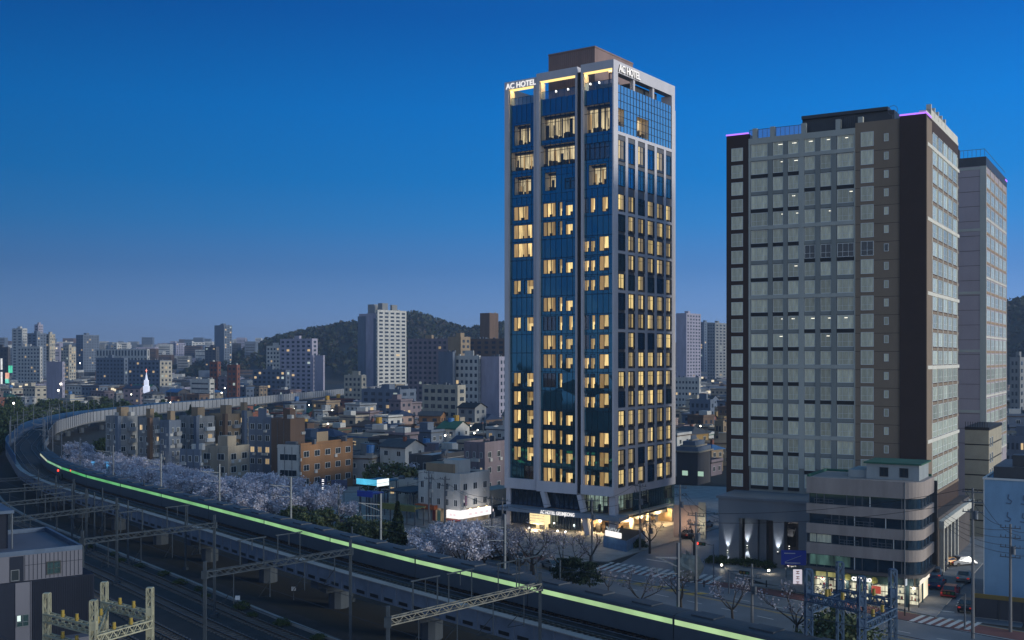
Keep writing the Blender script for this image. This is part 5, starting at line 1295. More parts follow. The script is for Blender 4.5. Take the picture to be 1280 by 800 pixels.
b = MB(); b.box(L+.101,-.3,wz(600,216)-.9,L+.2,3,wz(600,216)+.45); b.build('end_panel', E('white_end',(.9,1,1),1.2), r); point('canopy_glow', r, (L*.5,-1.5,wz(600,216)-.6), 60, (.4,.85,1), .5)
canopy(478,0,520,212,wz(612,212),9,M('dark_tarp',(.03,.035,.045),.7,var=.5,scale=.4),'dark tarpaulin market canopy left of the white corner building')
canopy(474,0,528,202,wz(630,202),3.0,M('olive_tarp',(.16,.16,.05),.7,var=.3),'olive green market awning in front of the dark tarpaulin',M('olive_lip',(.20,.20,.06),.7,var=.3))
canopy(448,0,470,205,wz(615,205),3.0,M('blue_tarp',(.03,.07,.35),.6,var=.2),'small bright blue tarpaulin stall below the turquoise canopy',M('blue_lip',(.04,.08,.45),.6,var=.2))
block('shop_building','low white shop with dark openings behind the tarpaulin','building',486,522,530,219,603,'white',4,1,-20,2.8,lit=.05,ww=.6,hut=False,dep=5,near=True)
def signpost(px,Y,py0,py1,wd,mat,label,nchar=0,cm=None,name='sign_board',posts=True):
    x = wx(px,Y); z1 = wz(py0,Y); z0 = wz(py1,Y); r = empty(name,(x,Y,0),rad(-8)); tag(r,label,'sign')
    b = MB(); b.box(-wd/2,-.15,z0,wd/2,.15,z1); b.build('sign_face', mat, r)
    if posts: b = MB(); b.tube((-wd*.3,0,0),(-wd*.3,0,z0),.07); b.tube((wd*.3,0,0),(wd*.3,0,z0),.07); b.build('post', STEEL, r)
    h = (z1-z0)/max(1,nchar)
    for k in range(nchar):
        b = MB(); c = z0+h*(k+.5); s_ = min(wd,h)*.32; b.box(-s_,-.19,c-s_*.9,s_,-.151,c-s_*.5); b.box(-s_*.15,-.19,c-s_*.45,s_*.15,-.152,c+s_*.3); b.box(-s_*.9,-.19,c+s_*.35,s_*.9,-.152,c+s_*.8); b.build('glyph', cm, r)
    return r
GLY = E('glyph_white',(1,1,1),1.6)
signpost(404,222,598,627,1.5,M('sign_dark',(.05,.06,.12),.6),'tall vertical sign with a column of white lit characters above the blossoms',6,GLY)
signpost(424,226,600,612,3.4,M('sign_blue_dark',(.08,.09,.16),.6,var=.5,scale=2),'dark rooftop sign frame with red and white panels near the turquoise canopy',0)
signpost(127,262,577,592,5.2,E('billboard_glow',(.10,.42,.85),.75,folds=.6,pitch=.4),'glowing blue billboard at the left end of the blossom trees',0)
signpost(997,148,712,738,1.15,E('pole_sign_face',(.8,.75,.85),.75),'lit vertical shop sign post on the pavement before the rounded building',4,M('sign_red',(.5,.04,.05),.6))
s_ = signpost(992,152,688,706,3.4,M('road_sign_blue',(.02,.06,.45),.5,var=.05),'large blue direction sign over the street beside the rounded building',0,name='road_sign')
b = MB(); b.bar((-1.2,-.17,wz(702,152)),(1.0,-.17,wz(694,152)),.3,.02); b.box(-1.3,-.18,wz(692,152),.2,-.151,wz(691,152)); b.box(-1.2,-.18,wz(704,152),.9,-.151,wz(703,152)); b.build('arrow', M('sign_white_mark',(.7,.75,.75),.6), s_)

# --- mid distance landmarks
WIN_D = M('far_window',(.035,.05,.075),.2,0,var=.3,scale=.2)
S, r, x0, y1, zt, z0 = block('apartment_tower','white twin slab apartment tower standing in front of the wooded hill','apartment tower',470,472,508,850,388,'white',1,5,-40,3.0,lit=.04,ww=.62,hh=.5,dep=8,glass=WIN_D,hut=False)
b = MB(); b.box(-26,4,0,-3,30,zt-2,0); b.box(-27,3.6,0,-18,3.99,zt-4,1); b.box(-16,3.5,0,-8,3.99,zt-1.8,0); b.box(-8,3.0,0,-3.5,3.99,zt-6,1); b.build('rear_slab', [WMAT['lilac'],WMAT['slate blue']], r)
b = MB(); b.box(-6,6,zt+.1,-1,12,zt+6); b.box(-20,8,zt-2,-13,14,zt+5.5); b.box(-2.5,16,zt+.1,-.8,22,zt+5); b.build('roof_tower', WMAT['grey'], r)
LM = [ # name,label,cat,pl,pc,pr,Y,top,wall,nl,nr,kw
 ('apartment_tower','lilac white slab block with one beige window stack left of the wooded hill','apartment block',350,390,397,780,424,'lilac',6,1,dict(side='lilac',lit=.07,dep=12)),
 ('apartment_block','lower lilac wing attached right of the lilac slab block','apartment block',393,404,406,774,445,'lilac',1,1,dict(wl=False,wr=False,hut=False,dep=10)),
 ('apartment_block','small white block with antenna left of the lilac slab block','apartment block',333,350,354,800,433,'white',4,1,dict(lit=.05,dep=10)),
 ('apartment_block','grey blue apartment block with dense windows below the lilac slab','apartment block',316,357,363,720,463,'slate blue',7,1,dict(lit=.12,dep=12)),
 ('apartment_tower','dark red brown apartment block right of the white twin tower','apartment block',510,560,566,640,424,'mauve',8,1,dict(lit=.05,dep=14,hutc='tan')),
 ('office_building','orange beige building with a roof hut behind the blue glass block','building',560,576,588,600,422,'tan',1,2,dict(lit=.04,wl=False)),
 ('office_building','tall narrow brown tower behind the others left of the hotel','building',600,612,623,760,392,'brown',2,2,dict(lit=.0,wl=False,wr=False,hut=False)),
 ('office_building','long brown roofed building under the narrow brown tower','building',585,632,640,660,424,'brown',5,1,dict(lit=.0,dep=14,hut=False)),
 ('office_building','blue glass block with dark front beside the white windowed one','building',548,566,569,470,441,'slate blue',1,1,dict(wl=False,wr=False,glass=TEALG,dep=8,hut=False)),
 ('apartment_block','white apartment block with a grey centre stripe right of the blue glass block','apartment block',568,599,601,466,446,'white',5,1,dict(lit=.05,dep=9,side='grey')),
 ('apartment_block','blank lilac gable block with a window strip next to the hotel','apartment block',600,624,633,462,447,'lilac',1,2,dict(wl=False,dep=9,hut=False)),
 ('school_building','cream low building with deep window openings in front of the lilac gable block','building',528,572,582,420,483,'cream',5,1,dict(lit=.0,ww=.6,hut=False,dep=8)),
 ('hanok_hall','wide hall with a dark blue roof below the white twin tower','hall',452,500,520,520,488,'slate blue',5,2,dict(roof='navy',lit=.02)),
 ('office_building','cream low block at the foot of the white twin tower','building',430,452,458,620,470,'cream',4,1,dict(lit=.08,dep=10)),
 ('apartment_tower','tall white apartment slab, leftmost of the far cluster','apartment tower',15,28,34,1150,411,'white',2,2,dict(lit=.06)),
 ('apartment_tower','white tower with a dark cap, tallest of the far left cluster','apartment tower',43,48,54,1200,406,'lilac',1,2,dict(lit=.05)),
 ('apartment_tower','blue grey tower in the middle of the far left cluster','apartment tower',34,46,58,1120,417,'slate blue',2,3,dict(lit=.05)),
 ('apartment_tower','cream yellow lit tower at the right of the far left cluster','apartment tower',56,62,69,1130,418,'cream',1,3,dict(lit=.25)),
 ('apartment_block','long white block with dark window rows in front of the far left cluster','apartment block',22,50,53,900,434,'white',7,1,dict(lit=.08,dep=12)),
 ('apartment_block','cream block with lit windows right of the far left cluster','apartment block',76,86,95,1060,434,'cream',3,3,dict(lit=.3)),
 ('office_building','dark grey boxy block at the left edge of the city','building',-10,10,13,820,435,'charcoal',4,1,dict(lit=.03,dep=14)),
 ('apartment_tower','wide slate blue slab tower with spotted lights at the far left','apartment tower',95,104,124,1250,419,'slate blue',3,6,dict(lit=.08)),
 ('office_building','small white far block with roof tanks behind the wide slab','building',138,146,152,1400,431,'white',2,2,dict(lit=.1)),
 ('school_building','long building with a colonnade of dark arches in the far left city','building',120,184,187,980,437,'white',16,1,dict(ww=.45,hh=.7,fh=7,lit=.0,dep=16,roof='brown',hut=False)),
 ('office_building','dark blue office building with a cream end wall in the left city','building',160,200,215,780,451,'slate blue',8,3,dict(lit=.12,side='cream',dep=14,hut=False)),
 ('office_building','low blue building stepped below the long colonnade building','building',120,155,160,840,448,'slate blue',8,1,dict(lit=.1,dep=14)),
 ('apartment_tower','tall blue tower with a dark crown and lit right column on the skyline','apartment tower',268,280,290,1300,407,'slate blue',1,3,dict(lit=.3,wl=False,hut=True)),
 ('apartment_block','pale far slab with vertical stripes, left of the tall blue tower','apartment block',208,220,232,1900,429,'lilac',3,4,dict(lit=.05)),
 ('apartment_block','pale far slab with small dormers on the skyline','apartment block',228,240,256,1950,428,'white',3,4,dict(lit=.05)),
 ('apartment_block','dark low block on the skyline under the tall blue tower','apartment block',256,270,274,1250,434,'charcoal',3,1,dict(lit=.08,dep=16)),
 ('shop_building','white and grey striped building with a green roof edge','building',238,262,268,640,475,'white',1,1,dict(lit=.0,roof='green',ww=.9,hh=.3,dep=10,hut=False)),
 ('apartment_block','purple brown block right of the green roofed building','building',268,296,300,690,472,'mauve',4,1,dict(lit=.03,dep=10,hut=False)),
 ('house','orange red brick house with cream lower wall, right of the green roofed building','house',284,296,300,640,457,'brick red',2,1,dict(lit=.05,dep=9,hut=False)),
 ('house','orange red brick house farther left above the green roof','house',262,272,276,700,453,'brick red',2,1,dict(lit=.0,dep=9,hut=False)),
 ('office_building','white lilac block with dark panels at the left end of the noise wall','building',58,78,81,640,453,'lilac',3,1,dict(wl=False,dep=10,hut=False)),
 ('apartment_tower','blue white apartment tower in the gap right of the hotel','apartment tower',845,858,876,980,392,'lilac',1,5,dict(lit=.03,wl=False)),
 ('apartment_tower','second blue apartment tower behind in the gap, half hidden','apartment tower',872,880,892,1250,403,'slate blue',1,4,dict(lit=.05)),
 ('apartment_tower','broad grey tower with window rows beside the brown residential tower','apartment tower',884,894,912,1050,404,'grey',3,4,dict(lit=.05)),
 ('apartment_block','white low block with a row of dark windows in the gap','apartment block',843,874,876,560,473,'white',7,1,dict(lit=.04,hh=.4,dep=10,hut=False)),
 ('office_building','dark blue grey block in the middle of the gap','building',862,888,893,420,501,'slate blue',4,1,dict(lit=.1,dep=10)),
 ('office_building','cream narrow block beside the brown tower in the gap','building',893,904,908,330,528,'tan',2,1,dict(lit=.03,dep=8,hut=False,near=False)),
 ('apartment_block','grey block in the distance at the right edge','building',1262,1275,1283,430,448,'grey',2,2,dict(lit=.0)),
 ('shop_building','dark green framed building at the right edge','building',1255,1290,1295,250,548,'slate blue',5,1,dict(lit=.1,dep=10)),
]
for nm,lb,ct,pl,pc,pr,Y,top,wl_,nl,nr,kw in LM: block(nm,lb,ct,pl,pc,pr,Y,top,wl_,nl,nr,kw.pop('ang',-35),kw.pop('fh',3.0),near=kw.pop('near',False),**{**dict(glass=WIN_D),**kw})
# tiered dark pavilion in the gap
S = Site(872,262,-30); r = S.root('pavilion'); tag(r,'dark tiered building with white edged flat roofs in the gap beside the hotel','building'); HEROES.append((S.w(-4,4).xy,10))
zt = S.lz(566); xa = S.lx(846); 
b = MB(); b.box(xa,0,0,0,9,zt); b.build('wall', WMAT['charcoal'], r)
b = MB()
for k,(g,z) in enumerate(((.6,zt),(-.6,zt+1.3),(-2.2,zt+2.6))): b.box(xa-g,-g,z,g,9+g,z+.35,1); b.box(xa-g+.5,-g+.5,z+.351,g-.5,9+g-.5,z+1.29,0)
b.build('roof', [WMAT['slate blue'],WMAT['beige']], r)
for k in range(2): inst(win_mesh(1.6,1.3,E('teal_window',(.5,.75,.6),.7),FRAMED,1), 'window', r, (xa*.6+k*4.0,0,2.2))
# church spire, its floodlighting put in as glow of the surface
cs = empty('church_spire', (wx(183,640),640,0)); tag(cs,'white self-glowing church spire rising over the trees','spire'); z0 = wz(492,640)
b = MB(); b.prism([(-1.5,-1.5),(1.5,-1.5),(1.5,1.5),(-1.5,1.5)],0,z0+4.5); b.prism([(-1.1,-1.1),(1.1,-1.1),(1.1,1.1),(-1.1,1.1)],z0+4.5,z0+8); b.build('tower', E('floodlight_glow',(.62,.68,.95),.6,base=(.7,.7,.7)), cs)
b = MB(); b.tube((0,0,z0+8),(0,0,z0+12.5),.9,.12,8); b.build('spire', E('floodlight_glow'), cs); b = MB(); b.box(-.12,-.12,z0+12.5,.12,.12,z0+14.5); b.box(-.6,-.12,z0+13.4,.6,.12,z0+13.7); b.build('cross', E('red_cross',(1,.35,.25),2), cs)
# coloured shop signs at the far left
for i,(px,py0,py1,c,lb) in enumerate(((2,448,462,(1,1,1),'white vertical neon sign at the left edge'),(2,465,480,(1,.95,.95),'second white vertical neon sign below the first at the left edge'),(13,457,466,(.1,.8,.5),'round green neon sign among the left edge shops'),(9,466,474,(1,.5,.35),'orange red neon sign among the left edge shops'),(9,473,479,(.2,.9,.7),'turquoise neon sign lowest of the left edge shops'))):
    signpost(px,600,py0,py1,2.2 if i > 1 else 1.0,E('neon_%d'%i,c,1.0,folds=.5,pitch=.8),lb,0,name='neon_sign')

# ------------------------------------------------------------------ the low town: every house is its own thing
STO = {1:'single storey',2:'two storey',3:'three storey',4:'four storey'}
def near_hero(p, m): return any((p-c).length < rr+m for c, rr in HEROES)
VPs = VP[::3]
def via_dist(p): return min((p-v).length for v in VPs)
RDM = [NEAR[i].lerp(FAR[i],.5) for i in range(0,121,3)]
def house(p, wd, dp, fl, wall, roof, kind, acc, rz, q, near, cat='house', name='house'):
    r = empty(name, (p.x,p.y,0), rz); h = fl*2.9+.4; wm = WMAT[wall]; rm = RMAT[roof]; a = wd/2; c = dp/2
    b = MB(); b.box(-a,-c,0,a,c,h,0); mats = [wm,WIN_D,LITH,LITK]; n = max(2,int(wd/3)); n2 = max(2,int(dp/3.2))
    if not near:
        far_windows(b,-a+.3,a-.3,-c,.3,h-.2,n,fl,1,2,q,.10,.42,.42); far_windows(b,-c+.3,c-.3,a,.3,h-.2,n2,fl,1,2,q,.09,.4,.42,True)
    b.build('wall', mats, r)
    if near:
        for f in range(fl):
            for i in range(n): inst(win_mesh(1.3,1.25,LITH if q.random() < .10 else GLASS), 'window', r, (-a+wd*(i+.5)/n,-c,f*2.9+1.1))
            for i in range(n2): inst(win_mesh(1.2,1.25,LITH if q.random() < .06 else GLASS), 'window', r, (a,-c+dp*(i+.5)/n2,f*2.9+1.1), rad(90))
    b = MB()
    if kind == 'flat':
        b.box(-a-.25,-c-.25,h+.001,a+.25,c+.25,h+.28,0)
        for z in ((-a-.25,-c-.25,a+.25,-c-.05),(-a-.25,c+.05,a+.25,c+.25),(-a-.25,-c-.05,-a-.05,c+.05),(a+.05,-c-.05,a+.25,c+.05)): b.box(z[0],z[1],h+.281,z[2],z[3],h+.95,1)
    elif kind == 'gabled':
        g = .5; rh = dp*.24
        b.ngon([(-a-g,-c-g,h),(a+g,-c-g,h),(a+g,0,h+rh),(-a-g,0,h+rh)]); b.ngon([(a+g,c+g,h),(-a-g,c+g,h),(-a-g,0,h+rh),(a+g,0,h+rh)])
        b.ngon([(a,-c,h),(a,c,h),(a,0,h+rh-.1)],1); b.ngon([(-a,c,h),(-a,-c,h),(-a,0,h+rh-.1)],1)
        b.box(-a-g,-c-g-.02,h-.25,a+g,-c-g+.1,h+.02); b.box(-a-g,c+g-.1,h-.25,a+g,c+g+.02,h+.02)
    else:
        g = .5; rh = dp*.22; k = wd*.25
        b.ngon([(-a-g,-c-g,h),(a+g,-c-g,h),(k,0,h+rh),(-k,0,h+rh)]); b.ngon([(a+g,c+g,h),(-a-g,c+g,h),(-k,0,h+rh),(k,0,h+rh)])
        b.ngon([(a+g,-c-g,h),(a+g,c+g,h),(k,0,h+rh)]); b.ngon([(-a-g,c+g,h),(-a-g,-c-g,h),(-k,0,h+rh)]); b.box(-a-g+.01,-c-g+.01,h-.2,a+g-.01,c+g-.01,h-.01)
    b.build('roof', [rm,wm], r)
    zt = h+.29 if kind == 'flat' else h
    x = -a+wd*(.25+.5*q.random()); y = c*.3*(q.random()*2-1)
    if acc.endswith('water tank'):
        b = MB(); b.box(x-.9,y-.9,zt,x+.9,y+.9,zt+1.0,1); b.tube((x,y,zt+1.0),(x,y,zt+2.9),1.0,1.0,10,0); b.build('water_tank', [TANKM[acc.split()[0]],wm], r)
    elif acc == 'stair hut': b = MB(); b.box(x-1.5,y-1.3,zt,x+1.5,y+1.5,zt+2.4); b.box(x-1.6,y-1.4,zt+2.4,x+1.6,y+1.6,zt+2.6); b.build('stair_hut', wm, r)
    elif acc == 'pale shed': b = MB(); b.box(x-1.8,y-1.2,zt,x+1.8,y+1.4,zt+2.0); b.build('roof_shed', WMAT['white'], r)
    elif acc == 'thin antenna': b = MB(); b.tube((x,y,zt),(x,y,zt+4.5),.06); b.bar((x-.7,y,zt+4.1),(x+.7,y,zt+4.1),.05,.05); b.bar((x-.5,y,zt+3.6),(x+.5,y,zt+3.6),.05,.05); b.build('antenna', STEEL, r)
    elif acc == 'air conditioners':
        b = MB()
        for k in range(3): b.box(x+k*1.0,y,zt,x+k*1.0+.8,y+.5,zt+.9)
        b.build('air_conditioner', WMAT['white'], r)
    elif acc == 'chimney': b = MB(); b.box(x-.35,y-.35,zt,x+.35,y+.35,zt+2.4); b.build('chimney', WMAT['brick red'], r)
    return r
q = random.Random(21); HN = 0; Y = 268.0
ACC = ['yellow water tank','blue water tank','stair hut','pale shed','thin antenna','air conditioners','chimney']
WK = list(WALLC); RK = list(ROOFC); WWT = [6,8,8,2.5,4,6,2.5,4,5,1,4,2,.7,3]; RWT = [8,4,5,3,3,2,6,3]
sectors = [(-30,648),(838,915),(1240,1300)]
placed = []
while Y < 1500:
    st = 8.8*(Y/270)**.95
    for (pa,pc) in sectors:
        X = wx(pa,Y)+q.random()*st
        while X < wx(pc,Y):
            far = Y > 640
            wd = (5.6+q.random()*3.8)*(1 if not far else 1.15+.45*q.random())*(Y/270)**.25; dp = (5.2+q.random()*3.2)*(Y/270)**.2
            p = Vector((X+(q.random()-.5)*2, Y+(q.random()-.5)*st*.35)); X += st*(.9+q.random()*.35)
            px = 640+FPX*p.x/p.y
            vd = via_dist(p)
            if vd < 13 or near_hero(p, wd*.5-2): continue
            if p.y < 420 and min((p-v).length for v in RDM) < 24: continue
            if px > 1236 and p.y < 260: continue
            ins = vd*0+1
            # the wooded park outside the bend, and nothing on the rail side
            k = min(range(len(VPs)), key=lambda i: (VPs[i]-p).length); d = (VPs[min(k+1,len(VPs)-1)]-VPs[max(0,k-1)]).normalized(); o_ = (p-VPs[k]).dot(Vector((-d.y,d.x)))
            if px < 640 and o_ > 0 and p.y < 600: continue
            if px < 430 and -48 < o_ < 0 and p.y < 800: continue
            if px < 300 and p.y < 520 and o_ < 0: continue
            if px < 640 and p.y < 300 and p.x < wx(330,p.y): continue
            fl = q.choices([1,2,3,4],[4,5,2.4,.7] if not far else [1,3,4,4])[0]
            for _ in range(80):
                wall = q.choices(WK,WWT)[0]; roof = q.choices(RK,RWT)[0]; kind = q.choices(['flat','gabled','hipped'],[8,1.5,.6])[0]; acc = q.choices(ACC,[1,.7,3,2.5,3,3,2])[0] if q.random() < .85 else 'low parapet'
                if kind != 'flat' and acc in ('air conditioners','stair hut','pale shed'): acc = 'chimney'
                if kind == 'flat' and acc == 'chimney': acc = 'stair hut'
                if acc == 'low parapet' and kind != 'flat': acc = 'plain eaves'
                lab = '%s %s house with a %s %s roof and %s' % (STO[fl],wall,roof,kind,acc if acc.endswith('s') else 'a '+acc)
                if lab.lower() not in LABELS: break
            else: continue
            if HN >= 296: continue
            placed.append(p)
            r = house(p, wd, dp, fl, wall, roof, kind, acc, rad(-35+q.choice([0,0,0,8,-10,20])), q, p.y < 360); tag(r, lab, 'house', 'houses of the low town'); HN += 1
    Y += st*1.02
print('HOUSES', HN, 'lastY', max(p.y for p in placed))

# ================================================================== TREES, HILLS
BARK = M('bark', (.05,.04,.035), .9, var=.3, scale=2)
def leafmat(n, c): 
    m = M(n, c, .75, var=.25, scale=.6, spec=.2); return m
BL = [leafmat('blossom_a',(.64,.61,.69)), leafmat('blossom_b',(.54,.52,.60)), leafmat('blossom_c',(.74,.71,.77)), leafmat('blossom_d',(.44,.42,.50))]
BUD = [leafmat('bud_a',(.32,.31,.37)), leafmat('bud_b',(.18,.17,.19)), leafmat('bud_c',(.42,.40,.47))]
GR = [leafmat('leaf_a',(.045,.075,.03)), leafmat('leaf_b',(.07,.10,.04)), leafmat('leaf_c',(.03,.05,.025))]
OLV = [leafmat('olive_a',(.085,.11,.05)), leafmat('olive_b',(.12,.14,.075)), leafmat('olive_c',(.06,.085,.045))]
BRN = [leafmat('brown_a',(.14,.095,.05)), leafmat('brown_b',(.09,.07,.045)), leafmat('brown_c',(.18,.12,.06))]
PIN = [leafmat('pine_a',(.018,.035,.02)), leafmat('pine_b',(.03,.05,.028)), leafmat('pine_c',(.012,.025,.016))]
def skeleton(seed, h, spread, trunk, n1, depth, rise):
    q = random.Random(seed); segs = []; tips = []
    def grow(p, d, L, r, lv):
        k = 3; cur = Vector(p); dd = Vector(d)
        for i in range(k):
            dd = (dd+Vector((q.gauss(0,.16),q.gauss(0,.16),rise*.12+q.gauss(0,.08)))).normalized(); nx = cur+dd*(L/k); r1 = r*(1-.22*(i+1)/k*1.3)
            segs.append((tuple(cur),tuple(nx),r*(1-.22*i/k*1.3),max(.012,r1))); cur = nx
            if lv >= 1: tips.append((tuple(cur), lv))
            if lv < depth and i >= 0:
                for _ in range(1 if lv else 0): 
                    s_ = Vector((q.gauss(0,1),q.gauss(0,1),q.gauss(.2,.6))).normalized(); grow(cur, (dd*.6+s_*.8).normalized(), L*.55, r1*.55, lv+1)
        if lv < depth:
            for _ in range(2): s_ = Vector((q.gauss(0,1),q.gauss(0,1),q.gauss(.2,.5))).normalized(); grow(cur, (dd+s_*.6).normalized(), L*.62, r1*.65, lv+1)
    tp = Vector((q.gauss(0,.1),q.gauss(0,.1),trunk)); segs.append(((0,0,-.1),tuple(tp),.26*h/7,.20*h/7))
    for i in range(n1):
        a = 2*math.pi*(i+q.random()*.6)/n1; e = q.uniform(.55,1.15)*rise; v = Vector((math.cos(a),math.sin(a),e)).normalized(); grow(tp, v, spread*.40*q.uniform(.85,1.15), .13*h/7, 0)
    return segs, tips
def tree_proto(seed, h, spread, trunk, n1, depth, rise, mats, nleaf, size, sig):
    segs, tips = skeleton(seed, h, spread, trunk, n1, depth, rise); b = MB()
    for p,c,r0,r1 in segs: b.tube(p,c,r0,r1,5,0,False)
    tm = b.mesh('trunk', BARK); g = np.random.default_rng(seed); T = np.array([t[0] for t in tips])
    w_ = g.random(len(T))**1.5; w_ /= w_.sum()
    C = T[g.choice(len(T), nleaf, p=w_)] + g.normal(size=(nleaf,3))*np.array([sig,sig,sig*.8]); C[:,2] = np.maximum(C[:,2], trunk*.8)
    return tm, leaves('crown', C, size, mats, seed)
def pine_proto(seed, h):
    g = np.random.default_rng(seed); b = MB(); x = g.normal(size=2)*.4; b.tube((0,0,-.1),(x[0],x[1],h*.95),.2,.05,6,0,False); P = []
    for k in range(7):
        z = h*(.38+.6*k/6); n = 4
        for i in range(n):
            a = g.random()*6.28; L = (1-k/8)*h*.38*g.uniform(.6,1.1); c = np.array([x[0]*z/h+math.cos(a)*L, x[1]*z/h+math.sin(a)*L, z+g.normal()*.2]); b.tube((x[0]*z/h,x[1]*z/h,z-.3),tuple(c),.06,.02,4,0,False)
            P.append(c+g.normal(size=(75,3))*np.array([.5,.5,.14])*h/7)
    return b.mesh('trunk', BARK), leaves('crown', np.concatenate(P), .15, PIN, seed)
def cone_proto(seed, h, w_, mats, n):
    g = np.random.default_rng(seed); t = g.random(n)**.7; a = g.random(n)*6.28; rr = (1-t)*w_*(.55+.5*g.random(n))*(.8+.3*np.sin(a*3+t*18)); C = np.stack([rr*np.cos(a),rr*np.sin(a),.4+t*h],1)
    b = MB(); b.tube((0,0,-.1),(0,0,h*.9),.18,.03,6,0,False); return b.mesh('trunk', BARK), leaves('crown', C, .2, mats, seed)
def shrub_proto(seed, h, w_, mats, n, size=.12):
    g = np.random.default_rng(seed); k = 14; c0 = g.normal(size=(k,3))*np.array([w_*.30,w_*.30,h*.16])+np.array([0,0,h*.52]); C = c0[g.integers(0,k,n)]+g.normal(size=(n,3))*np.array([w_*.15,w_*.15,h*.13]); C[:,2] = np.abs(C[:,2])+.05
    b = MB()
    for i in range(k): b.tube((0,0,-.05),tuple(c0[i]),.05,.015,4,0,False)
    return b.mesh('stem', BARK), leaves('crown', C, size, mats, seed)
def round_proto(seed, h, w_, mats, n, size=.3):
    g = np.random.default_rng(seed); k = 26; v = g.normal(size=(k,3)); v /= np.linalg.norm(v,axis=1)[:,None]; v *= (g.random(k)**.4)[:,None]
    c0 = v*np.array([w_*.42,w_*.42,h*.30])+np.array([0,0,h*.62]); C = c0[g.integers(0,k,n)]+g.normal(size=(n,3))*np.array([w_,w_,h*.8])*.075
    b = MB(); b.tube((0,0,-.1),(0,0,h*.5),.25,.15,6,0,False)
    for i in range(0,k,2): b.tube((0,0,h*.4),tuple(c0[i]),.1,.03,4,0,False)
    return b.mesh('trunk', BARK), leaves('crown', C, size, mats, seed)
CH = [tree_proto(s,6.5,7.5,1.5,6,2,.75,BL,5200,.115,.38) for s in (1,2,3,4)]
BU = [tree_proto(s,6.5,7.5,1.9,5,2,.8,BUD,620,.09,.28) for s in (11,12,13)]
BARE = [tree_proto(s,7,6,2.2,4,2,1.1,BUD,160,.08,.25) for s in (31,32)]
PI = [pine_proto(s,6.2) for s in (1,2,3)]
RD_ = [round_proto(s,9,8,GR,2600,.3) for s in (5,6,7)]
OL = [round_proto(s,6.5,6.5,OLV,3000,.2) for s in (8,9)]
SB = [shrub_proto(s,3.6,5.0,BRN,2200) for s in (3,4)]; SG_ = [shrub_proto(s,3.0,4.2,OLV,1800) for s in (5,6)]; SD = [shrub_proto(s,2.2,3.4,GR,1500) for s in (7,8)]
CN = [cone_proto(3,8.5,2.4,PIN,2600)]
def plant(proto, name, label, cat, p, sc, rz, group=None, sub=('trunk','crown')):
    r = empty(name, (p[0],p[1],0), rz); r.scale = (sc,sc,sc); tag(r, label, cat, group)
    inst(proto[0], sub[0], r); inst(proto[1], sub[1], r); return r
q = random.Random(77)
# the blossom belt between railway and street
def belt(px, lo, hi):                           # photo rows between which the crowns of the belt lie
    pts = [(80,572,578),(150,578,600),(200,583,612),(260,600,628),(330,603,640),(400,615,652),(450,640,660)]
    for (a,b0,c0),(d,b1,c1) in zip(pts,pts[1:]):
        if a <= px <= d: t = (px-a)/(d-a); return b0+(b1-b0)*t, c0+(c1-c0)*t
    return 640, 660
done = []; k = 0
for i in range(900):
    px = q.uniform(82,432); u, l = belt(px,0,0); py = q.uniform(u+5,l-3); Y = 27.0*1360/(py-446); p = Vector((wx(px,Y),Y))
    if 232 < px < 262 and py > 600: continue
    if 355 < px and py > 634: continue
    if via_dist(p) < 9 or any((p-d).length < 4.2 for d in done): continue
    if len(done) > 62: break
    done.append(p); plant(q.choice(CH),'cherry_tree','cherry tree in full pale blossom in the belt between railway and street','tree',p,q.uniform(.8,1.08),q.random()*6.28,'cherry trees in the blossom belt')
def at(px, py, dz=0): v = gp(px,py,dz); return (v.x,v.y)
for px,py in ((528,693),(548,686),(566,700),(590,694),(606,706),(628,700),(620,686),(648,712),(540,708),(582,710),(575,684),(664,704)):
    plant(q.choice(CH if px < 600 else BU),'cherry_tree','small cherry tree in thin blossom between viaduct and hotel street','tree',at(px,py+10),q.uniform(.7,.95),q.random()*6.28,'small cherry trees before the hotel')
for (px,py,sc,lb) in ((667,722,.9,'half bare cherry tree before the hotel entrance'),(706,726,.9,'half bare cherry tree directly left of the dark pines'),(800,764,.72,'pale budding tree alone before the crosswalk'),(916,778,.75,'small pale budding tree on the verge before the grey podium'),(760,742,.42,'low reddish bare tree right of the dark pines'),(995,800,.85,'grey budding tree at the foot of the blue lit lattice frame')):
    plant(q.choice(BU),'budding_tree',lb,'tree',at(px,py),sc,q.random()*6.28)
for (px,py,lb) in ((851,770,'slender bare sapling between the budding trees by the street'),(868,694,'thin bare street tree at the side street corner'),(812,692,'thin dark street tree at the hotel side pavement'),(738,712,'thin bare street tree on the hotel forecourt')):
    plant(q.choice(BARE),'bare_tree',lb,'tree',at(px,py),.85,q.random()*6.28)
for (px,py,sc,lb) in ((697,738,.66,'dark pine, left one of the three before the hotel'),(716,741,.74,'dark pine, middle one of the three before the hotel'),(738,744,.68,'dark pine, right one of the three before the hotel')):
    plant(PI[q.randrange(3)],'pine_tree',lb,'tree',at(px,py),sc,q.random()*6.28)
plant(CN[0],'conifer_tree','dark pointed conifer left of the small cherry trees','tree',at(497,707),1.05,0)
plant(CN[0],'conifer_tree','dark conifer standing beside the pale noise wall far left','tree',(wx(238,480),480),1.1,1)
for i,(px,py,sc) in enumerate(((368,668,.8),(385,676,.75),(405,672,.8),(440,684,.8),(458,690,.75),(476,690,.8),(420,690,.6))):
    plant(q.choice(OL),'young_tree','young olive green tree behind the passing train','tree',at(px,py),sc,q.random()*6.28,'olive green trees behind the train')
for i,(px,py,sc) in enumerate(((246,630,1.1),(228,622,.9),(262,634,.8))): plant(SB[i%2],'brown_shrub','large brown leafless shrub in a gap of the blossom belt','shrub',at(px,py),sc,i,'brown shrubs in the blossom belt',('stem','crown'))
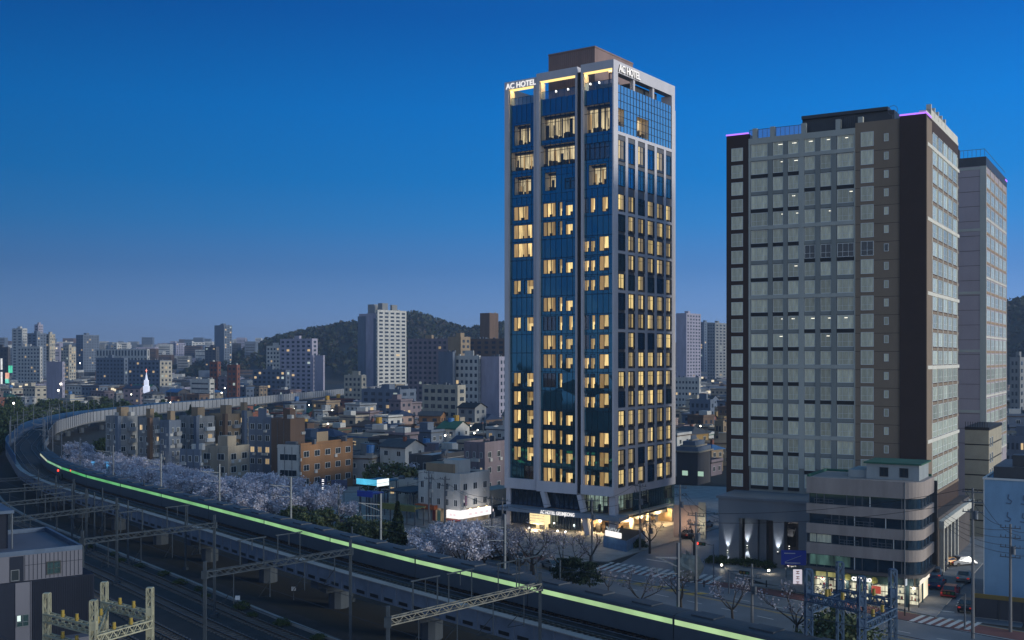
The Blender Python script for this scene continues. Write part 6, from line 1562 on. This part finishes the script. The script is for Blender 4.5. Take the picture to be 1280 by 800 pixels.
for i in range(34):
    s = s_of_y(92)+i*5.2+q.random()*3; p = voff(s,-9.5-q.random()*5); plant(q.choice(SG_+SD),'verge_shrub','low dark shrub on the grass strip beyond the viaduct','shrub',p,q.uniform(.5,.85),q.random()*6,'shrubs on the strip beyond the viaduct',('stem','crown'))
for i in range(26):
    s = s_of_y(60)+i*6.5+q.random()*4; p = voff(s,9.6+q.random()*1.6); plant(q.choice(SD),'verge_shrub','small dark shrub at the foot of the viaduct beside the yard','shrub',p,q.uniform(.25,.5),q.random()*6,'shrubs between yard and viaduct',('stem','crown'))
for px,py in ((500,640),(475,632)): plant(OL[0],'garden_tree','tall dim tree in the yard behind the turquoise canopy' if px > 480 else 'tall dim tree right of the orange brick building','tree',(wx(px,232),232),1.3,px)
plant(CH[1],'cherry_tree','lone pale blossom tree in the dim yard behind the market','tree',(wx(487,234),234),1.15,2)
plant(CH[2],'cherry_tree','lone blossom tree under the far viaduct bend','tree',(wx(97,300),300),1.0,2)
for px,py in ((1040,800),(1062,806)): plant(SG_[0],'street_shrub','bushy green shrub %s the blue lit lattice posts'%('left of' if px < 1050 else 'between'),'shrub',at(px,py+6),1.3,px,None,('stem','crown'))
for i,px in enumerate((893,902,920,938,944,960)): 
    p = S_T.w(S_T.lx(px,-8),-8.2-.6*(i%2)); plant(SD[i%2],'hedge_shrub','clipped dark shrub in the bed before the grey podium','shrub',p,.55,i,'shrubs before the podium',('stem','crown'))
for i,px in enumerate((787,792,797)): p = gp(px,684); plant(SD[i%2],'planter_shrub','dark shrub growing in the blue corner planter','shrub',(p.x,p.y),.62,i,'shrubs in the planter',('stem','crown'))
# wooded park outside the viaduct bend
n = 0
for i in range(600):
    Y = q.uniform(300,580); px = q.uniform(-40,235); p = Vector((wx(px,Y),Y)); kk = min(range(len(VPs)), key=lambda j: (VPs[j]-p).length); d = (VPs[min(kk+1,len(VPs)-1)]-VPs[max(0,kk-1)]).normalized(); o_ = (p-VPs[kk]).dot(Vector((-d.y,d.x)))
    if o_ < 9 or any((p-t).length < 6.2 for t in done): continue
    if n >= 78: break
    n += 1; done.append(p); plant(q.choice(RD_+RD_+OL),'park_tree','dark leafy tree in the wooded park outside the viaduct bend','tree',p,q.uniform(.75,1.15),q.random()*6.28,'trees of the park outside the bend')
for i in range(40):
    Y = q.uniform(330,560); px = q.uniform(90,420); p = Vector((wx(px,Y),Y)); kk = min(range(len(VPs)), key=lambda j: (VPs[j]-p).length); d = (VPs[min(kk+1,len(VPs)-1)]-VPs[max(0,kk-1)]).normalized(); o_ = (p-VPs[kk]).dot(Vector((-d.y,d.x)))
    if o_ > -9 or o_ < -30: continue
    plant(q.choice(RD_+BU),'railside_tree','dim tree along the inner side of the far viaduct','tree',p,q.uniform(.5,.8),q.random()*6.28,'trees along the far viaduct')
for i in range(26):
    p = q.choice(placed)+Vector((q.uniform(-7,7),q.uniform(-7,7)))
    plant(q.choice(RD_+OL+BU),'garden_tree','small tree in a gap between the low town houses','tree',p,q.uniform(.45,.75),q.random()*6.28,'trees among the houses')
b = MB(); road_strip(b, .02, .95, -.75, -.17, .006, 0, 60); setting(b.build('grass_verge', M('verge',(.05,.06,.035),.95,var=.4,scale=.3)))

def hill(name, cx, cy, rx, ry, prof, seed, n, sz):
    """a wooded hill: terrain plus a mass of trees"""
    g = np.random.default_rng(seed); nx, ny = 60, 24
    def H(u, v): return np.interp(u, [p[0] for p in prof], [p[1] for p in prof])*np.clip(np.cos(np.clip(v,-1,1)*math.pi/2),0,1)**.8
    b = MB()
    for j in range(ny+1):
        for i in range(nx+1): u = -1+2*i/nx; v = -1+2*j/ny; b.v.append((cx+u*rx, cy+v*ry, float(H(u,v))-.5))
    for j in range(ny):
        for i in range(nx): k = j*(nx+1)+i; b.f.append((k,k+1,k+nx+2,k+nx+1)); b.m.append(0)
    setting(b.build(name, M('hill_earth',(.05,.045,.035),.95,var=.3,scale=.05), smooth=True))
    u = g.uniform(-1,1,n); v = g.uniform(-1,.25,n); hh = H(u,v); x = cx+u*rx; y = cy+v*ry; th = g.uniform(7,13,n)
    m = 20; C = np.repeat(np.stack([x,y,hh],1), m, 0); T = np.repeat(th, m); dv = g.normal(size=(n*m,3)); dv /= np.linalg.norm(dv,axis=1)[:,None]; C = C+dv*np.stack([T*.36,T*.36,T*.32],1)+np.stack([0*T,0*T,T*.62],1)
    me = leaves('wooded_slope', C, sz*.8, HT, seed); o = D.objects.new('hill_forest', me); COL.objects.link(o); stuff(o)
HT = [leafmat('wood_a',(.035,.05,.025)), leafmat('wood_b',(.055,.06,.032)), leafmat('wood_c',(.07,.055,.04)), leafmat('wood_d',(.025,.038,.022))]
Yh = 1500
pk = lambda px, py: ((px-500)/330.0*1.0, wz(py+8,Yh))
hill('hill', wx(500,Yh), Yh+150, 330/FPX*Yh, 420, [(-1,0),pk(295,445),pk(316,432),pk(332,420),pk(350,413),pk(385,406),pk(420,400),pk(450,398),pk(480,392),pk(505,385),pk(520,388),pk(548,399),pk(575,408),pk(600,406),pk(628,400),pk(700,405),(1,0)], 5, 3200, 2.3)
pk2 = lambda px, py: ((px-1420)/220.0, wz(py,1100))
hill('hill', wx(1420,1100), 1200, 220/FPX*1100, 260, [(-1,0),pk2(1225,425),pk2(1250,402),pk2(1262,390),pk2(1280,386),pk2(1400,370),(1,0)], 6, 1200, 2.0)
# the far city that reads as one mass
b = MB(); q = random.Random(3)
YFAR = max(p.y for p in placed)+10
for i in range(4200):
    Y = YFAR+q.random()**1.5*(4000-YFAR); X = wx(q.uniform(-120,330),Y) if q.random() < .75 else wx(q.uniform(835,910),Y)
    tall = q.random() < .16; w0 = q.uniform(10,26) if Y > 1200 else q.uniform(6,13); tall = tall and Y > 1300; h0 = (q.uniform(28,55) if Y < 2200 else q.uniform(42,76)) if tall else (q.uniform(5,17) if Y > 1200 else q.uniform(4,11)); dd_ = q.uniform(8,16); m = q.choices([0,1,2,3,4,5],[3,4,4,2,1.5,2])[0]
    b.box(X,Y,0,X+w0,Y+dd_,h0,m,q.choice([2,2,4,3]))
    nf = int(h0/3.2)
    for k in range(1,nf): 
        z = k*3.2
        if q.random() < .8: b.box(X+1,Y-.1,z,X+w0-1,Y+.2,z+1.2,6)
    for k in range(2):
        if q.random() < .3: x = X+q.random()*w0; z = q.uniform(2,h0*.9); b.box(x,Y-.3,z,x+2.2,Y-.11,z+1.8,7)
stuff(b.build('distant_city', [WMAT['white'],WMAT['grey'],WMAT['slate blue'],WMAT['brown'],RMAT['dark grey'],WMAT['lilac'],WIN_D,E('far_city_light',(1,.86,.6),1.0)]))

# ================================================================== STREET FURNITURE, POLES, WIRES, CARS
WOODP = M('concrete_pole', (.17,.17,.175), .8, var=.2)
def util_pole(px, py, top, label, arms=2, Y=None):
    p = gp(px,py); h = wz(top,p.y); r = empty('utility_pole', (p.x,p.y,0), rad(-35)); tag(r, label, 'utility pole'); b = MB(); b.tube((0,0,0),(0,0,h),.19,.12,8); b.build('pole', WOODP, r)
    for k in range(arms):
        z = h-.5-k*1.1; b = MB(); b.box(-1.1,-.05,z,1.1,.05,z+.1); b.build('crossarm', STEEL, r)
        b = MB()
        for x in (-1.0,-.5,.5,1.0): b.tube((x,0,z+.1),(x,0,z+.38),.05,.03,6)
        stuff(b.build('insulators', DSTEEL, r))
    b = MB(); b.tube((.32,0,h-3.4),(.32,0,h-2.5),.24,n=10); b.build('transformer', STEEL, r)
    return Vector((p.x,p.y)), h
UP = []
for a in ((740,702,622,'utility pole directly before the hotel lobby'),(800,688,604,'utility pole with transformer before the hotel corner window',3),(812,690,640,'dark utility pole beside the hotel planter'),(850,702,606,'pale utility pole at the side street kerb'),(870,770,640,'tall utility pole on the verge before the side street',3),(940,786,705,'short dark pole on the verge below the podium'),(1216,798,610,'tall utility pole before the alley mouth',3),(1263,790,655,'utility pole with many crossarms before the blue wall',4),
          (536,655,588,'utility pole before the white corner building'),(556,662,596,'second utility pole before the white corner building'),(615,690,620,'utility pole left of the hotel end column'),(628,694,622,'utility pole closest to the hotel end column'),(423,668,606,'pale utility pole behind the train near the turquoise canopy'),(900,690,640,'dark utility pole beside the podium edge')):
    UP.append(util_pole(*a[:4], arms=(a[4] if len(a) > 4 else 2)))
def wire(p, q_, sag, label, r=.025):
    b = MB(); n = 10; last = None
    for i in range(n+1):
        t = i/n; v = Vector(p).lerp(Vector(q_),t); v.z -= sag*4*t*(1-t)
        if last is not None: b.tube(last, v, r, r, 4, 0, False)
        last = v
    o = b.build('power_line', BLACK); tag(o, label, 'wire', 'power lines over the street'); return o
for i,j in ((0,1),(1,3),(3,4),(4,6),(6,7),(8,9),(9,10),(10,11),(11,0),(12,8),(2,1),(13,3)):
    (p,h),(c,g) = UP[i],UP[j]
    for k,dx in enumerate((-.9,.9)): wire((p.x+dx*.8,p.y-dx*.5,h-.2-k*1.0),(c.x+dx*.8,c.y-dx*.5,g-.2-k*1.0),.9,'thin black power line sagging between street utility poles')
for dz in (0,.9,1.8,2.7):
    p,h = UP[7]; e = gp(1290,700); wire((p.x,p.y,h-.6-dz),(wx(1300,128),128,h-1.2-dz),.5,'thin black power line sagging between street utility poles'); wire((p.x,p.y,h-.6-dz),(wx(1180,150),150,9.5-dz*.6),.8,'thin black power line sagging between street utility poles')
def lamp(px, py, z, label, size=.32, en=0, pole=True, Y=None, col=(1,.92,.75)):
    Y = Y or gp(px,py,z).y; x = wx(px,Y); r = empty('street_lamp', (x,Y,0)); tag(r, label, 'street lamp'); z = wz(py,Y)
    b = MB(); b.tube((0,.5,0),(0,.5,z+.3),.09,.06,6); b.bar((0,.5,z+.3),(0,0,z+.25),.06,.06); b.build('pole', STEEL, r); b = MB(); b.ball((0,0,z),size); b.build('lamp_head', LAMPB, r)
    if en: point('lamp_light', r, (0,-.6,z), en, col, .4)
for a in ((73,488,'bright white street lamp above the dark park trees',520,.8),(17,504,'yellowish street lamp low at the left edge of the park',430,.7),(76,480,'pale oval street lamp farther behind the park',640,1.0),(164,493,'orange street lamp beside the church spire',600,.6),(330,512,'bright street lamp near the yellow tank at the noise wall end',470,.5),(305,511,'bright street lamp at the right end of the far viaduct',420,.42),(213,503,'small street lamp above the villa roofs',400,.35),(210,588,'white street lamp among the blossom trees below the villas',262,.3),(281,485,'upper twin lamp before the purple brown block',480,.5),(277,491,'lower twin lamp before the purple brown block',482,.5),(100,454,'small white lamp in the far left town',900,.9),(250,585,'lamp lighting the lane by the pale blue house',258,.22)):
    lamp(a[0],a[1],0,a[2],a[4]*.55,{520:900,430:800,470:700,420:500,262:300,258:300}.get(a[3],0),Y=a[3])
q = random.Random(31); LH = MB(); LH.ball((0,0,0),.3); LH = LH.mesh('lamp_head', LAMPB); LP_ = MB(); LP_.tube((0,0,0),(0,0,7),.07,n=6); LP_ = LP_.mesh('pole', STEEL)
for k in range(46):
    p = q.choice(placed)+Vector((q.uniform(-5,5),-5.5)); r = empty('lane_lamp',(p.x,p.y,0)); tag(r,'small lane lamp glowing on a slim pole between the low town houses','street lamp','lane lamps of the low town')
    inst(LP_,'pole',r,(0,.4,0)); h_ = inst(LH,'lamp_head',r,(0,0,7.0),0,(.8,.8,.8))
for px,lb in ((89,'red signal lamp left of the blossom belt'),(73,'orange signal lamp on the viaduct bend')):
    Y = 221; x = wx(px,Y); z = wz(588,Y); r = empty('signal_lamp',(x,Y,0)); tag(r,lb,'signal'); b = MB(); b.tube((0,0,0),(0,0,z),.07); b.box(-.25,-.1,z-.5,.25,.1,z+.5); b.build('post', DSTEEL, r); b = MB(); b.ball((0,-.15,z),.2); b.build('lamp_head', LED_R, r)
def traffic_light(px, py, top, arm, label, lit=0):
    p = gp(px,py); h = wz(top,p.y); r = empty('traffic_light', (p.x,p.y,0), rad(-35)); tag(r, label, 'traffic light'); b = MB(); b.tube((0,0,0),(0,0,h),.11,.08,8); b.bar((0,0,h-.2),(arm,0,h),.1,.1); b.build('post', STEEL, r)
    b = MB(); c = arm*.85; b.box(c-.7,-.2,h-.35,c+.7,-.02,h+.1); b.build('signal_head', BLACK, r)
    for k,m in enumerate((LED_R,M('amber_off',(.2,.12,.02),.4,var=0),M('green_off',(.02,.12,.06),.4,var=0))):
        b = MB(); b.tube((c-.45+k*.45,-.21,h-.12),(c-.45+k*.45,-.24,h-.12),.16,n=10); b.build('lens', m if k == lit or k else MATS['amber_off'], r)
traffic_light(911,742,712,2.6,'traffic light with arm at the podium pavement',9); traffic_light(892,726,680,-2.2,'traffic light at the right end of the hotel crosswalk',0); traffic_light(1206,786,742,-2.0,'traffic light beside the alley crosswalk',9)
for (px,py) in ((1131,771),(1136,765),(1110,772),(1120,772),(958,735),(880,735),(868,730)):
    p = gp(px,py); b = MB(); b.tube((0,0,0),(0,0,.85),.09,n=8); b.tube((0,0,.85),(0,0,.92),.09,.03,8); o = b.build('bollard', BLACK, None, (p.x,p.y,.13)); tag(o, 'short black bollard at the pavement edge', 'bollard', 'bollards along the kerb')
b = MB(); p = gp(1010,742); 
def fence_run(a, c, label, mat=STEEL):
    r = empty('guard_rail', (a.x,a.y,0), math.atan2(c.y-a.y,c.x-a.x)); tag(r,label,'railing'); L = (c-a).length; n = int(L/1.8)
    b = MB(); b.box(0,-.03,.95,L,.03,1.02); b.box(0,-.03,.5,L,.03,.56); b.build('rail', mat, r)
    for k in range(n+1): b = MB(); b.box(L*k/n-.04,-.04,0,L*k/n+.04,.04,.95); b.build('post', mat, r)
fence_run(gp(586,664),gp(628,653),'white pedestrian guard rail by the white corner building',FRAMEW); fence_run(gp(846,672),gp(866,662),'low rail along the pink wall right of the hotel')
pw = empty('boundary_wall', gp(842,672), rad(-10)); tag(pw,'pinkish lit boundary wall right of the hotel arcade','wall'); b = MB(); b.box(0,0,0,5.5,.4,5.6); b.build('wall', M('pink_wall',(.42,.32,.27),.8,var=.2,scale=.6), pw); b = MB(); b.box(4.2,-.3,0,5.4,-.01,6.2); b.build('lit_panel', M('cream_panel',(.55,.52,.42),.7,var=.15), pw); point('wall_light', pw, (2.2,-1.8,2.5), 160, (1,.72,.5), .3); point('panel_light', pw, (4.8,-1.6,2.6), 60, (1,.95,.75), .3)
bo = gp(859,725); g = np.random.default_rng(4); b = MB(); b.ball((0,0,1.5),2.0,0,12,8,.9); v = np.array(b.v); v = v*(1+.10*g.normal(size=len(v)))[:,None]; b.v = [tuple(x) for x in v]; o = b.build('boulder', M('boulder_stone',(.26,.25,.21),.9,var=.3,scale=.8), None, (bo.x,bo.y,.0)); o.scale = (1,.8,1.05); tag(o,'big pale boulder monument at the side street corner','boulder')
for px,py,lb in ((961,718,'warm ground spotlight in the podium bed'),(902,711,'dim ground spotlight behind the left podium shrubs')):
    p = gp(px,py); r = empty('ground_spotlight',(p.x,p.y,.13)); tag(r,lb,'light'); b = MB(); b.tube((0,0,0),(0,0,.3),.12); b.build('body', DSTEEL, r); b = MB(); b.ball((0,0,.42),.17); b.build('lens', LAMPB, r); point('spot_glow', r, (0,-.3,.7), 30, (1,.85,.6), .15)
# cars
def car_proto(col, name, taxi=False):
    m = M('car_'+name, col, .3, .2, var=.05, spec=.8)
    pr = [(-2.2,.35),(-2.25,.75),(-1.95,.92),(-1.35,.98),(-.75,1.42),(.75,1.45),(1.45,1.02),(2.1,.88),(2.25,.6),(2.2,.35)]
    b = MB(); W_ = .88
    for s_ in (-1,1):
        pts = [(x,s_*(W_ if z < 1.0 else W_-.16),z) for x,z in pr]; b.ngon(pts if s_ < 0 else pts[::-1])
    for (x0,z0),(x1,z1) in zip(pr,pr[1:]+pr[:1]):
        w0 = W_ if z0 < 1.0 else W_-.16; w1 = W_ if z1 < 1.0 else W_-.16; b.quad((x0,-w0,z0),(x0,w0,z0),(x1,w1,z1),(x1,-w1,z1))
    body = b.mesh('body', m); b = MB()
    for s_ in (-1,1): b.quad((-1.15,s_*.83,1.04),(1.2,s_*.83,1.06),(.72,s_*.735,1.40),(-.72,s_*.735,1.38))
    b.quad((-1.37,-.68,1.0),(-1.37,.68,1.0),(-.79,.66,1.41),(-.79,-.66,1.41)); b.quad((1.47,.68,1.04),(1.47,-.68,1.04),(.79,-.66,1.44),(.79,.66,1.44)); glass = b.mesh('windows', GLASS)
    b = MB(); b.tube((0,-.1,0),(0,.1,0),.33,n=14); wh = b.mesh('wheel', BLACK); b = MB(); b.box(-2.27,-.8,.66,-2.2,-.5,.82); b.box(-2.27,.5,.66,-2.2,.8,.82); tl = b.mesh('tail_light', E('tail_glow',(1,.05,.03),.3)); b = MB(); b.box(2.19,-.78,.62,2.26,-.45,.76); b.box(2.19,.45,.62,2.26,.78,.76); hl = b.mesh('headlight', M('headlight_glass',(.6,.62,.65),.1,var=0))
    return body, glass, wh, tl, hl
def car(proto, p, rz, label, sc=1.0):
    r = empty('parked_car', (p[0],p[1],.02), rz); r.scale = (sc,sc,sc); tag(r,label,'car'); inst(proto[0],'body',r); inst(proto[1],'windows',r); inst(proto[3],'tail_light',r); inst(proto[4],'headlight',r)
    for x in (-1.35,1.35):
        for y in (-.82,.82): inst(proto[2],'wheel',r,(x,y,.33))
CC = {k: car_proto(v,k) for k,v in {'red':(.30,.015,.02),'white':(.38,.38,.4),'silver':(.30,.32,.34),'black':(.015,.016,.02),'blue':(.03,.06,.14),'orange':(.45,.20,.03)}.items()}
aa = S_T.a
for px,py,c,rz,lb in ((1188,745,'red',90,'red car with lit tail lamps driving up the alley'),(1169,722,'silver',96,'silver car parked at the alley side of the rounded building'),(1176,712,'black',88,'black car parked behind the silver one in the alley'),(1202,707,'white',20,'white car at the far end of the alley'),(1183,708,'orange',15,'orange taxi partly hidden at the end of the alley'),(1209,763,'black',92,'dark car waiting at the right of the painted 30'),(1171,735,'blue',90,'dark blue car parked beside the shop corner'),(1205,726,'silver',95,'grey car parked along the blue wall'),(645,702,'white',-38,'white car on the street behind the blossom trees'),(690,711,'silver',-38,'silver car on the street before the hotel entrance'),(618,697,'black',-38,'black car on the street left of the hotel'),(880,660,'white',52,'white car far up the side street'),(862,672,'black',52,'black car in the side street')):
    p = gp(px,py); car(CC[c],(p.x,p.y),aa+rad(rz) if rz > 60 or rz < 0 else rad(rz),lb)
def bike(p, rz, label, grp=None):
    r = empty('bicycle',(p.x,p.y,.13),rz); tag(r,label,'bicycle',grp)
    for x in (-.5,.5):
        b = MB(); 
        for k in range(12): a0,a1 = k*math.pi/6,(k+1)*math.pi/6; b.bar((x+.32*math.cos(a0),0,.33+.32*math.sin(a0)),(x+.32*math.cos(a1),0,.33+.32*math.sin(a1)),.04,.04)
        b.build('wheel', BLACK, r)
    b = MB(); b.bar((-.5,0,.33),(-.1,0,.75),.04,.04); b.bar((-.1,0,.75),(.4,0,.78),.04,.04); b.bar((.5,0,.33),(.38,0,.95),.04,.04); b.bar((-.1,0,.75),(0,0,.3),.04,.04); b.bar((0,0,.3),(.4,0,.75),.04,.04); b.build('frame', M('bike_frame',(.3,.3,.32),.4,.4,var=0), r)
    b = MB(); b.box(-.25,-.08,.8,.05,.08,.86); b.build('saddle', BLACK, r); b = MB(); b.bar((.36,-.28,.98),(.36,.28,.98),.04,.04); b.build('handlebar', STEEL, r)
for k,(px,py) in enumerate(((1088,765),(1094,764),(1100,766),(990,744),(978,742))): p = gp(px,py); bike(p, rad(-30+25*k), 'bicycle parked on the pavement before the shops', 'bicycles before the shops')
# aerial clutter of the goods and seating near the lobby
# ------------------------------------------------------------------ haze
b = MB(); b.box(-2600,-40,-1,2200,4200,125); hz = b.build('haze', []); stuff(hz)
hm = D.materials.new('haze_air'); hm.use_nodes = True; t = hm.node_tree; t.nodes.clear(); o = t.nodes.new('ShaderNodeOutputMaterial'); pv = t.nodes.new('ShaderNodeVolumePrincipled')
pv.inputs['Color'].default_value = (.56,.74,1.0,1); pv.inputs['Density'].default_value = .00017; pv.inputs['Anisotropy'].default_value = .2; t.links.new(pv.outputs[0], o.inputs['Volume']); hz.data.materials.append(hm)
